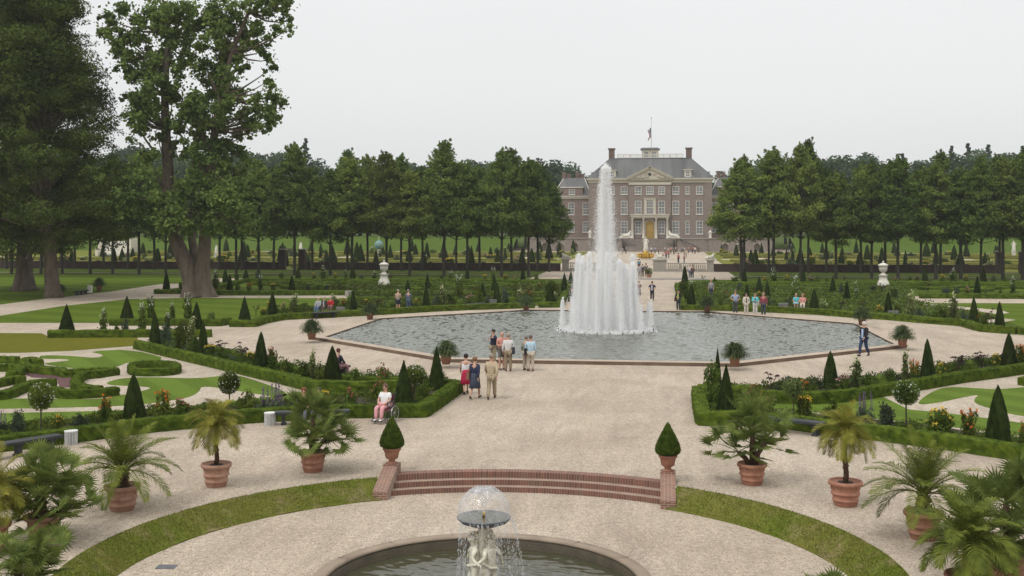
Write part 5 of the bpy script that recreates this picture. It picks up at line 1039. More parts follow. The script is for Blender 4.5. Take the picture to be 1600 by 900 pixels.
# wheelchair and its user
wp=G(601,659)
o=thing('wheelchair',wp,'wheelchair with grey rimmed wheels and dark red seat on the gravel','wheelchair',None,-.30)
mb=MB(); mb.box(-.23,.23,-.22,.22,.46,.50); mb.obj('seat',cloth((.16,.02,.04)),o)
mb=MB(); mb.box(-.23,.23,.20,.23,.50,.93); mb.obj('backrest',cloth((.10,.03,.05)),o)
fr=MB()
for s in(-1,1): fr.tube([(s*.25,-.22,.48),(s*.25,.22,.48),(s*.25,.25,.95),(s*.25,.34,.97)],.013,6); fr.tube([(s*.25,-.20,.70),(s*.25,.22,.70)],.02,6); fr.tube([(s*.24,-.22,.48),(s*.22,-.42,.12)],.013,6); fr.tube([(s*.25,.2,.3),(s*.25,-.25,.2),(s*.25,-.22,.70)],.012,6)
fr.obj('frame','dark_metal',o)
for s in(-1,1):
    w=MB(); n=28; c=(s*.30,.12,.30); P=[(c[0],c[1]+.29*math.cos(2*PI*k/n),c[2]+.29*math.sin(2*PI*k/n)) for k in range(n+1)]; w.tube(P,.016,6); wo=w.obj('wheel','rubber',o)
    w=MB(); P=[(c[0]+s*.035,c[1]+.25*math.cos(2*PI*k/n),c[2]+.25*math.sin(2*PI*k/n)) for k in range(n+1)]; w.tube(P,.009,5)
    for k in range(12): w.tube([c,(c[0],c[1]+.28*math.cos(2*PI*k/12),c[2]+.28*math.sin(2*PI*k/12))],.003,4)
    w.tube([(c[0]-.02*s,c[1],c[2]),(c[0]+.04*s,c[1],c[2])],.03,8); w.obj('rim','steel',wo)
    w=MB(); c=(s*.22,-.26,.09); P=[(c[0],c[1]+.08*math.cos(2*PI*k/14),c[2]+.08*math.sin(2*PI*k/14)) for k in range(15)]; w.tube(P,.014,6); w.obj('caster','rubber',o)
    w=MB(); w.box(s*.12-.08,s*.12+.08,-.58,-.42,.09,.115); w.obj('footrest','dark_metal',o)
p_=person((wp[0]-.01,wp[1],.06),1.60,-.30,'sit','woman in white blouse and pink trousers sitting in the wheelchair',top=(.74,.74,.74),bot=(.68,.34,.36),sleeve='short',hair=(.13,.085,.06),shoes=(.7,.68,.66),chub=1.28)
# ---------------------------------------------------------------- urns, statues, globe, golden fountain
for (ux,uy,_),sd in zip(URN,('left','right')):
    o=thing('stone_urn',(ux,uy,0),f'large white lidded urn on a scrolled pedestal in the {sd} far quarter','urn','white garden urns')
    mb=MB(); mb.lathe([(.78,0),(.78,.12),(.66,.2),(.70,.35),(.58,.6),(.44,.85),(.42,1.2),(.5,1.27),(.52,1.34)],16,ang=PI/8,sq=.5); mb.obj('pedestal','marble',o,True)
    mb=MB(); mb.lathe([(.42,1.343),(.3,1.42),(.16,1.55),(.15,1.62),(.3,1.7),(.42,1.85),(.45,2.1),(.43,2.25),(.55,2.33),(.55,2.38)],20); mb.obj('urn_body','marble',o,True)
    mb=MB(); mb.lathe([(.56,2.382),(.5,2.45),(.3,2.56),(.1,2.64),(.06,2.7),(.11,2.78),(.03,2.88)],18); mb.obj('lid','marble',o,True)
def statue_mesh(seed,pose='point'):
    J=human(pose,seed); V,Eg,Rr=chain(J,NB,EB,1.15); me=skin(V,Eg,Rr,'figure','marble'); mb=MB(); mb.lathe([(.2,1.1),(.24,.9),(.27,.5),(.33,.05),(.3,.0)],10,jit=.25); return joined(me,mb)
SM=statue_mesh(1); SM2=statue_mesh(2,'hips')
def statue(px,py,h,lb,ped=1.0,me=SM):
    p=G(px,py); o=thing('garden_statue',p,lb,'statue','white garden statues',random.uniform(-.5,.5)); mb=MB(); mb.box(-.5,.5,-.5,.5,0,.15); mb.box(-.38,.38,-.38,.38,.15,ped-.1); mb.box(-.48,.48,-.48,.48,ped-.1,ped); mb.obj('pedestal','marble',o)
    f_=mkobj('figure',me,o); f_.location=(0,0,ped+.01); f_.scale=(h/1.76,)*3
statue(470,402,2.3,'white standing statue beyond the left gate'); statue(1584,402,2.4,'white standing statue beyond the right gate',1.1,SM2)
statue(565,407,1.5,'small white statue group beyond the wall left of the globe',.5,SM2); statue(338,404,2.0,'white statue beyond the wall seen right of the thick trunk',.8); statue(1237,392,1.7,'small distant white statue on the far right lawn',.4)
gp=G(592,402); o=thing('globe_fountain',gp,'pedestal carrying a large blue-green globe beyond the wall','globe'); mb=MB(); mb.lathe([(.8,0),(.8,.3),(.4,.5),(.32,1.2),(.5,1.5),(.25,1.7)],12); mb.obj('pedestal','marble_old',o); mb=MB(); mb.ball((0,0,2.55),.95,28,18); mb.obj('globe_sphere','globe',o,True); mb=MB(); mb.tube([(0,0,3.5),(0,0,4.6)],[.05,.02],5); mb.obj('water_jet','spray',o)
gf=G(1009,405.5); o=thing('golden_fountain',gf,'gilded fountain with a pale statue on top in front of the palace','fountain',sc=1.12)
mb=MB(); mb.lathe([(1.9,0),(1.95,.15),(1.75,.18),(1.7,.1)],32); mb.obj('basin','marble',o)
mb=MB(); mb.lathe([(.9,.1),(.7,.5),(.85,.9),(.5,1.3),(.55,1.45)],16,jit=.2)
for k in range(10):
    a=2*PI*k/10; c=(1.15*math.cos(a),1.15*math.sin(a),.55); mb.ball(c,.26,8,6); mb.ball((c[0]*.95,c[1]*.95,.95),.16,7,5); mb.tube([c,(c[0]*1.25,c[1]*1.25,.9),(c[0]*1.3,c[1]*1.3,1.15)],[.12,.09,.03],6)
mb.obj('gilded_figures','gold',o,True); f_=mkobj('figure',SM2,o); f_.location=(0,0,1.45); f_.scale=(1.45,)*3
# stone staircase far left
sp=G(176,400); o=thing('garden_staircase',sp,'pale stone stair with white balustrade on the far left bank','stairs')
for k in range(8): mb=MB(); mb.box(-3.2,3.2,k*.5,4.0,k*.4,(k+1)*.4-.004); mb.obj('step','marble',o)
for s in (-1,1):
    mb=MB(); mb.box(s*3.55-.3,s*3.55+.3,-.4,.8,0,1.6); mb.box(s*3.55-.25,s*3.55+.25,.8,4,.8,3.9); mb.obj('side_wall','marble_old',o)
# ---------------------------------------------------------------- palace
PY=299.0; PXC=.55; K=(.44+PY*.9916)/F
def Z(y): return H-(y-YH)*K
def U(px): return (px-1016)*K   # facade x relative to the palace centre
pal=thing('palace',(PXC,PY,0),'large brick palace with slate hipped roof, pediment and cupola at the end of the axis','palace')
def window(parent,x,z0,z1,w,yf,rows,cols=2,nm='window',lab=None,fr='white_paint'):
    mb=MB(); t=.11
    mb.box(x-w/2,x+w/2,yf-.06,yf,z0,z0+t); mb.box(x-w/2,x+w/2,yf-.06,yf,z1-t,z1); mb.box(x-w/2,x-w/2+t,yf-.06,yf,z0+t,z1-t); mb.box(x+w/2-t,x+w/2,yf-.06,yf,z0+t,z1-t)
    mb.box(x-w/2-.08,x+w/2+.08,yf-.14,yf-.002,z0-.14,z0-.003)
    wo=mb.obj('window',fr,parent); iw=w-2*t; ih=z1-z0-2*t
    g=MB(); g.box(x-iw/2,x+iw/2,yf-.025,yf-.012,z0+t,z1-t); g.obj('pane','glass',wo)
    b=MB()
    for c in range(1,cols): b.box(x-iw/2+iw*c/cols-.03,x-iw/2+iw*c/cols+.03,yf-.055,yf-.026,z0+t,z1-t)
    for r_ in range(1,rows): hh=.022 if r_!=rows//2 else .06; b.box(x-iw/2,x+iw/2,yf-.05,yf-.027,z0+t+ih*r_/rows-hh,z0+t+ih*r_/rows+hh)
    b.obj('glazing_bars',fr,wo); return wo
hwid=U(1111); z_e=Z(285.5); zt=3.3
mb=MB(); mb.box(-hwid,hwid,0,16,0.2,z_e); mb.obj('wall','brick_far',pal)
xc=U(1048.5); mb=MB(); mb.box(-xc,xc,-.5,-.003,zt+.01,z_e-.003); mb.obj('centre_bay_wall','brick_far',pal)
for x in (U(922)+1.9,U(1111)-1.9,-U(1098)):
    pass
for x0,x1 in ((-hwid-.12,-hwid+1.9),(hwid-1.9,hwid+.12)):
    mb=MB(); mb.box(x0,x1,-.16,-.003,zt+.01,z_e-.004); mb.obj('corner_pier','brick_far',pal)
mb=MB(); mb.box(-hwid-.2,hwid+.2,-.25,16.2,z_e,z_e+.55); mb.box(-hwid-.45,hwid+.45,-.5,16.4,z_e+.55,z_e+.85); mb.box(-hwid-.7,hwid+.7,-.75,16.6,z_e+.85,z_e+1.15)
mb.box(-xc-.1,xc+.1,-.7,-.26,z_e-.55,z_e+.1); mb.obj('cornice','cream',pal)
# roof
ze=z_e+1.16; zr=Z(246); rx=U(1080); mb=MB(); e=hwid+.6
mb.add([(-e,-.6,ze),(e,-.6,ze),(e,16.4,ze),(-e,16.4,ze),(-rx,4.9,zr),(rx,4.9,zr),(rx,11,zr),(-rx,11,zr)],[(0,1,5,4),(1,2,6,5),(2,3,7,6),(3,0,4,7),(4,5,6,7)]); roof=mb.obj('roof','slate',pal)
mb=MB()
for s in(-1,1): mb.tube([(s*e,-.6,ze+.02),(s*rx,4.9,zr+.03)],.09,5)
mb.box(-rx-.1,rx+.1,4.75,4.95,zr,zr+.14); mb.obj('roof_edges','lead',roof)
# pediment
pw=U(1049.5); zp=z_e+1.0; zpk=Z(263); mb=MB()
mb.add([(-pw,-.78,zp),(pw,-.78,zp),(0,-.78,zpk),(-pw,5,zp),(pw,5,zp),(0,5,zpk)],[(0,1,2),(3,5,4),(0,2,5,3),(1,4,5,2),(0,3,4,1)]); ped=mb.obj('pediment','cream',pal)
mb=MB()
for s in(-1,1):
    a=math.atan2(zpk-zp,pw); L_=math.hypot(zpk-zp,pw)+.3
    for t0,t1,y0 in ((-.05,.35,-1.2),(.35,.5,-1.35)): mb.box(-.2,L_,y0,-.79,t0,t1,Matrix.Translation((-s*pw,0,zp))@Matrix.Scale(s,4,(1,0,0))@Matrix.Rotation(-a,4,'Y'))
for i in range(30): x=-pw+pw*2*(i+.5)/30; mb.box(x-.1,x+.1,-.98,-.5,z_e+.56,z_e+.8)
mb.obj('raking_moulding','cream',ped)
mb=MB(); mb.lathe([(.42,0),(.42,.04)],14,(0,0,0)); mb.v=[(x,-.80-z,y+zp+1.15) for x,y,z in mb.v]; mb.obj('round_window','dark_metal',ped)
mb=MB(); rr=random.Random(4)
for i in range(46):
    x=rr.uniform(-.72,.72)*pw; zmx=(zpk-zp)*(1-abs(x)/pw)-.6
    if zmx<.25 or abs(x)<.6: continue
    mb.ball((x,-.83,zp+rr.uniform(.2,max(.25,min(1.6,zmx)))),rr.uniform(.16,.32),7,5,(1.5,.5,1))
mb.obj('relief_carving','stone',ped,True)
# windows
rowsz=[(Z(303.6),Z(291.3)),(Z(334.8),Z(314)),(Z(365.5),Z(345.3))]
for s in(-1,1):
    for off,w,cc in ((40,1.72,2),(58,.95,1),(76.5,1.72,2)):
        for ri,(z0,z1) in enumerate(rowsz): window(pal,s*off*K,z0,z1,w,-.004,4 if ri else 3,cc)
    for ri,(z0,z1) in enumerate(rowsz): window(pal,s*18.2*K,z0,z1,1.66,-.504,4 if ri else 3,2)
window(pal,0,*rowsz[0],1.9,-.504,3,3); window(pal,0,*rowsz[1],1.8,-.504,4,3)
# middle window stone frame, portico, door
mb=MB(); z0,z1=rowsz[1]
for a,b in ((-1.5,-.95),(.95,1.5)): mb.box(a,b,-.62,-.505,z0-.3,z1+.2)
mb.box(-1.5,1.5,-.62,-.505,z1+.2,z1+.6); mb.box(-1.65,1.65,-.74,-.505,z1+.6,z1+.75); mb.obj('window_surround','cream',pal)
mb=MB(); xp=U(1045); zb=Z(370); z5=Z(341); zt2=Z(335.5)
mb.box(-xp,xp,-1.6,-.504,z5,z5+.3); mb.box(-xp-.15,xp+.15,-1.75,-.504,z5+.3,zt2-.12); mb.box(-xp-.3,xp+.3,-1.9,-.504,zt2-.12,zt2+.12)
port=mb.obj('portico_entablature','cream',pal)
for px in (-27,-9.8,9.8,27):
    x=px*K; mb=MB(); mb.lathe([(.42,zb-.5),(.42,zb-.25),(.33,zb-.2),(.32,zb+1.5),(.27,z5-.35),(.38,z5-.2),(.38,z5-.003)],14,(x,-1.25,0)); mb.obj('column','cream',pal,True)
zd0=zb-.5; zd1=Z(344.5)
mb=MB(); n=12; pts=[(-1.02,zd0),(1.02,zd0)]+[(1.02*math.cos(PI*k/n),zd1-1.02+1.02*math.sin(PI*k/n)) for k in range(n+1)]
v=[(x,-.60,z) for x,z in pts]+[(x,-.506,z) for x,z in pts]; q=len(pts); mb.add(v,[tuple(range(q))]+[(i,(i+1)%q,(i+1)%q+q,i+q) for i in range(q)]); dr=mb.obj('door','door_gold',pal)
mb=MB()
for s in(-1,1):
    for a,b in ((.2,1.1),(1.3,2.4)): mb.box(s*.5-.34,s*.5+.34,-.66,-.603,zd0+a,zd0+b)
mb.box(-1.02,1.02,-.68,-.603,zd1-1.05,zd1-.95)
for k in range(1,6): a=PI*k/6; mb.tube([(0,-.63,zd1-1.0),(.95*math.cos(a),-.63,zd1-1.0+.95*math.sin(a))],.04,4)
mb.obj('door_panels','door_gold',dr)
mb=MB()
for s in(-1,1): mb.box(s*1.28-.22,s*1.28+.22,-.72,-.505,zd0,zd1-1)
for k in range(12):
    a=PI*(k+.5)/12; mb.box(-.17,.17,-.72,-.505,1.06,1.42,Matrix.Translation((0,0,zd1-1.0))@Matrix.Rotation(-(a-PI/2),4,'Y'))
mb.obj('door_surround','cream',pal)
# dormers, chimneys, balustrade, cupola, flag
for s in(-1,1):
    x=s*58.5*K; mb=MB(); mb.box(x-.95,x+.95,-.2,3.5,ze,ze+2.0); mb.box(x-1.15,x+1.15,-.4,3.7,ze+2.0,ze+2.25); dm_=mb.obj('dormer','cream',pal)
    window(dm_,x,ze+.35,ze+1.8,1.1,-.204,2,2)
    mb=MB(); x=s*U(1077); mb.box(x-.75,x+.75,5,7,zr-2,Z(231)); mb.box(x-.95,x+.95,4.8,7.2,Z(231)+.003,Z(229)); mb.obj('chimney','brick_dark',pal)
    mb=MB(); x=s*U(1104.5); mb.box(x-.8,x+.8,6,10,ze,Z(268)); mb.box(x-.95,x+.95,5.9,10.1,Z(268)+.003,Z(267)); mb.obj('side_dormer','slate',pal)
mb=MB(); zq=zr+.15; xq=U(1068); mb.box(-xq,xq,4.96,5.2,zq,zq+.15); mb.box(-xq,xq,4.98,5.18,zq+.95,zq+1.08)
for i in range(11): x=-xq+2*xq*i/10; w=.45 if i in(2,8) else .12; mb.box(x-w/2,x+w/2,4.97,5.19,zq+.15,zq+.95)
for i in range(90):
    x=-xq+2*xq*(i+.5)/90; mb.box(x-.04,x+.04,5.02,5.14,zq+.15,zq+.95)
mb.obj('roof_balustrade','white_paint',pal)
mb=MB(); zc=Z(231.3); mb.box(-2.2,2.2,5.6,10,zr,zc); cu=mb.obj('cupola','cream',pal); mb=MB(); mb.box(-2.55,2.55,5.2,10.4,zc+.003,zc+.25); mb.box(-2.3,2.3,5.4,10.2,zc+.25,zc+.5,taper=.2); mb.obj('cupola_roof','lead',cu)
for x in(-1.0,1.0): window(cu,x,zc-2.2,zc-.5,1.3,5.597,2,3)
mb=MB(); mb.tube([(.3,7,zc+.4),(.3,7,Z(181))],[.12,.07],7); mb.ball((.3,7,Z(180)),.2,8,6); fpole=mb.obj('flagpole','white_paint',pal)
for i,(m_,w) in enumerate((('flag',1),('flag_white',1),('flag_red',1))):
    mb=MB(); v=[];f=[]; zz0,zz1=Z(212),Z(196)
    for k in range(9):
        t=k/8; z=zz1+(zz0-zz1)*t
        for j in range(3):
            u=j/2; v.append((.3-.12-.22*(i+u)*(1+.4*math.sin(5*t+i)),7+.12*math.sin(6*t+3*u+i),z-.35*i))
    for k in range(8):
        for j in range(2): f.append((k*3+j,k*3+j+1,k*3+j+4,k*3+j+3))
    mb.add(v,f); mb.obj('flag_stripe',m_,fpole)
# terrace in front with steps
mb=MB(); mb.box(-17.5,-7,-7,-.01,.0,3.2); mb.box(7,17.5,-7,-.01,0,3.2); mb.box(-7,7,-3,-.01,0,3.2); ter=mb.obj('terrace','terrace_stone',pal)
mb=MB(); mb.box(-17.7,-6.9,-7.2,-6.8,3.2,3.42); mb.box(6.9,17.7,-7.2,-6.8,3.2,3.42); mb.obj('terrace_coping','stone_grey',ter)
mb=MB()
for k in range(16): mb.box(-6.0,6.0,-3-.34*(16-k),-3-.001*k,k*.2,(k+1)*.2-.004)
mb.obj('steps','terrace_stone',ter)
for s in(-1,1):
    mb=MB(); mb.tube([(s*6.4,-3.2,4.1),(s*6.9,-6.5,3.6),(s*12.5,-9.5,1.0)],.13,6)
    for t in range(9): u=t/8; x=s*(6.9+5.6*u); y=-6.5-3*u; mb.tube([(x,y,3.6-2.6*u),(x,y,max(.0,2.4-2.6*u))],.05,5)
    mb.obj('stair_rail','dark_metal',ter)
for s,sd in((-1,'left'),(1,'right')):
    o=thing('sphinx_statue',(PXC+s*5.9,PY-6.9,3.42),f'white reclining sphinx statue {sd} of the palace steps','statue','sphinx statues',0 if s<0 else PI,1.4); o.rotation_euler=(0,0,0 if s<0 else PI); mb=MB(); mb.box(-1.3,1.3,-.5,.5,.003,.16); mb.obj('plinth','marble',o); mkobj('body',SX,o)
    for x in (15.2,) if s>0 else (15.2,):
        o=thing('terrace_urn',(PXC+s*x,PY-6.9,3.42),f'white lidded urn on the terrace {sd} of the palace steps','urn','terrace urns'); mb=MB(); mb.lathe([(.4,.003),(.4,.3),(.2,.4),(.45,1.0),(.5,1.4),(.55,1.5),(.2,1.8),(.05,2.1)],14); mb.obj('urn_body','marble',o,True)
# wings
for s,sd in ((-1,'left'),(1,'right')):
    o=thing('palace_wing',(PXC,PY+5,0),f'lower brick side wing {sd} of the palace with slate hipped roof and chimneys','palace wing','palace wings')
    xa,xb=s*(hwid+.15),s*(hwid+9.6); a,b=min(xa,xb),max(xa,xb); zw=Z(309.5)
    mb=MB(); mb.box(a,b,0,12,0,zw); mb.obj('wall','brick_wing',o)
    mb=MB(); mb.box(a,b+.0,-.3,12.2,zw+.003,zw+.5); mb.box(a-(.3 if s<0 else 0),b+(.3 if s>0 else 0),-.5,12.4,zw+.5,zw+.75); mb.obj('cornice','cream',o)
    mb=MB(); cx_=(a+b)/2; e0=zw+.76; zr2=Z(275); mb.add([(a-.5,-.5,e0),(b+.5,-.5,e0),(b+.5,12.4,e0),(a-.5,12.4,e0),(cx_-2.6,5,zr2),(cx_+3.0,5,zr2),(cx_+3.0,8,zr2),(cx_-2.6,8,zr2)],[(0,1,5,4),(1,2,6,5),(2,3,7,6),(3,0,4,7),(4,5,6,7)]); rf=mb.obj('roof','slate',o)
    mb=MB()
    for x_,x2,x3 in ((a-.5,cx_-2.6,0),(b+.5,cx_+3,0)): mb.tube([(x_,-.5,e0+.02),(x2,5,zr2+.03)],.1,5)
    mb.obj('roof_edges','white_paint',rf)
    mb=MB(); mb.box(cx_-2.9,cx_+2.9,-.35,4,zw+.76,zw+2.9); mb.obj('attic_wall','brick_wing',o); mb=MB(); mb.box(cx_-3.1,cx_+3.1,-.55,4,zw+2.903,zw+3.15); mb.obj('attic_cornice','white_paint',o)
    window(o,cx_,zw+1.1,zw+2.5,1.6,-.354,2,2)
    for x_ in (-2.6,-1.3,1.0,2.3):
        mb=MB(); mb.box(cx_+x_-.5,cx_+x_+.5,5.5+.3*x_,7+.3*x_,zr2-.8,Z(265)-(.5 if x_ in(-1.3,2.3) else 0)); mb.obj('chimney','brick_dark',o)
    for x_ in (-.2,3.7):
        for z0,z1 in ((Z(335),Z(316)),(Z(363),Z(346))): window(o,cx_-s*x_ if s>0 else cx_+x_,z0,z1,1.7,-.004,4,2)
    o2=thing('terrace_wall',(PXC+s*(hwid+7),PY-7.5,0),f'low stone terrace wall with three arches {sd} of the palace steps','wall','arched terrace walls')
    mb=MB(); L_=8.0
    for x0,x1 in ((-L_,-4.6),(-3.2,-1.1),(1.1,3.2),(4.6,L_)): mb.box(x0,x1,0,7,0,2.2)
    mb.box(-L_,L_,0,7,2.2,3.2); mb.box(-L_-.1,L_+.1,-.15,7,3.203,3.45); mb.obj('wall_body','terrace_stone',o2)
    for x0,x1 in ((-4.6,-3.2),(-1.1,1.1),(3.2,4.6)):
        mb=MB(); c=(x0+x1)/2; r_=(x1-x0)/2
        for k in range(8):
            a0,a1=PI*k/8,PI*(k+1)/8; mb.add([(c+r_*math.cos(a0),.002,2.2),(c+r_*math.cos(a1),.002,2.2),(c+r_*math.cos(a1),.002,2.2-r_*(1-math.sin(a1))*.9-.003),(c+r_*math.cos(a0),.002,2.2-r_*(1-math.sin(a0))*.9-.003)],[(0,1,2,3)])
        mb.box(x0+.003,x1-.003,1.6,1.7,0,2.199); mb.obj('arch','stone',o2)
# ---------------------------------------------------------------- the great fountain
FC=(PC[0]-.05,72.2)
rs=np.random.default_rng(55)
def streaks(mb,P,vel,size,L_):
    """small elongated drops along vel"""
    n=len(P); a=vel/(np.linalg.norm(vel,axis=1)[:,None]+1e-9); b=rs.normal(size=(n,3)); u=np.cross(a,b); u/=np.linalg.norm(u,axis=1)[:,None]; w=np.cross(a,u)
    s=(size*(.5+rs.random(n)))[:,None]; l=(L_*(.5+rs.random(n)))[:,None]*1.0
    v=np.stack([P+u*s,P-u*s*.5+w*s*.85,P-u*s*.5-w*s*.85,P+a*l,P-a*l],1).reshape(-1,3)
    o=np.arange(n)[:,None]*5; f=np.concatenate([o+[0,1,3],o+[1,2,3],o+[2,0,3],o+[1,0,4],o+[2,1,4],o+[0,2,4]]); mb.np(v,f)
def jet(h,r0,r1,n,lean=(0,0),size=.03,core=True,fall=1.0):
    mb=MB(); t=rs.random(n)**.85; 
    if core:
        k=10; mb.tube([(lean[0]*i/k*(2-i/k)*h*.1 if 0 else lean[0]*(i/k),lean[1]*(i/k),h*i/k*.93) for i in range(k+1)],[r0*(.5+.5*(1-i/k)) for i in range(k+1)],8)
    # falling veil: wider toward the bottom
    R_=r0+(r1-r0)*(1-t)**fall; a=rs.random(n)*2*PI; rr=np.abs(rs.normal(size=n))*.52; rr=np.minimum(rr,1.6)*R_
    hh=h*(1-rs.random(n)*.0); P=np.stack([lean[0]*t+rr*np.cos(a),lean[1]*t+rr*np.sin(a),t*hh+rs.normal(size=n)*.04*h*.3],1); P[:,2]=np.abs(P[:,2])
    V=np.stack([rs.normal(size=n)*.12,rs.normal(size=n)*.12,np.ones(n)],1); streaks(mb,P,V+rs.normal(size=(n,3))*.25,size,size*1.8); return mb
ft=thing('fountain_jets',(FC[0],FC[1],.035),'tall white water jet ringed by lower jets in the middle of the pond','fountain')
mb=jet(10.35,.20,1.15,110000,(-.02,0),.013,False,.9)
P=np.stack([rs.normal(size=5000)*.13-.02,rs.normal(size=5000)*.13,10.35-np.abs(rs.normal(size=5000))*1.1],1); streaks(mb,P,np.tile([0,0,1.],(5000,1)),.022,.04); n=14000; t=rs.random(n); P=np.stack([rs.normal(size=n)*.07,rs.normal(size=n)*.07,t*9.8],1); streaks(mb,P,np.tile([0,0,1.],(n,1)),.024,.05); n=9000; t=rs.random(n); P=np.stack([-.15-np.abs(rs.normal(size=n))*.55*(1-t*.6),rs.normal(size=n)*.5,9.3*t],1); streaks(mb,P,np.tile([0,0,1.],(n,1)),.010,.018); mb.obj('central_jet','spray',ft)
ring_protos=[jet(4.7,.09+.03*_,.32+.09*_,17000,(0,0),.012,False,.7).mesh('ring_jet','spray') for _ in range(3)]
for k in range(17):
    a=2*PI*(k+random.uniform(-.28,.28))/17; j=mkobj('ring_jet',ring_protos[k%3],ft); j.location=(1.95*math.cos(a)*random.uniform(.94,1.05),1.95*math.sin(a)*random.uniform(.94,1.05),0); j.scale=(1,1,random.uniform(.84,1.06)); j.rotation_euler=(-.045*math.sin(a)*-1,.045*math.cos(a)*-1,random.random()*.1)
sp_=jet(1.95,.05,.22,2600,(0,0),.016,False,.8).mesh('small_jet','spray')
for k in range(24):
    a=2*PI*(k+.5)/24
    if k%2: j=mkobj('small_jet',sp_,ft); j.location=(2.85*math.cos(a),2.85*math.sin(a),0); j.scale=(1,1,random.uniform(.8,1.12))
# splash veil and foam at the foot
mb=MB(); n=42000; a=rs.random(n)*2*PI; a=a+.12*np.sin(5*a)+.08*np.sin(11*a); z=np.abs(rs.normal(size=n))*1.5; r_=1.85+rs.normal(size=n)*(.34-.03*z); P=np.stack([r_*np.cos(a),r_*np.sin(a),z],1); streaks(mb,P,np.tile([0,0,1.],(n,1))+rs.normal(size=(n,3))*.5,.011,.016)
mb.obj('spray_curtain','spray',ft)
mb=MB(); n=9000; a=rs.random(n)*2*PI; r_=3.05*rs.random(n)**.6+rs.normal(size=n)*.15; P=np.stack([r_*np.cos(a),r_*np.sin(a),np.abs(rs.normal(size=n))*.10],1); streaks(mb,P,rs.normal(size=(n,3)),.035,.05); mb.obj('foam','spray',ft)
mb=MB()
for k in range(24): a=2*PI*(k+.5)/24; mb.tube([(3.0*math.cos(a),3.0*math.sin(a),-.02),(3.0*math.cos(a),3.0*math.sin(a),.16)],.035,6)
mb.obj('nozzles','dark_metal',ft)
# ---------------------------------------------------------------- small fountain
SF=(-.06,22.2)
sf=thing('putti_fountain',(SF[0],SF[1],0),'marble fountain of cherub figures holding a dark shallow bowl with a water bell','fountain')
mb=MB(); mb.lathe([(.26,-.95),(.26,-.62),(.23,-.58),(.20,-.3),(.15,.2),(.13,.45),(.16,.6),(.12,.70),(.13,.78)],20,jit=.04); mb.obj('central_pillar','marble_old',sf,True)
mb=MB(); mb.lathe([(.42,-.95),(.44,-.62),(.36,-.56),(.34,-.5)],20,jit=.06); mb.obj('rock_base','marble_old',sf,True)
bow=MB(); bow.lathe([(.10,.77),(.30,.80),(.46,.86),(.53,.93),(.535,.955),(.515,.958),(.45,.93),(.2,.915),(.02,.91)],48); bow=bow.obj('bowl','lead',sf,True)
mb=MB(); mb.lathe([(.12,.762),(.22,.775),(.30,.797)],24); mb.obj('bowl_gilding','gold',sf,True)
mb=MB(); mb.lathe([(.505,.945),(.02,.947)],40); mb.obj('bowl_water','basin_water',bow)
mb=MB(); mb.lathe([(.035,.94),(.03,1.0),(.02,1.03),(.025,1.06)],10); mb.obj('nozzle','gold',sf,True)
def putto(ang,mir):
    V={'pel':(0,0,.50),'wai':(0,-.01,.60),'che':(.0,0,.74),'nek':(0,-.01,.85),'hd0':(.0,-.02,.93),'hd1':(0,-.02,1.0),
       'shL':(-.10,0,.81),'elL':(-.20,-.04,.72),'wrL':(-.26,.0,.58),'haL':(-.30,.03,.53),'shR':(.10,0,.81),'elR':(.20,-.10,.70),'wrR':(.30,-.04,.63),'haR':(.36,.0,.60),
       'hiL':(-.06,0,.45),'knL':(-.07,-.07,.27),'anL':(-.05,.01,.07),'toL':(-.06,-.08,.03),'hiR':(.06,0,.45),'knR':(.10,-.05,.26),'anR':(.12,.03,.07),'toR':(.14,-.06,.03)}
    Rd={'pel':(.115,.10),'wai':(.10,.09),'che':(.105,.085),'nek':.045,'hd0':.075,'hd1':.082,'sh':.048,'el':.038,'wr':.026,'ha':.024,'hi':.078,'kn':.056,'an':.034,'to':.024}
    names=list(V); idx={n_:i for i,n_ in enumerate(names)}; Eg=[(idx[a],idx[b]) for a,b in EB if a in idx and b in idx]
    me=skin([V[n_] for n_ in names],Eg,[Rd.get(n_,Rd.get(n_[:2])) for n_ in names],'putto','marble_old',2)
    mb=MB(); rr=random.Random(ang)
    for i in range(44):
        d=Vector((rr.gauss(0,1),rr.gauss(0,1)+.5,rr.gauss(0,1)+.5)).normalized(); mb.ball((d.x*.088,-.02+.005+d.y*.088,1.005+d.z*.088),rr.uniform(.018,.03),6,5)
    mb.ball((0,-.108,.975),.014,6,5,(.8,1.1,1.2)); 
    for s in(-1,1): mb.ball((s*.03,-.095,.965),.022,6,5)
    Jp={k_:V[k_] for k_ in V}; 
    for s,k_ in ((-1,'L'),(1,'R')):
        w=Vector(V['wr'+k_]); h=Vector(V['ha'+k_]); d=(h-w).normalized()
        for i in range(5): b=h+Vector((0,0,(i-2)*.011)); mb.tube([b,b+d*.03,b+d*.045+Vector((0,-.01,-.01))],[.009,.008,.006],5)
    # sash
    mb.tube([(-.12,.0,.52),(-.06,-.11,.50),(.06,-.11,.53),(.13,-.02,.58),(.16,.06,.62)],[.025,.03,.03,.03,.015],6)
    me=joined(me,mb); o=mkobj('putto',me,sf); o.rotation_euler=(0,0,ang); o.location=(.19*math.sin(ang),-.19*math.cos(ang),-.58); o.scale=(1.12*mir,1.12,1.14)
putto(-1.15,1); putto(.80,-1); putto(2.9,1)
mb=MB(); prof=[]
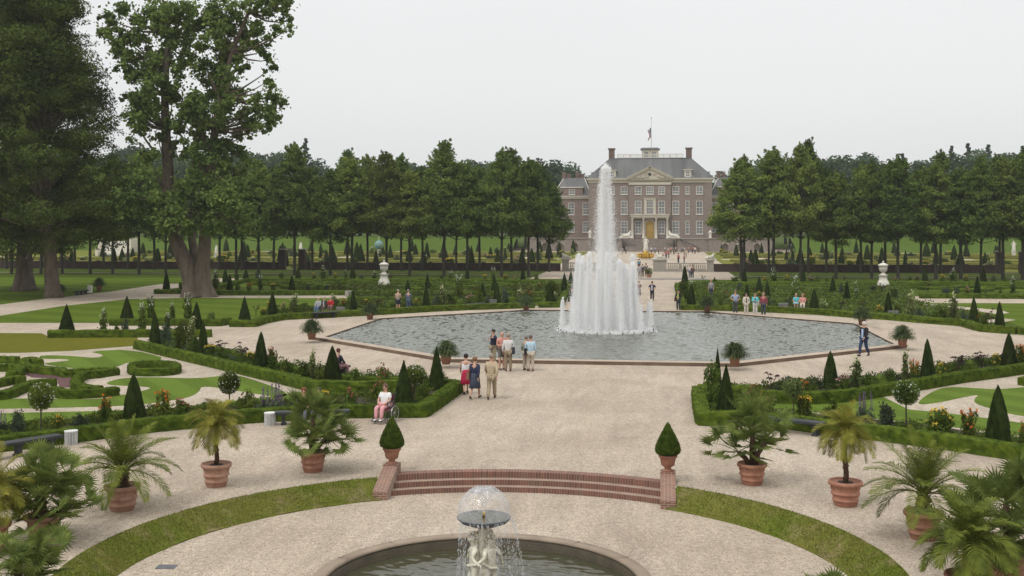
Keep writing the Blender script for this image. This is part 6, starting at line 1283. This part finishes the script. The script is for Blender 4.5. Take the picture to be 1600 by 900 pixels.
# rising cone then falling bell
n=56; v=[];f=[]; pr=[]
for i in range(12): t=i/11; pr.append((.02+.20*t**1.7,1.06+.40*t**.85))
for r_,z in pr:
    for k in range(n):
        a=2*PI*k/n; j=1+.03*math.sin(7*a+z*9)+random.uniform(-.015,.015); v.append((r_*j*math.cos(a),r_*j*math.sin(a),z+random.uniform(-.004,.004)))
for i in range(len(pr)-1):
    for k in range(n): f.append((i*n+k,i*n+(k+1)%n,(i+1)*n+(k+1)%n,(i+1)*n+k))
mb.add(v,f); v=[];f=[]; cap=[(.20,1.46),(.16,1.50),(.10,1.53),(.02,1.545)][::-1]+[(.53*math.sin(PI/2*t/16),.965+.60*math.cos(PI/2*t/16)**.9) for t in range(2,17)]
for r_,z in cap:
    for k in range(n): a=2*PI*k/n; v.append((r_*math.cos(a),r_*math.sin(a),z+random.uniform(-.006,.006)))
for i in range(len(cap)-1):
    for k in range(n): f.append((i*n+k,i*n+(k+1)%n,(i+1)*n+(k+1)%n,(i+1)*n+k))
mb.add(v,f); mb.obj('water_bell','film',sf,True)
mb=MB(); n=260; a=rs.random(n)*2*PI; 
q_=rs.random(n)**.6; P=np.stack([.53*q_*np.cos(a),.53*q_*np.sin(a),.97+.59*np.sqrt(1-q_**2)],1); streaks(mb,P,rs.normal(size=(n,3))*.4+[0,0,1],.0035,.006)
# dripping streams in clumps round the bowl
for c in range(34):
    a0=rs.random()*2*PI; n=60; t=rs.random(n); rr=.54+.28*t**.8*(.4+.9*rs.random())+rs.normal(size=n)*.012; aa=a0+rs.normal(size=n)*.025
    P=np.stack([rr*np.cos(aa),rr*np.sin(aa),.93-1.4*t**1.5],1); streaks(mb,P,rs.normal(size=(n,3))*.12+[0,0,1],.0042,.030)
mb.obj('falling_drops','spray_near',sf)
# ---------------------------------------------------------------- brick steps and cheeks
stp=thing('brick_steps',(BC[0],BC[1],0),'curved red brick steps of three risers leading into the sunken circle','steps')
def arcbox(r0,r1,z0,z1,a):
    n=90; v=[];f=[]
    for k in range(n+1):
        t=-a+2*a*k/n
        for r_,z in ((r0,z0),(r0,z1),(r1,z1),(r1,z0)): v.append((r_*math.sin(t),r_*math.cos(t),z))
    for k in range(n):
        for j in range(4): f.append((4*k+j,4*k+4+j,4*k+4+(j+1)%4,4*k+(j+1)%4))
    f+= [(0,1,2,3),(4*n+3,4*n+2,4*n+1,4*n)]; return v,f
for r0,r1,z0,z1 in ((7.83,8.12,ZF-.01,-.285),(8.08,8.40,ZF-.02,-.145),(8.34,8.68,ZF-.03,.014)):
    mb=MB(); mb.add(*arcbox(r0,r1,z0,z1,math.asin(min(.99,(PX-.08)/r0)))); me_=mb.mesh('step',['radial_brick','brick_tread'])
    for p_ in me_.polygons:
        if abs(p_.normal.z)>.9 and z1<0: p_.material_index=1
    mkobj('step',me_,stp)
for s,sd in ((-1,'left'),(1,'right')):
    o=thing('step_cheek',(BC[0]+s*PX,0,0),f'sloping red brick cheek wall at the {sd} end of the curved steps','wall','brick cheek walls')
    y0,y1,y2=28.8,29.95,30.35; w=.19; mb=MB()
    mb.add([(-w,y0,ZF),(w,y0,ZF),(w,y1,ZF),(-w,y1,ZF),(-w,y0,-.20),(w,y0,-.20),(w,y1,.22),(-w,y1,.22)],[(0,3,2,1),(4,5,6,7),(0,1,5,4),(1,2,6,5),(2,3,7,6),(3,0,4,7)]); mb.obj('sloping_wall','brick_cheek',o)
    mb=MB(); mb.box(-w-.01,w+.01,y1+.001,y2,ZF,.26); mb.obj('end_post','brick_cheek',o)
    pt=thing('potted_box_cone',(BC[0]+s*PX,(y1+y2)/2,.262),f'clipped box cone in a footed terracotta urn on the {sd} brick cheek','potted topiary','potted box cones')
    mb=MB(); mb.lathe([(.15,0),(.15,.03),(.08,.06),(.09,.10),(.17,.15),(.20,.30),(.23,.36),(.25,.37),(.25,.42),(.22,.43),(.20,.41)],10 if 0 else 24); mb.obj('pot','terracotta',pt,True)
    mb=MB(); mb.lathe([(.20,.39),(.02,.40)],16); mb.obj('soil','soil',pt)
    mb=MB(); prof=[(.20,.42),(.30,.47),(.325,.56),(.30,.68),(.22,.88),(.12,1.08),(.05,1.22),(.01,1.28)]; mb.lathe([(a*.9,b) for a,b in prof],18,jit=.08)
    n=9000; zz=.44+.84*(1-np.sqrt(rng.random(n))); pa=np.array(prof); rr_=np.interp(zz,pa[:,1],pa[:,0])*(1+.035*rng.normal(size=n)); aa=rng.random(n)*2*PI; N=np.stack([np.cos(aa),np.sin(aa),.5+0*aa],1)
    v,q=leaves(np.stack([rr_*np.cos(aa),rr_*np.sin(aa),zz],1),.013,.6,N,.9); mb.np(v,q)
    for i in range(14): a=random.random()*6.28; z=random.uniform(.5,1.25); r_=np.interp(z,pa[:,1],pa[:,0]); mb.tube([(r_*.8*math.cos(a),r_*.8*math.sin(a),z),(r_*1.08*math.cos(a),r_*1.08*math.sin(a),z+.06)],[.006,.003],4)
    mb.obj('clipped_foliage','leaf_boxcone',pt)
# ---------------------------------------------------------------- big pots and palms
def pot(o,r=.37,h=.55,m='terracotta'):
    mb=MB(); mb.lathe([(r*.66,0),(r*.68,.04),(r*.72,.06),(r*.73,h*.20),(r*.79,h*.22),(r*.80,h*.26),(r*.79,h*.29),(r*.755,h*.31),(r*.80,h*.46),(r*.87,h*.48),(r*.88,h*.52),(r*.87,h*.55),(r*.82,h*.57),(r*.89,h*.83),(r*1.02,h*.85),(r*1.05,h*.93),(r*1.02,h*1.0),(r*.93,h*1.0),(r*.90,h*.94)],32); po=mb.obj('pot',m,o,True)
    mb=MB(); 
    for k in range(6):
        a=2*PI*k/6; P=[(r*.865*math.cos(a+t*.5),r*.865*math.sin(a+t*.5),h*(.80-.13*math.sin(PI*(t+.5)))) for t in [-.5+i/8 for i in range(9)]]; mb.tube(P,.012,5)
    mb.obj('swags',m,po); mb=MB(); mb.lathe([(r*.92,h*.93),(.02,h*.95)],20); mb.obj('soil','soil',o)
    mb=MB(); mb.box(-r*.74,r*.74,-r*.74,r*.74,-.03,.012); mb.obj('slab','kerb',o)
def frond(mb,base,az,el,L_,droop,nl,ll,lw,up=.5,vee=.6):
    """pinnate frond; returns nothing"""
    P=[];p=Vector(base);d=Vector((math.cos(az)*math.cos(el),math.sin(az)*math.cos(el),math.sin(el))); n=14
    for i in range(n+1):
        P.append(p.copy()); p=p+d*(L_/n); d=(d+Vector((0,0,-droop/n))).normalized()
    mb.tube(P,[.014*(1-i/n)+.003 for i in range(n+1)],4,False)
    for k in range(nl):
        t=.14+.86*(k+.5)/nl; f_=t*n; i=min(n-1,int(f_)); u=f_-i; c=P[i].lerp(P[i+1],u); T=(P[i+1]-P[i]).normalized(); S_=T.cross(Vector((0,0,1))).normalized(); Nn=S_.cross(T)
        l=ll*(math.sin(PI*min(1,.12+t*.86))**.6)*random.uniform(.85,1.1)
        for s in(-1,1):
            dd=(S_*s*.85+T*(.55+.4*t)+Nn*vee*random.uniform(.2,1)+Vector((0,0,-.15))).normalized(); w=T.cross(dd).cross(dd).normalized()*lw; e=c+dd*l+Vector((0,0,-l*.22*random.uniform(.5,1.4))); mdp=c+dd*l*.5
            mb.add([c-w*.4,c+w*.4,mdp+w,e,mdp-w],[(0,1,2,4),(2,3,4)])
def fan(mb,base,c,R_,n=22):
    c=Vector(c);b=Vector(base);d=(c-b).normalized(); mb.tube([b,(b+c)/2+Vector((0,0,.05)),c],[.010,.008,.006],4,False)
    S_=d.cross(Vector((random.gauss(0,.5),random.gauss(0,.5),1))); S_=S_.normalized() if S_.length>.05 else Vector((1,0,0)); Nn=S_.cross(d)
    for k in range(n):
        a=(k/(n-1)-.5)*4.2; dd=(d*math.cos(a)+S_*math.sin(a)+Nn*.25).normalized(); L_=R_*random.uniform(.85,1.1)*(1-.10*abs(a)/2); w=(S_*math.cos(a)-d*math.sin(a))*.020; m_=c+dd*L_*.5; e=c+dd*L_-Nn*.04*random.random()+Vector((0,0,-.12*L_*random.random()))
        mb.add([c,m_+w,e,m_-w],[(0,1,2,3)])
def palm_fan(px,py,lb,W=1.0,Ht=1.9,seed=1,pm='terracotta',r=.37,n=84,lean=0,z=0):
    random.seed(seed); p=G(px,py,z); o=thing('potted_fan_palm',p,lb,'potted palm','potted palms'); pot(o,r,.56,pm); tb=MB(); cb=MB()
    for s in range(4):
        a=seed+s*1.7; hx,hy=.16*math.cos(a)*(s>0),.16*math.sin(a)*(s>0); zt_=[Ht*.62,Ht*.45,Ht*.38,Ht*.33][s]; top=(hx*2.2+lean*(s==0),hy*2.2,zt_); tb.tube([(hx*.5,hy*.5,.5),(hx,hy,(zt_+.5)/2),top],[.07,.065,.055],8)
        for k in range(n//4 if s else n//3+4):
            az=random.random()*2*PI; el=random.uniform(-.45,1.35) if s==0 else random.uniform(-.5,.9); L_=random.uniform(.34,.74)*W; dd=Vector((math.cos(az)*math.cos(el),math.sin(az)*math.cos(el),math.sin(el)*.9)); c=Vector(top)+dd*L_
            fan(cb,top,c,random.uniform(.32,.42)*W)
    tb.obj('trunks','palm_trunk',o,True); cb.obj('fan_leaves','leaf_fan',o)
def palm_date(px,py,lb,seed=1,L_=1.5,Ht=.95,n=30,r=.39,m='leaf_date',pm='terracotta',stem=.12,droop=1.1,ll=.24,elr=(.15,1.45),lw=.010,nl=38,z=0,ph=.60):
    random.seed(seed); p=G(px,py,z); o=thing('potted_date_palm',p,lb,'potted palm','potted palms'); pot(o,r,ph,pm); tb=MB(); cb=MB()
    k_=6; P=[(.02*math.sin(i*1.3),0,ph-.08+(Ht-ph)*i/k_) for i in range(k_+1)]; tb.tube(P,[stem*(1.0+.12*(i%2)) for i in range(k_+1)],10)
    for i in range(int(40*(stem/.1))):
        a=i*2.4; z_=ph+(Ht-ph)*random.random(); tb.tube([(stem*.8*math.cos(a),stem*.8*math.sin(a),z_),(stem*1.35*math.cos(a),stem*1.35*math.sin(a),z_+.07)],[.022,.008],4)
    for i in range(n):
        t=i/n; az=i*2.39996+random.uniform(-.2,.2); el=elr[0]+(elr[1]-elr[0])*t+random.uniform(-.1,.1); frond(cb,(stem*.4*math.cos(az),stem*.4*math.sin(az),Ht-.03+.05*t),az,el,L_*random.uniform(.85,1.1)*(1-.15*t),droop*random.uniform(.8,1.3)*(1.15-.55*t),nl,ll,lw)
    tb.obj('trunk','palm_trunk',o,True); cb.obj('fronds',m,o)
palm_fan(489,737,'large bushy fan palm in a terracotta pot, left of the steps',1.12,2.35,3,n=62)
palm_date(338,760,'slim-stemmed palm with yellowish drooping fronds in a terracotta pot at left',4,.92,1.62,30,.375,'leaf_pygmy','terracotta_pale',.055,2.4,.30,(-.1,1.4),.0060,50)
palm_date(191,797,'date palm with long arching fronds in a pale swagged pot at left',6,1.5,.95,30,.40,'leaf_date','terracotta_pale',.13,1.35,.33,(.18,1.45),.0075,60)
palm_fan(68,845,'dense low fan palm in a terracotta pot near the left edge',1.05,1.95,8,'terracotta_pale',.38,72)
palm_date(-14,862,'palm with yellow-green drooping fronds entering at the left frame edge',14,1.1,1.25,34,.38,'leaf_pygmy','terracotta',.06,1.9,.30,(.0,1.35),.0065,52)
palm_fan(28,962,'fan palm tops rising from the bottom left corner',1.0,1.45,12,'terracotta',.38,44)
palm_fan(1175,757,'loose fan palm with hanging leaves in a terracotta pot, right of the steps',1.08,2.5,23,'terracotta',.37,56,.05)
palm_date(1321,790,'slim-stemmed palm with drooping pale fronds in a terracotta pot at right',24,.88,1.78,30,.39,'leaf_pygmy','terracotta',.06,2.4,.30,(-.1,1.4),.0060,50)
palm_date(1443,842,'date palm with wide dark green fronds in a terracotta pot at right',27,1.5,1.0,30,.40,'leaf_date','terracotta',.13,1.35,.33,(.18,1.45),.0075,60)
palm_fan(1572,906,'tall green fan palm at the right frame edge',1.25,2.3,31,'terracotta',.40,74)
palm_date(1512,950,'palm with bright arching fronds in front at the lower right corner',35,1.1,1.15,32,.38,'leaf_date','terracotta',.07,1.9,.32,(.0,1.4),.008,60)
palm_fan(1290,1012,'fan palm whose leaf tips just reach the bottom edge right of centre',.8,1.0,41,'terracotta',.36,20)
random.seed(99)
def agap(px,py,lb,z=.17,w=1.35,r=.27,h=.48,dome=.62):
    p=G(px,py,z); o=thing('potted_lily',p,lb,'potted plant','potted strap-leaved plants on the pond corners'); mb=MB(); mb.lathe([(r*.7,0),(r*.95,h*.8),(r*1.06,h*.82),(r*1.06,h),(r*.9,h)],20); mb.obj('pot','terracotta',o,True)
    mb=MB()
    for i in range(900):
        a=random.random()*2*PI; el=random.uniform(.05,1.5); d=Vector((math.cos(a)*math.cos(el),math.sin(a)*math.cos(el),math.sin(el))); L_=w*.56*random.uniform(.55,1.08); s_=Vector((-math.sin(a),math.cos(a),0))*.017
        p0=Vector((0,0,h*.9)); p1=p0+d*L_*.55+Vector((0,0,.10)); p2=p0+d*L_+Vector((0,0,-.04)); p3=p0+d*L_*1.1+Vector((0,0,-.20))
        mb.add([p0-s_,p0+s_,p1-s_,p1+s_,p2-s_,p2+s_,p3],[(0,1,3,2),(2,3,5,4),(4,5,6)])
    mb.obj('leaves','leaf_agap',o)
for a in [(487,530.5,'round-leaved potted lily on the leftmost pond corner'),(578,499,'potted lily on the rear left pond corner'),(822,485,'potted lily on the back edge of the pond, left one'),(697,569,'potted lily on the near left pond corner behind yew cones'),(1105,487,'potted lily on the back edge of the pond, right one'),(1347,508,'potted lily behind the white-haired man'),(1410,541.5,'potted lily on the rightmost pond corner'),(1148,572,'potted lily on the near right pond corner')]:
    agap(*a,**({'w':1.28,'dome':.8} if a[0] in(697,1148) else {}))
agap(155,455,'leafy potted shrub on the far left lawn beside the path',0,1.5,.32,.62); agap(94,464,'leafy potted shrub half hidden by the beech trunk',0,1.2,.32,.62)
for q in (1014,): 
    p=G(q,434.5); o=thing('potted_bush',p,'low brown basket-like potted bush on the avenue step','potted plant'); mb=MB(); mb.lathe([(.25,0),(.35,.5),(.3,.52)],12); mb.obj('pot','terracotta',o); mb=MB(); P,N=sphere_pts(500,(0,0,.85),.5); v,q_=leaves(P,.07,.6); mb.np(v,q_); mb.obj('foliage','leaf_palefl',o)
# ---------------------------------------------------------------- air
HAZE=.00017
if HAZE:
    mb=MB(); mb.box(-700,700,-60,640,-1.0,48); hm=bpy.data.materials.new('haze'); hm.use_nodes=True; N,L=nodes_of(hm); N.clear(); ou=N.new('ShaderNodeOutputMaterial'); pv=N.new('ShaderNodeVolumePrincipled'); pv.inputs['Color'].default_value=(.82,.86,.90,1); pv.inputs['Density'].default_value=HAZE; L(pv.outputs[0],ou.inputs['Volume'])
    me=mb.mesh('haze',hm); tag(mkobj('haze',me),'thin pale summer haze over the gardens','haze',kind='stuff')
# ---------------------------------------------------------------- light, sky, camera
sun=bpy.data.lights.new('sun','SUN'); sun.energy=1.15; sun.angle=R(14); sun.color=(1,.96,.90); so=bpy.data.objects.new('sun',sun); COL.objects.link(so)
EL,AZ=R(58),R(215)   # azimuth clockwise from +Y
dirv=Vector((math.sin(AZ)*math.cos(EL),math.cos(AZ)*math.cos(EL),math.sin(EL))); so.rotation_euler=dirv.to_track_quat('Z','Y').to_euler(); so.location=(0,0,60)
w=bpy.data.worlds.new('World'); S.world=w; w.use_nodes=True; N=w.node_tree.nodes; L=w.node_tree.links.new; N.clear()
out=N.new('ShaderNodeOutputWorld'); sk=N.new('ShaderNodeTexSky'); sk.sky_type='NISHITA'; sk.sun_disc=False; sk.sun_elevation=EL; sk.sun_rotation=AZ; sk.dust_density=4; sk.air_density=1
hs=N.new('ShaderNodeHueSaturation'); hs.inputs['Saturation'].default_value=.12; L(sk.outputs[0],hs.inputs['Color'])
b1=N.new('ShaderNodeBackground'); b1.inputs['Strength'].default_value=.05; L(hs.outputs[0],b1.inputs[0])
tc=N.new('ShaderNodeTexCoord'); sx_=N.new('ShaderNodeSeparateXYZ'); L(tc.outputs['Generated'],sx_.inputs[0])
nz=N.new('ShaderNodeTexNoise'); nz.inputs['Scale'].default_value=1.6; nz.inputs['Detail'].default_value=3; L(tc.outputs['Generated'],nz.inputs['Vector'])
mr=N.new('ShaderNodeMapRange'); mr.inputs[1].default_value=.18; mr.inputs[2].default_value=1; mr.inputs[3].default_value=.99; mr.inputs[4].default_value=1.85; L(sx_.outputs[2],mr.inputs[0])
m4=N.new('ShaderNodeMapRange'); m4.inputs[1].default_value=.3; m4.inputs[2].default_value=.7; m4.inputs[3].default_value=.965; m4.inputs[4].default_value=1.03; L(nz.outputs[0],m4.inputs[0])
mm=N.new('ShaderNodeMath'); mm.operation='MULTIPLY'; L(mr.outputs[0],mm.inputs[0]); L(m4.outputs[0],mm.inputs[1])
b2=N.new('ShaderNodeBackground'); b2.inputs[0].default_value=(.975,.985,.985,1); m5=N.new('ShaderNodeMath'); m5.operation='MULTIPLY'; m5.inputs[1].default_value=.70; L(mm.outputs[0],m5.inputs[0]); L(m5.outputs[0],b2.inputs['Strength'])
ad=N.new('ShaderNodeAddShader'); L(b1.outputs[0],ad.inputs[0]); L(b2.outputs[0],ad.inputs[1]); L(ad.outputs[0],out.inputs['Surface'])
cam=bpy.data.cameras.new('camera'); cam.sensor_width=36; cam.lens=36*F/1600; cam.shift_y=-(450-YH)/1600; cam.clip_end=6000; cam.clip_start=.1
co=bpy.data.objects.new('camera',cam); COL.objects.link(co); co.location=(CX,0,H); co.rotation_euler=(PI/2,0,PSI); S.camera=co
S.render.engine='CYCLES'; S.view_settings.view_transform='Standard'; S.view_settings.look='None'; S.view_settings.exposure=0; S.view_settings.gamma=1
S.cycles.max_bounces=8; S.cycles.transparent_max_bounces=24; S.cycles.diffuse_bounces=5; S.cycles.volume_bounces=1

for o_ in bpy.data.objects:
    if 'label' in o_ and len(o_['label'].replace(',',' ').split())>16: print('LONG',o_.name,o_['label'])
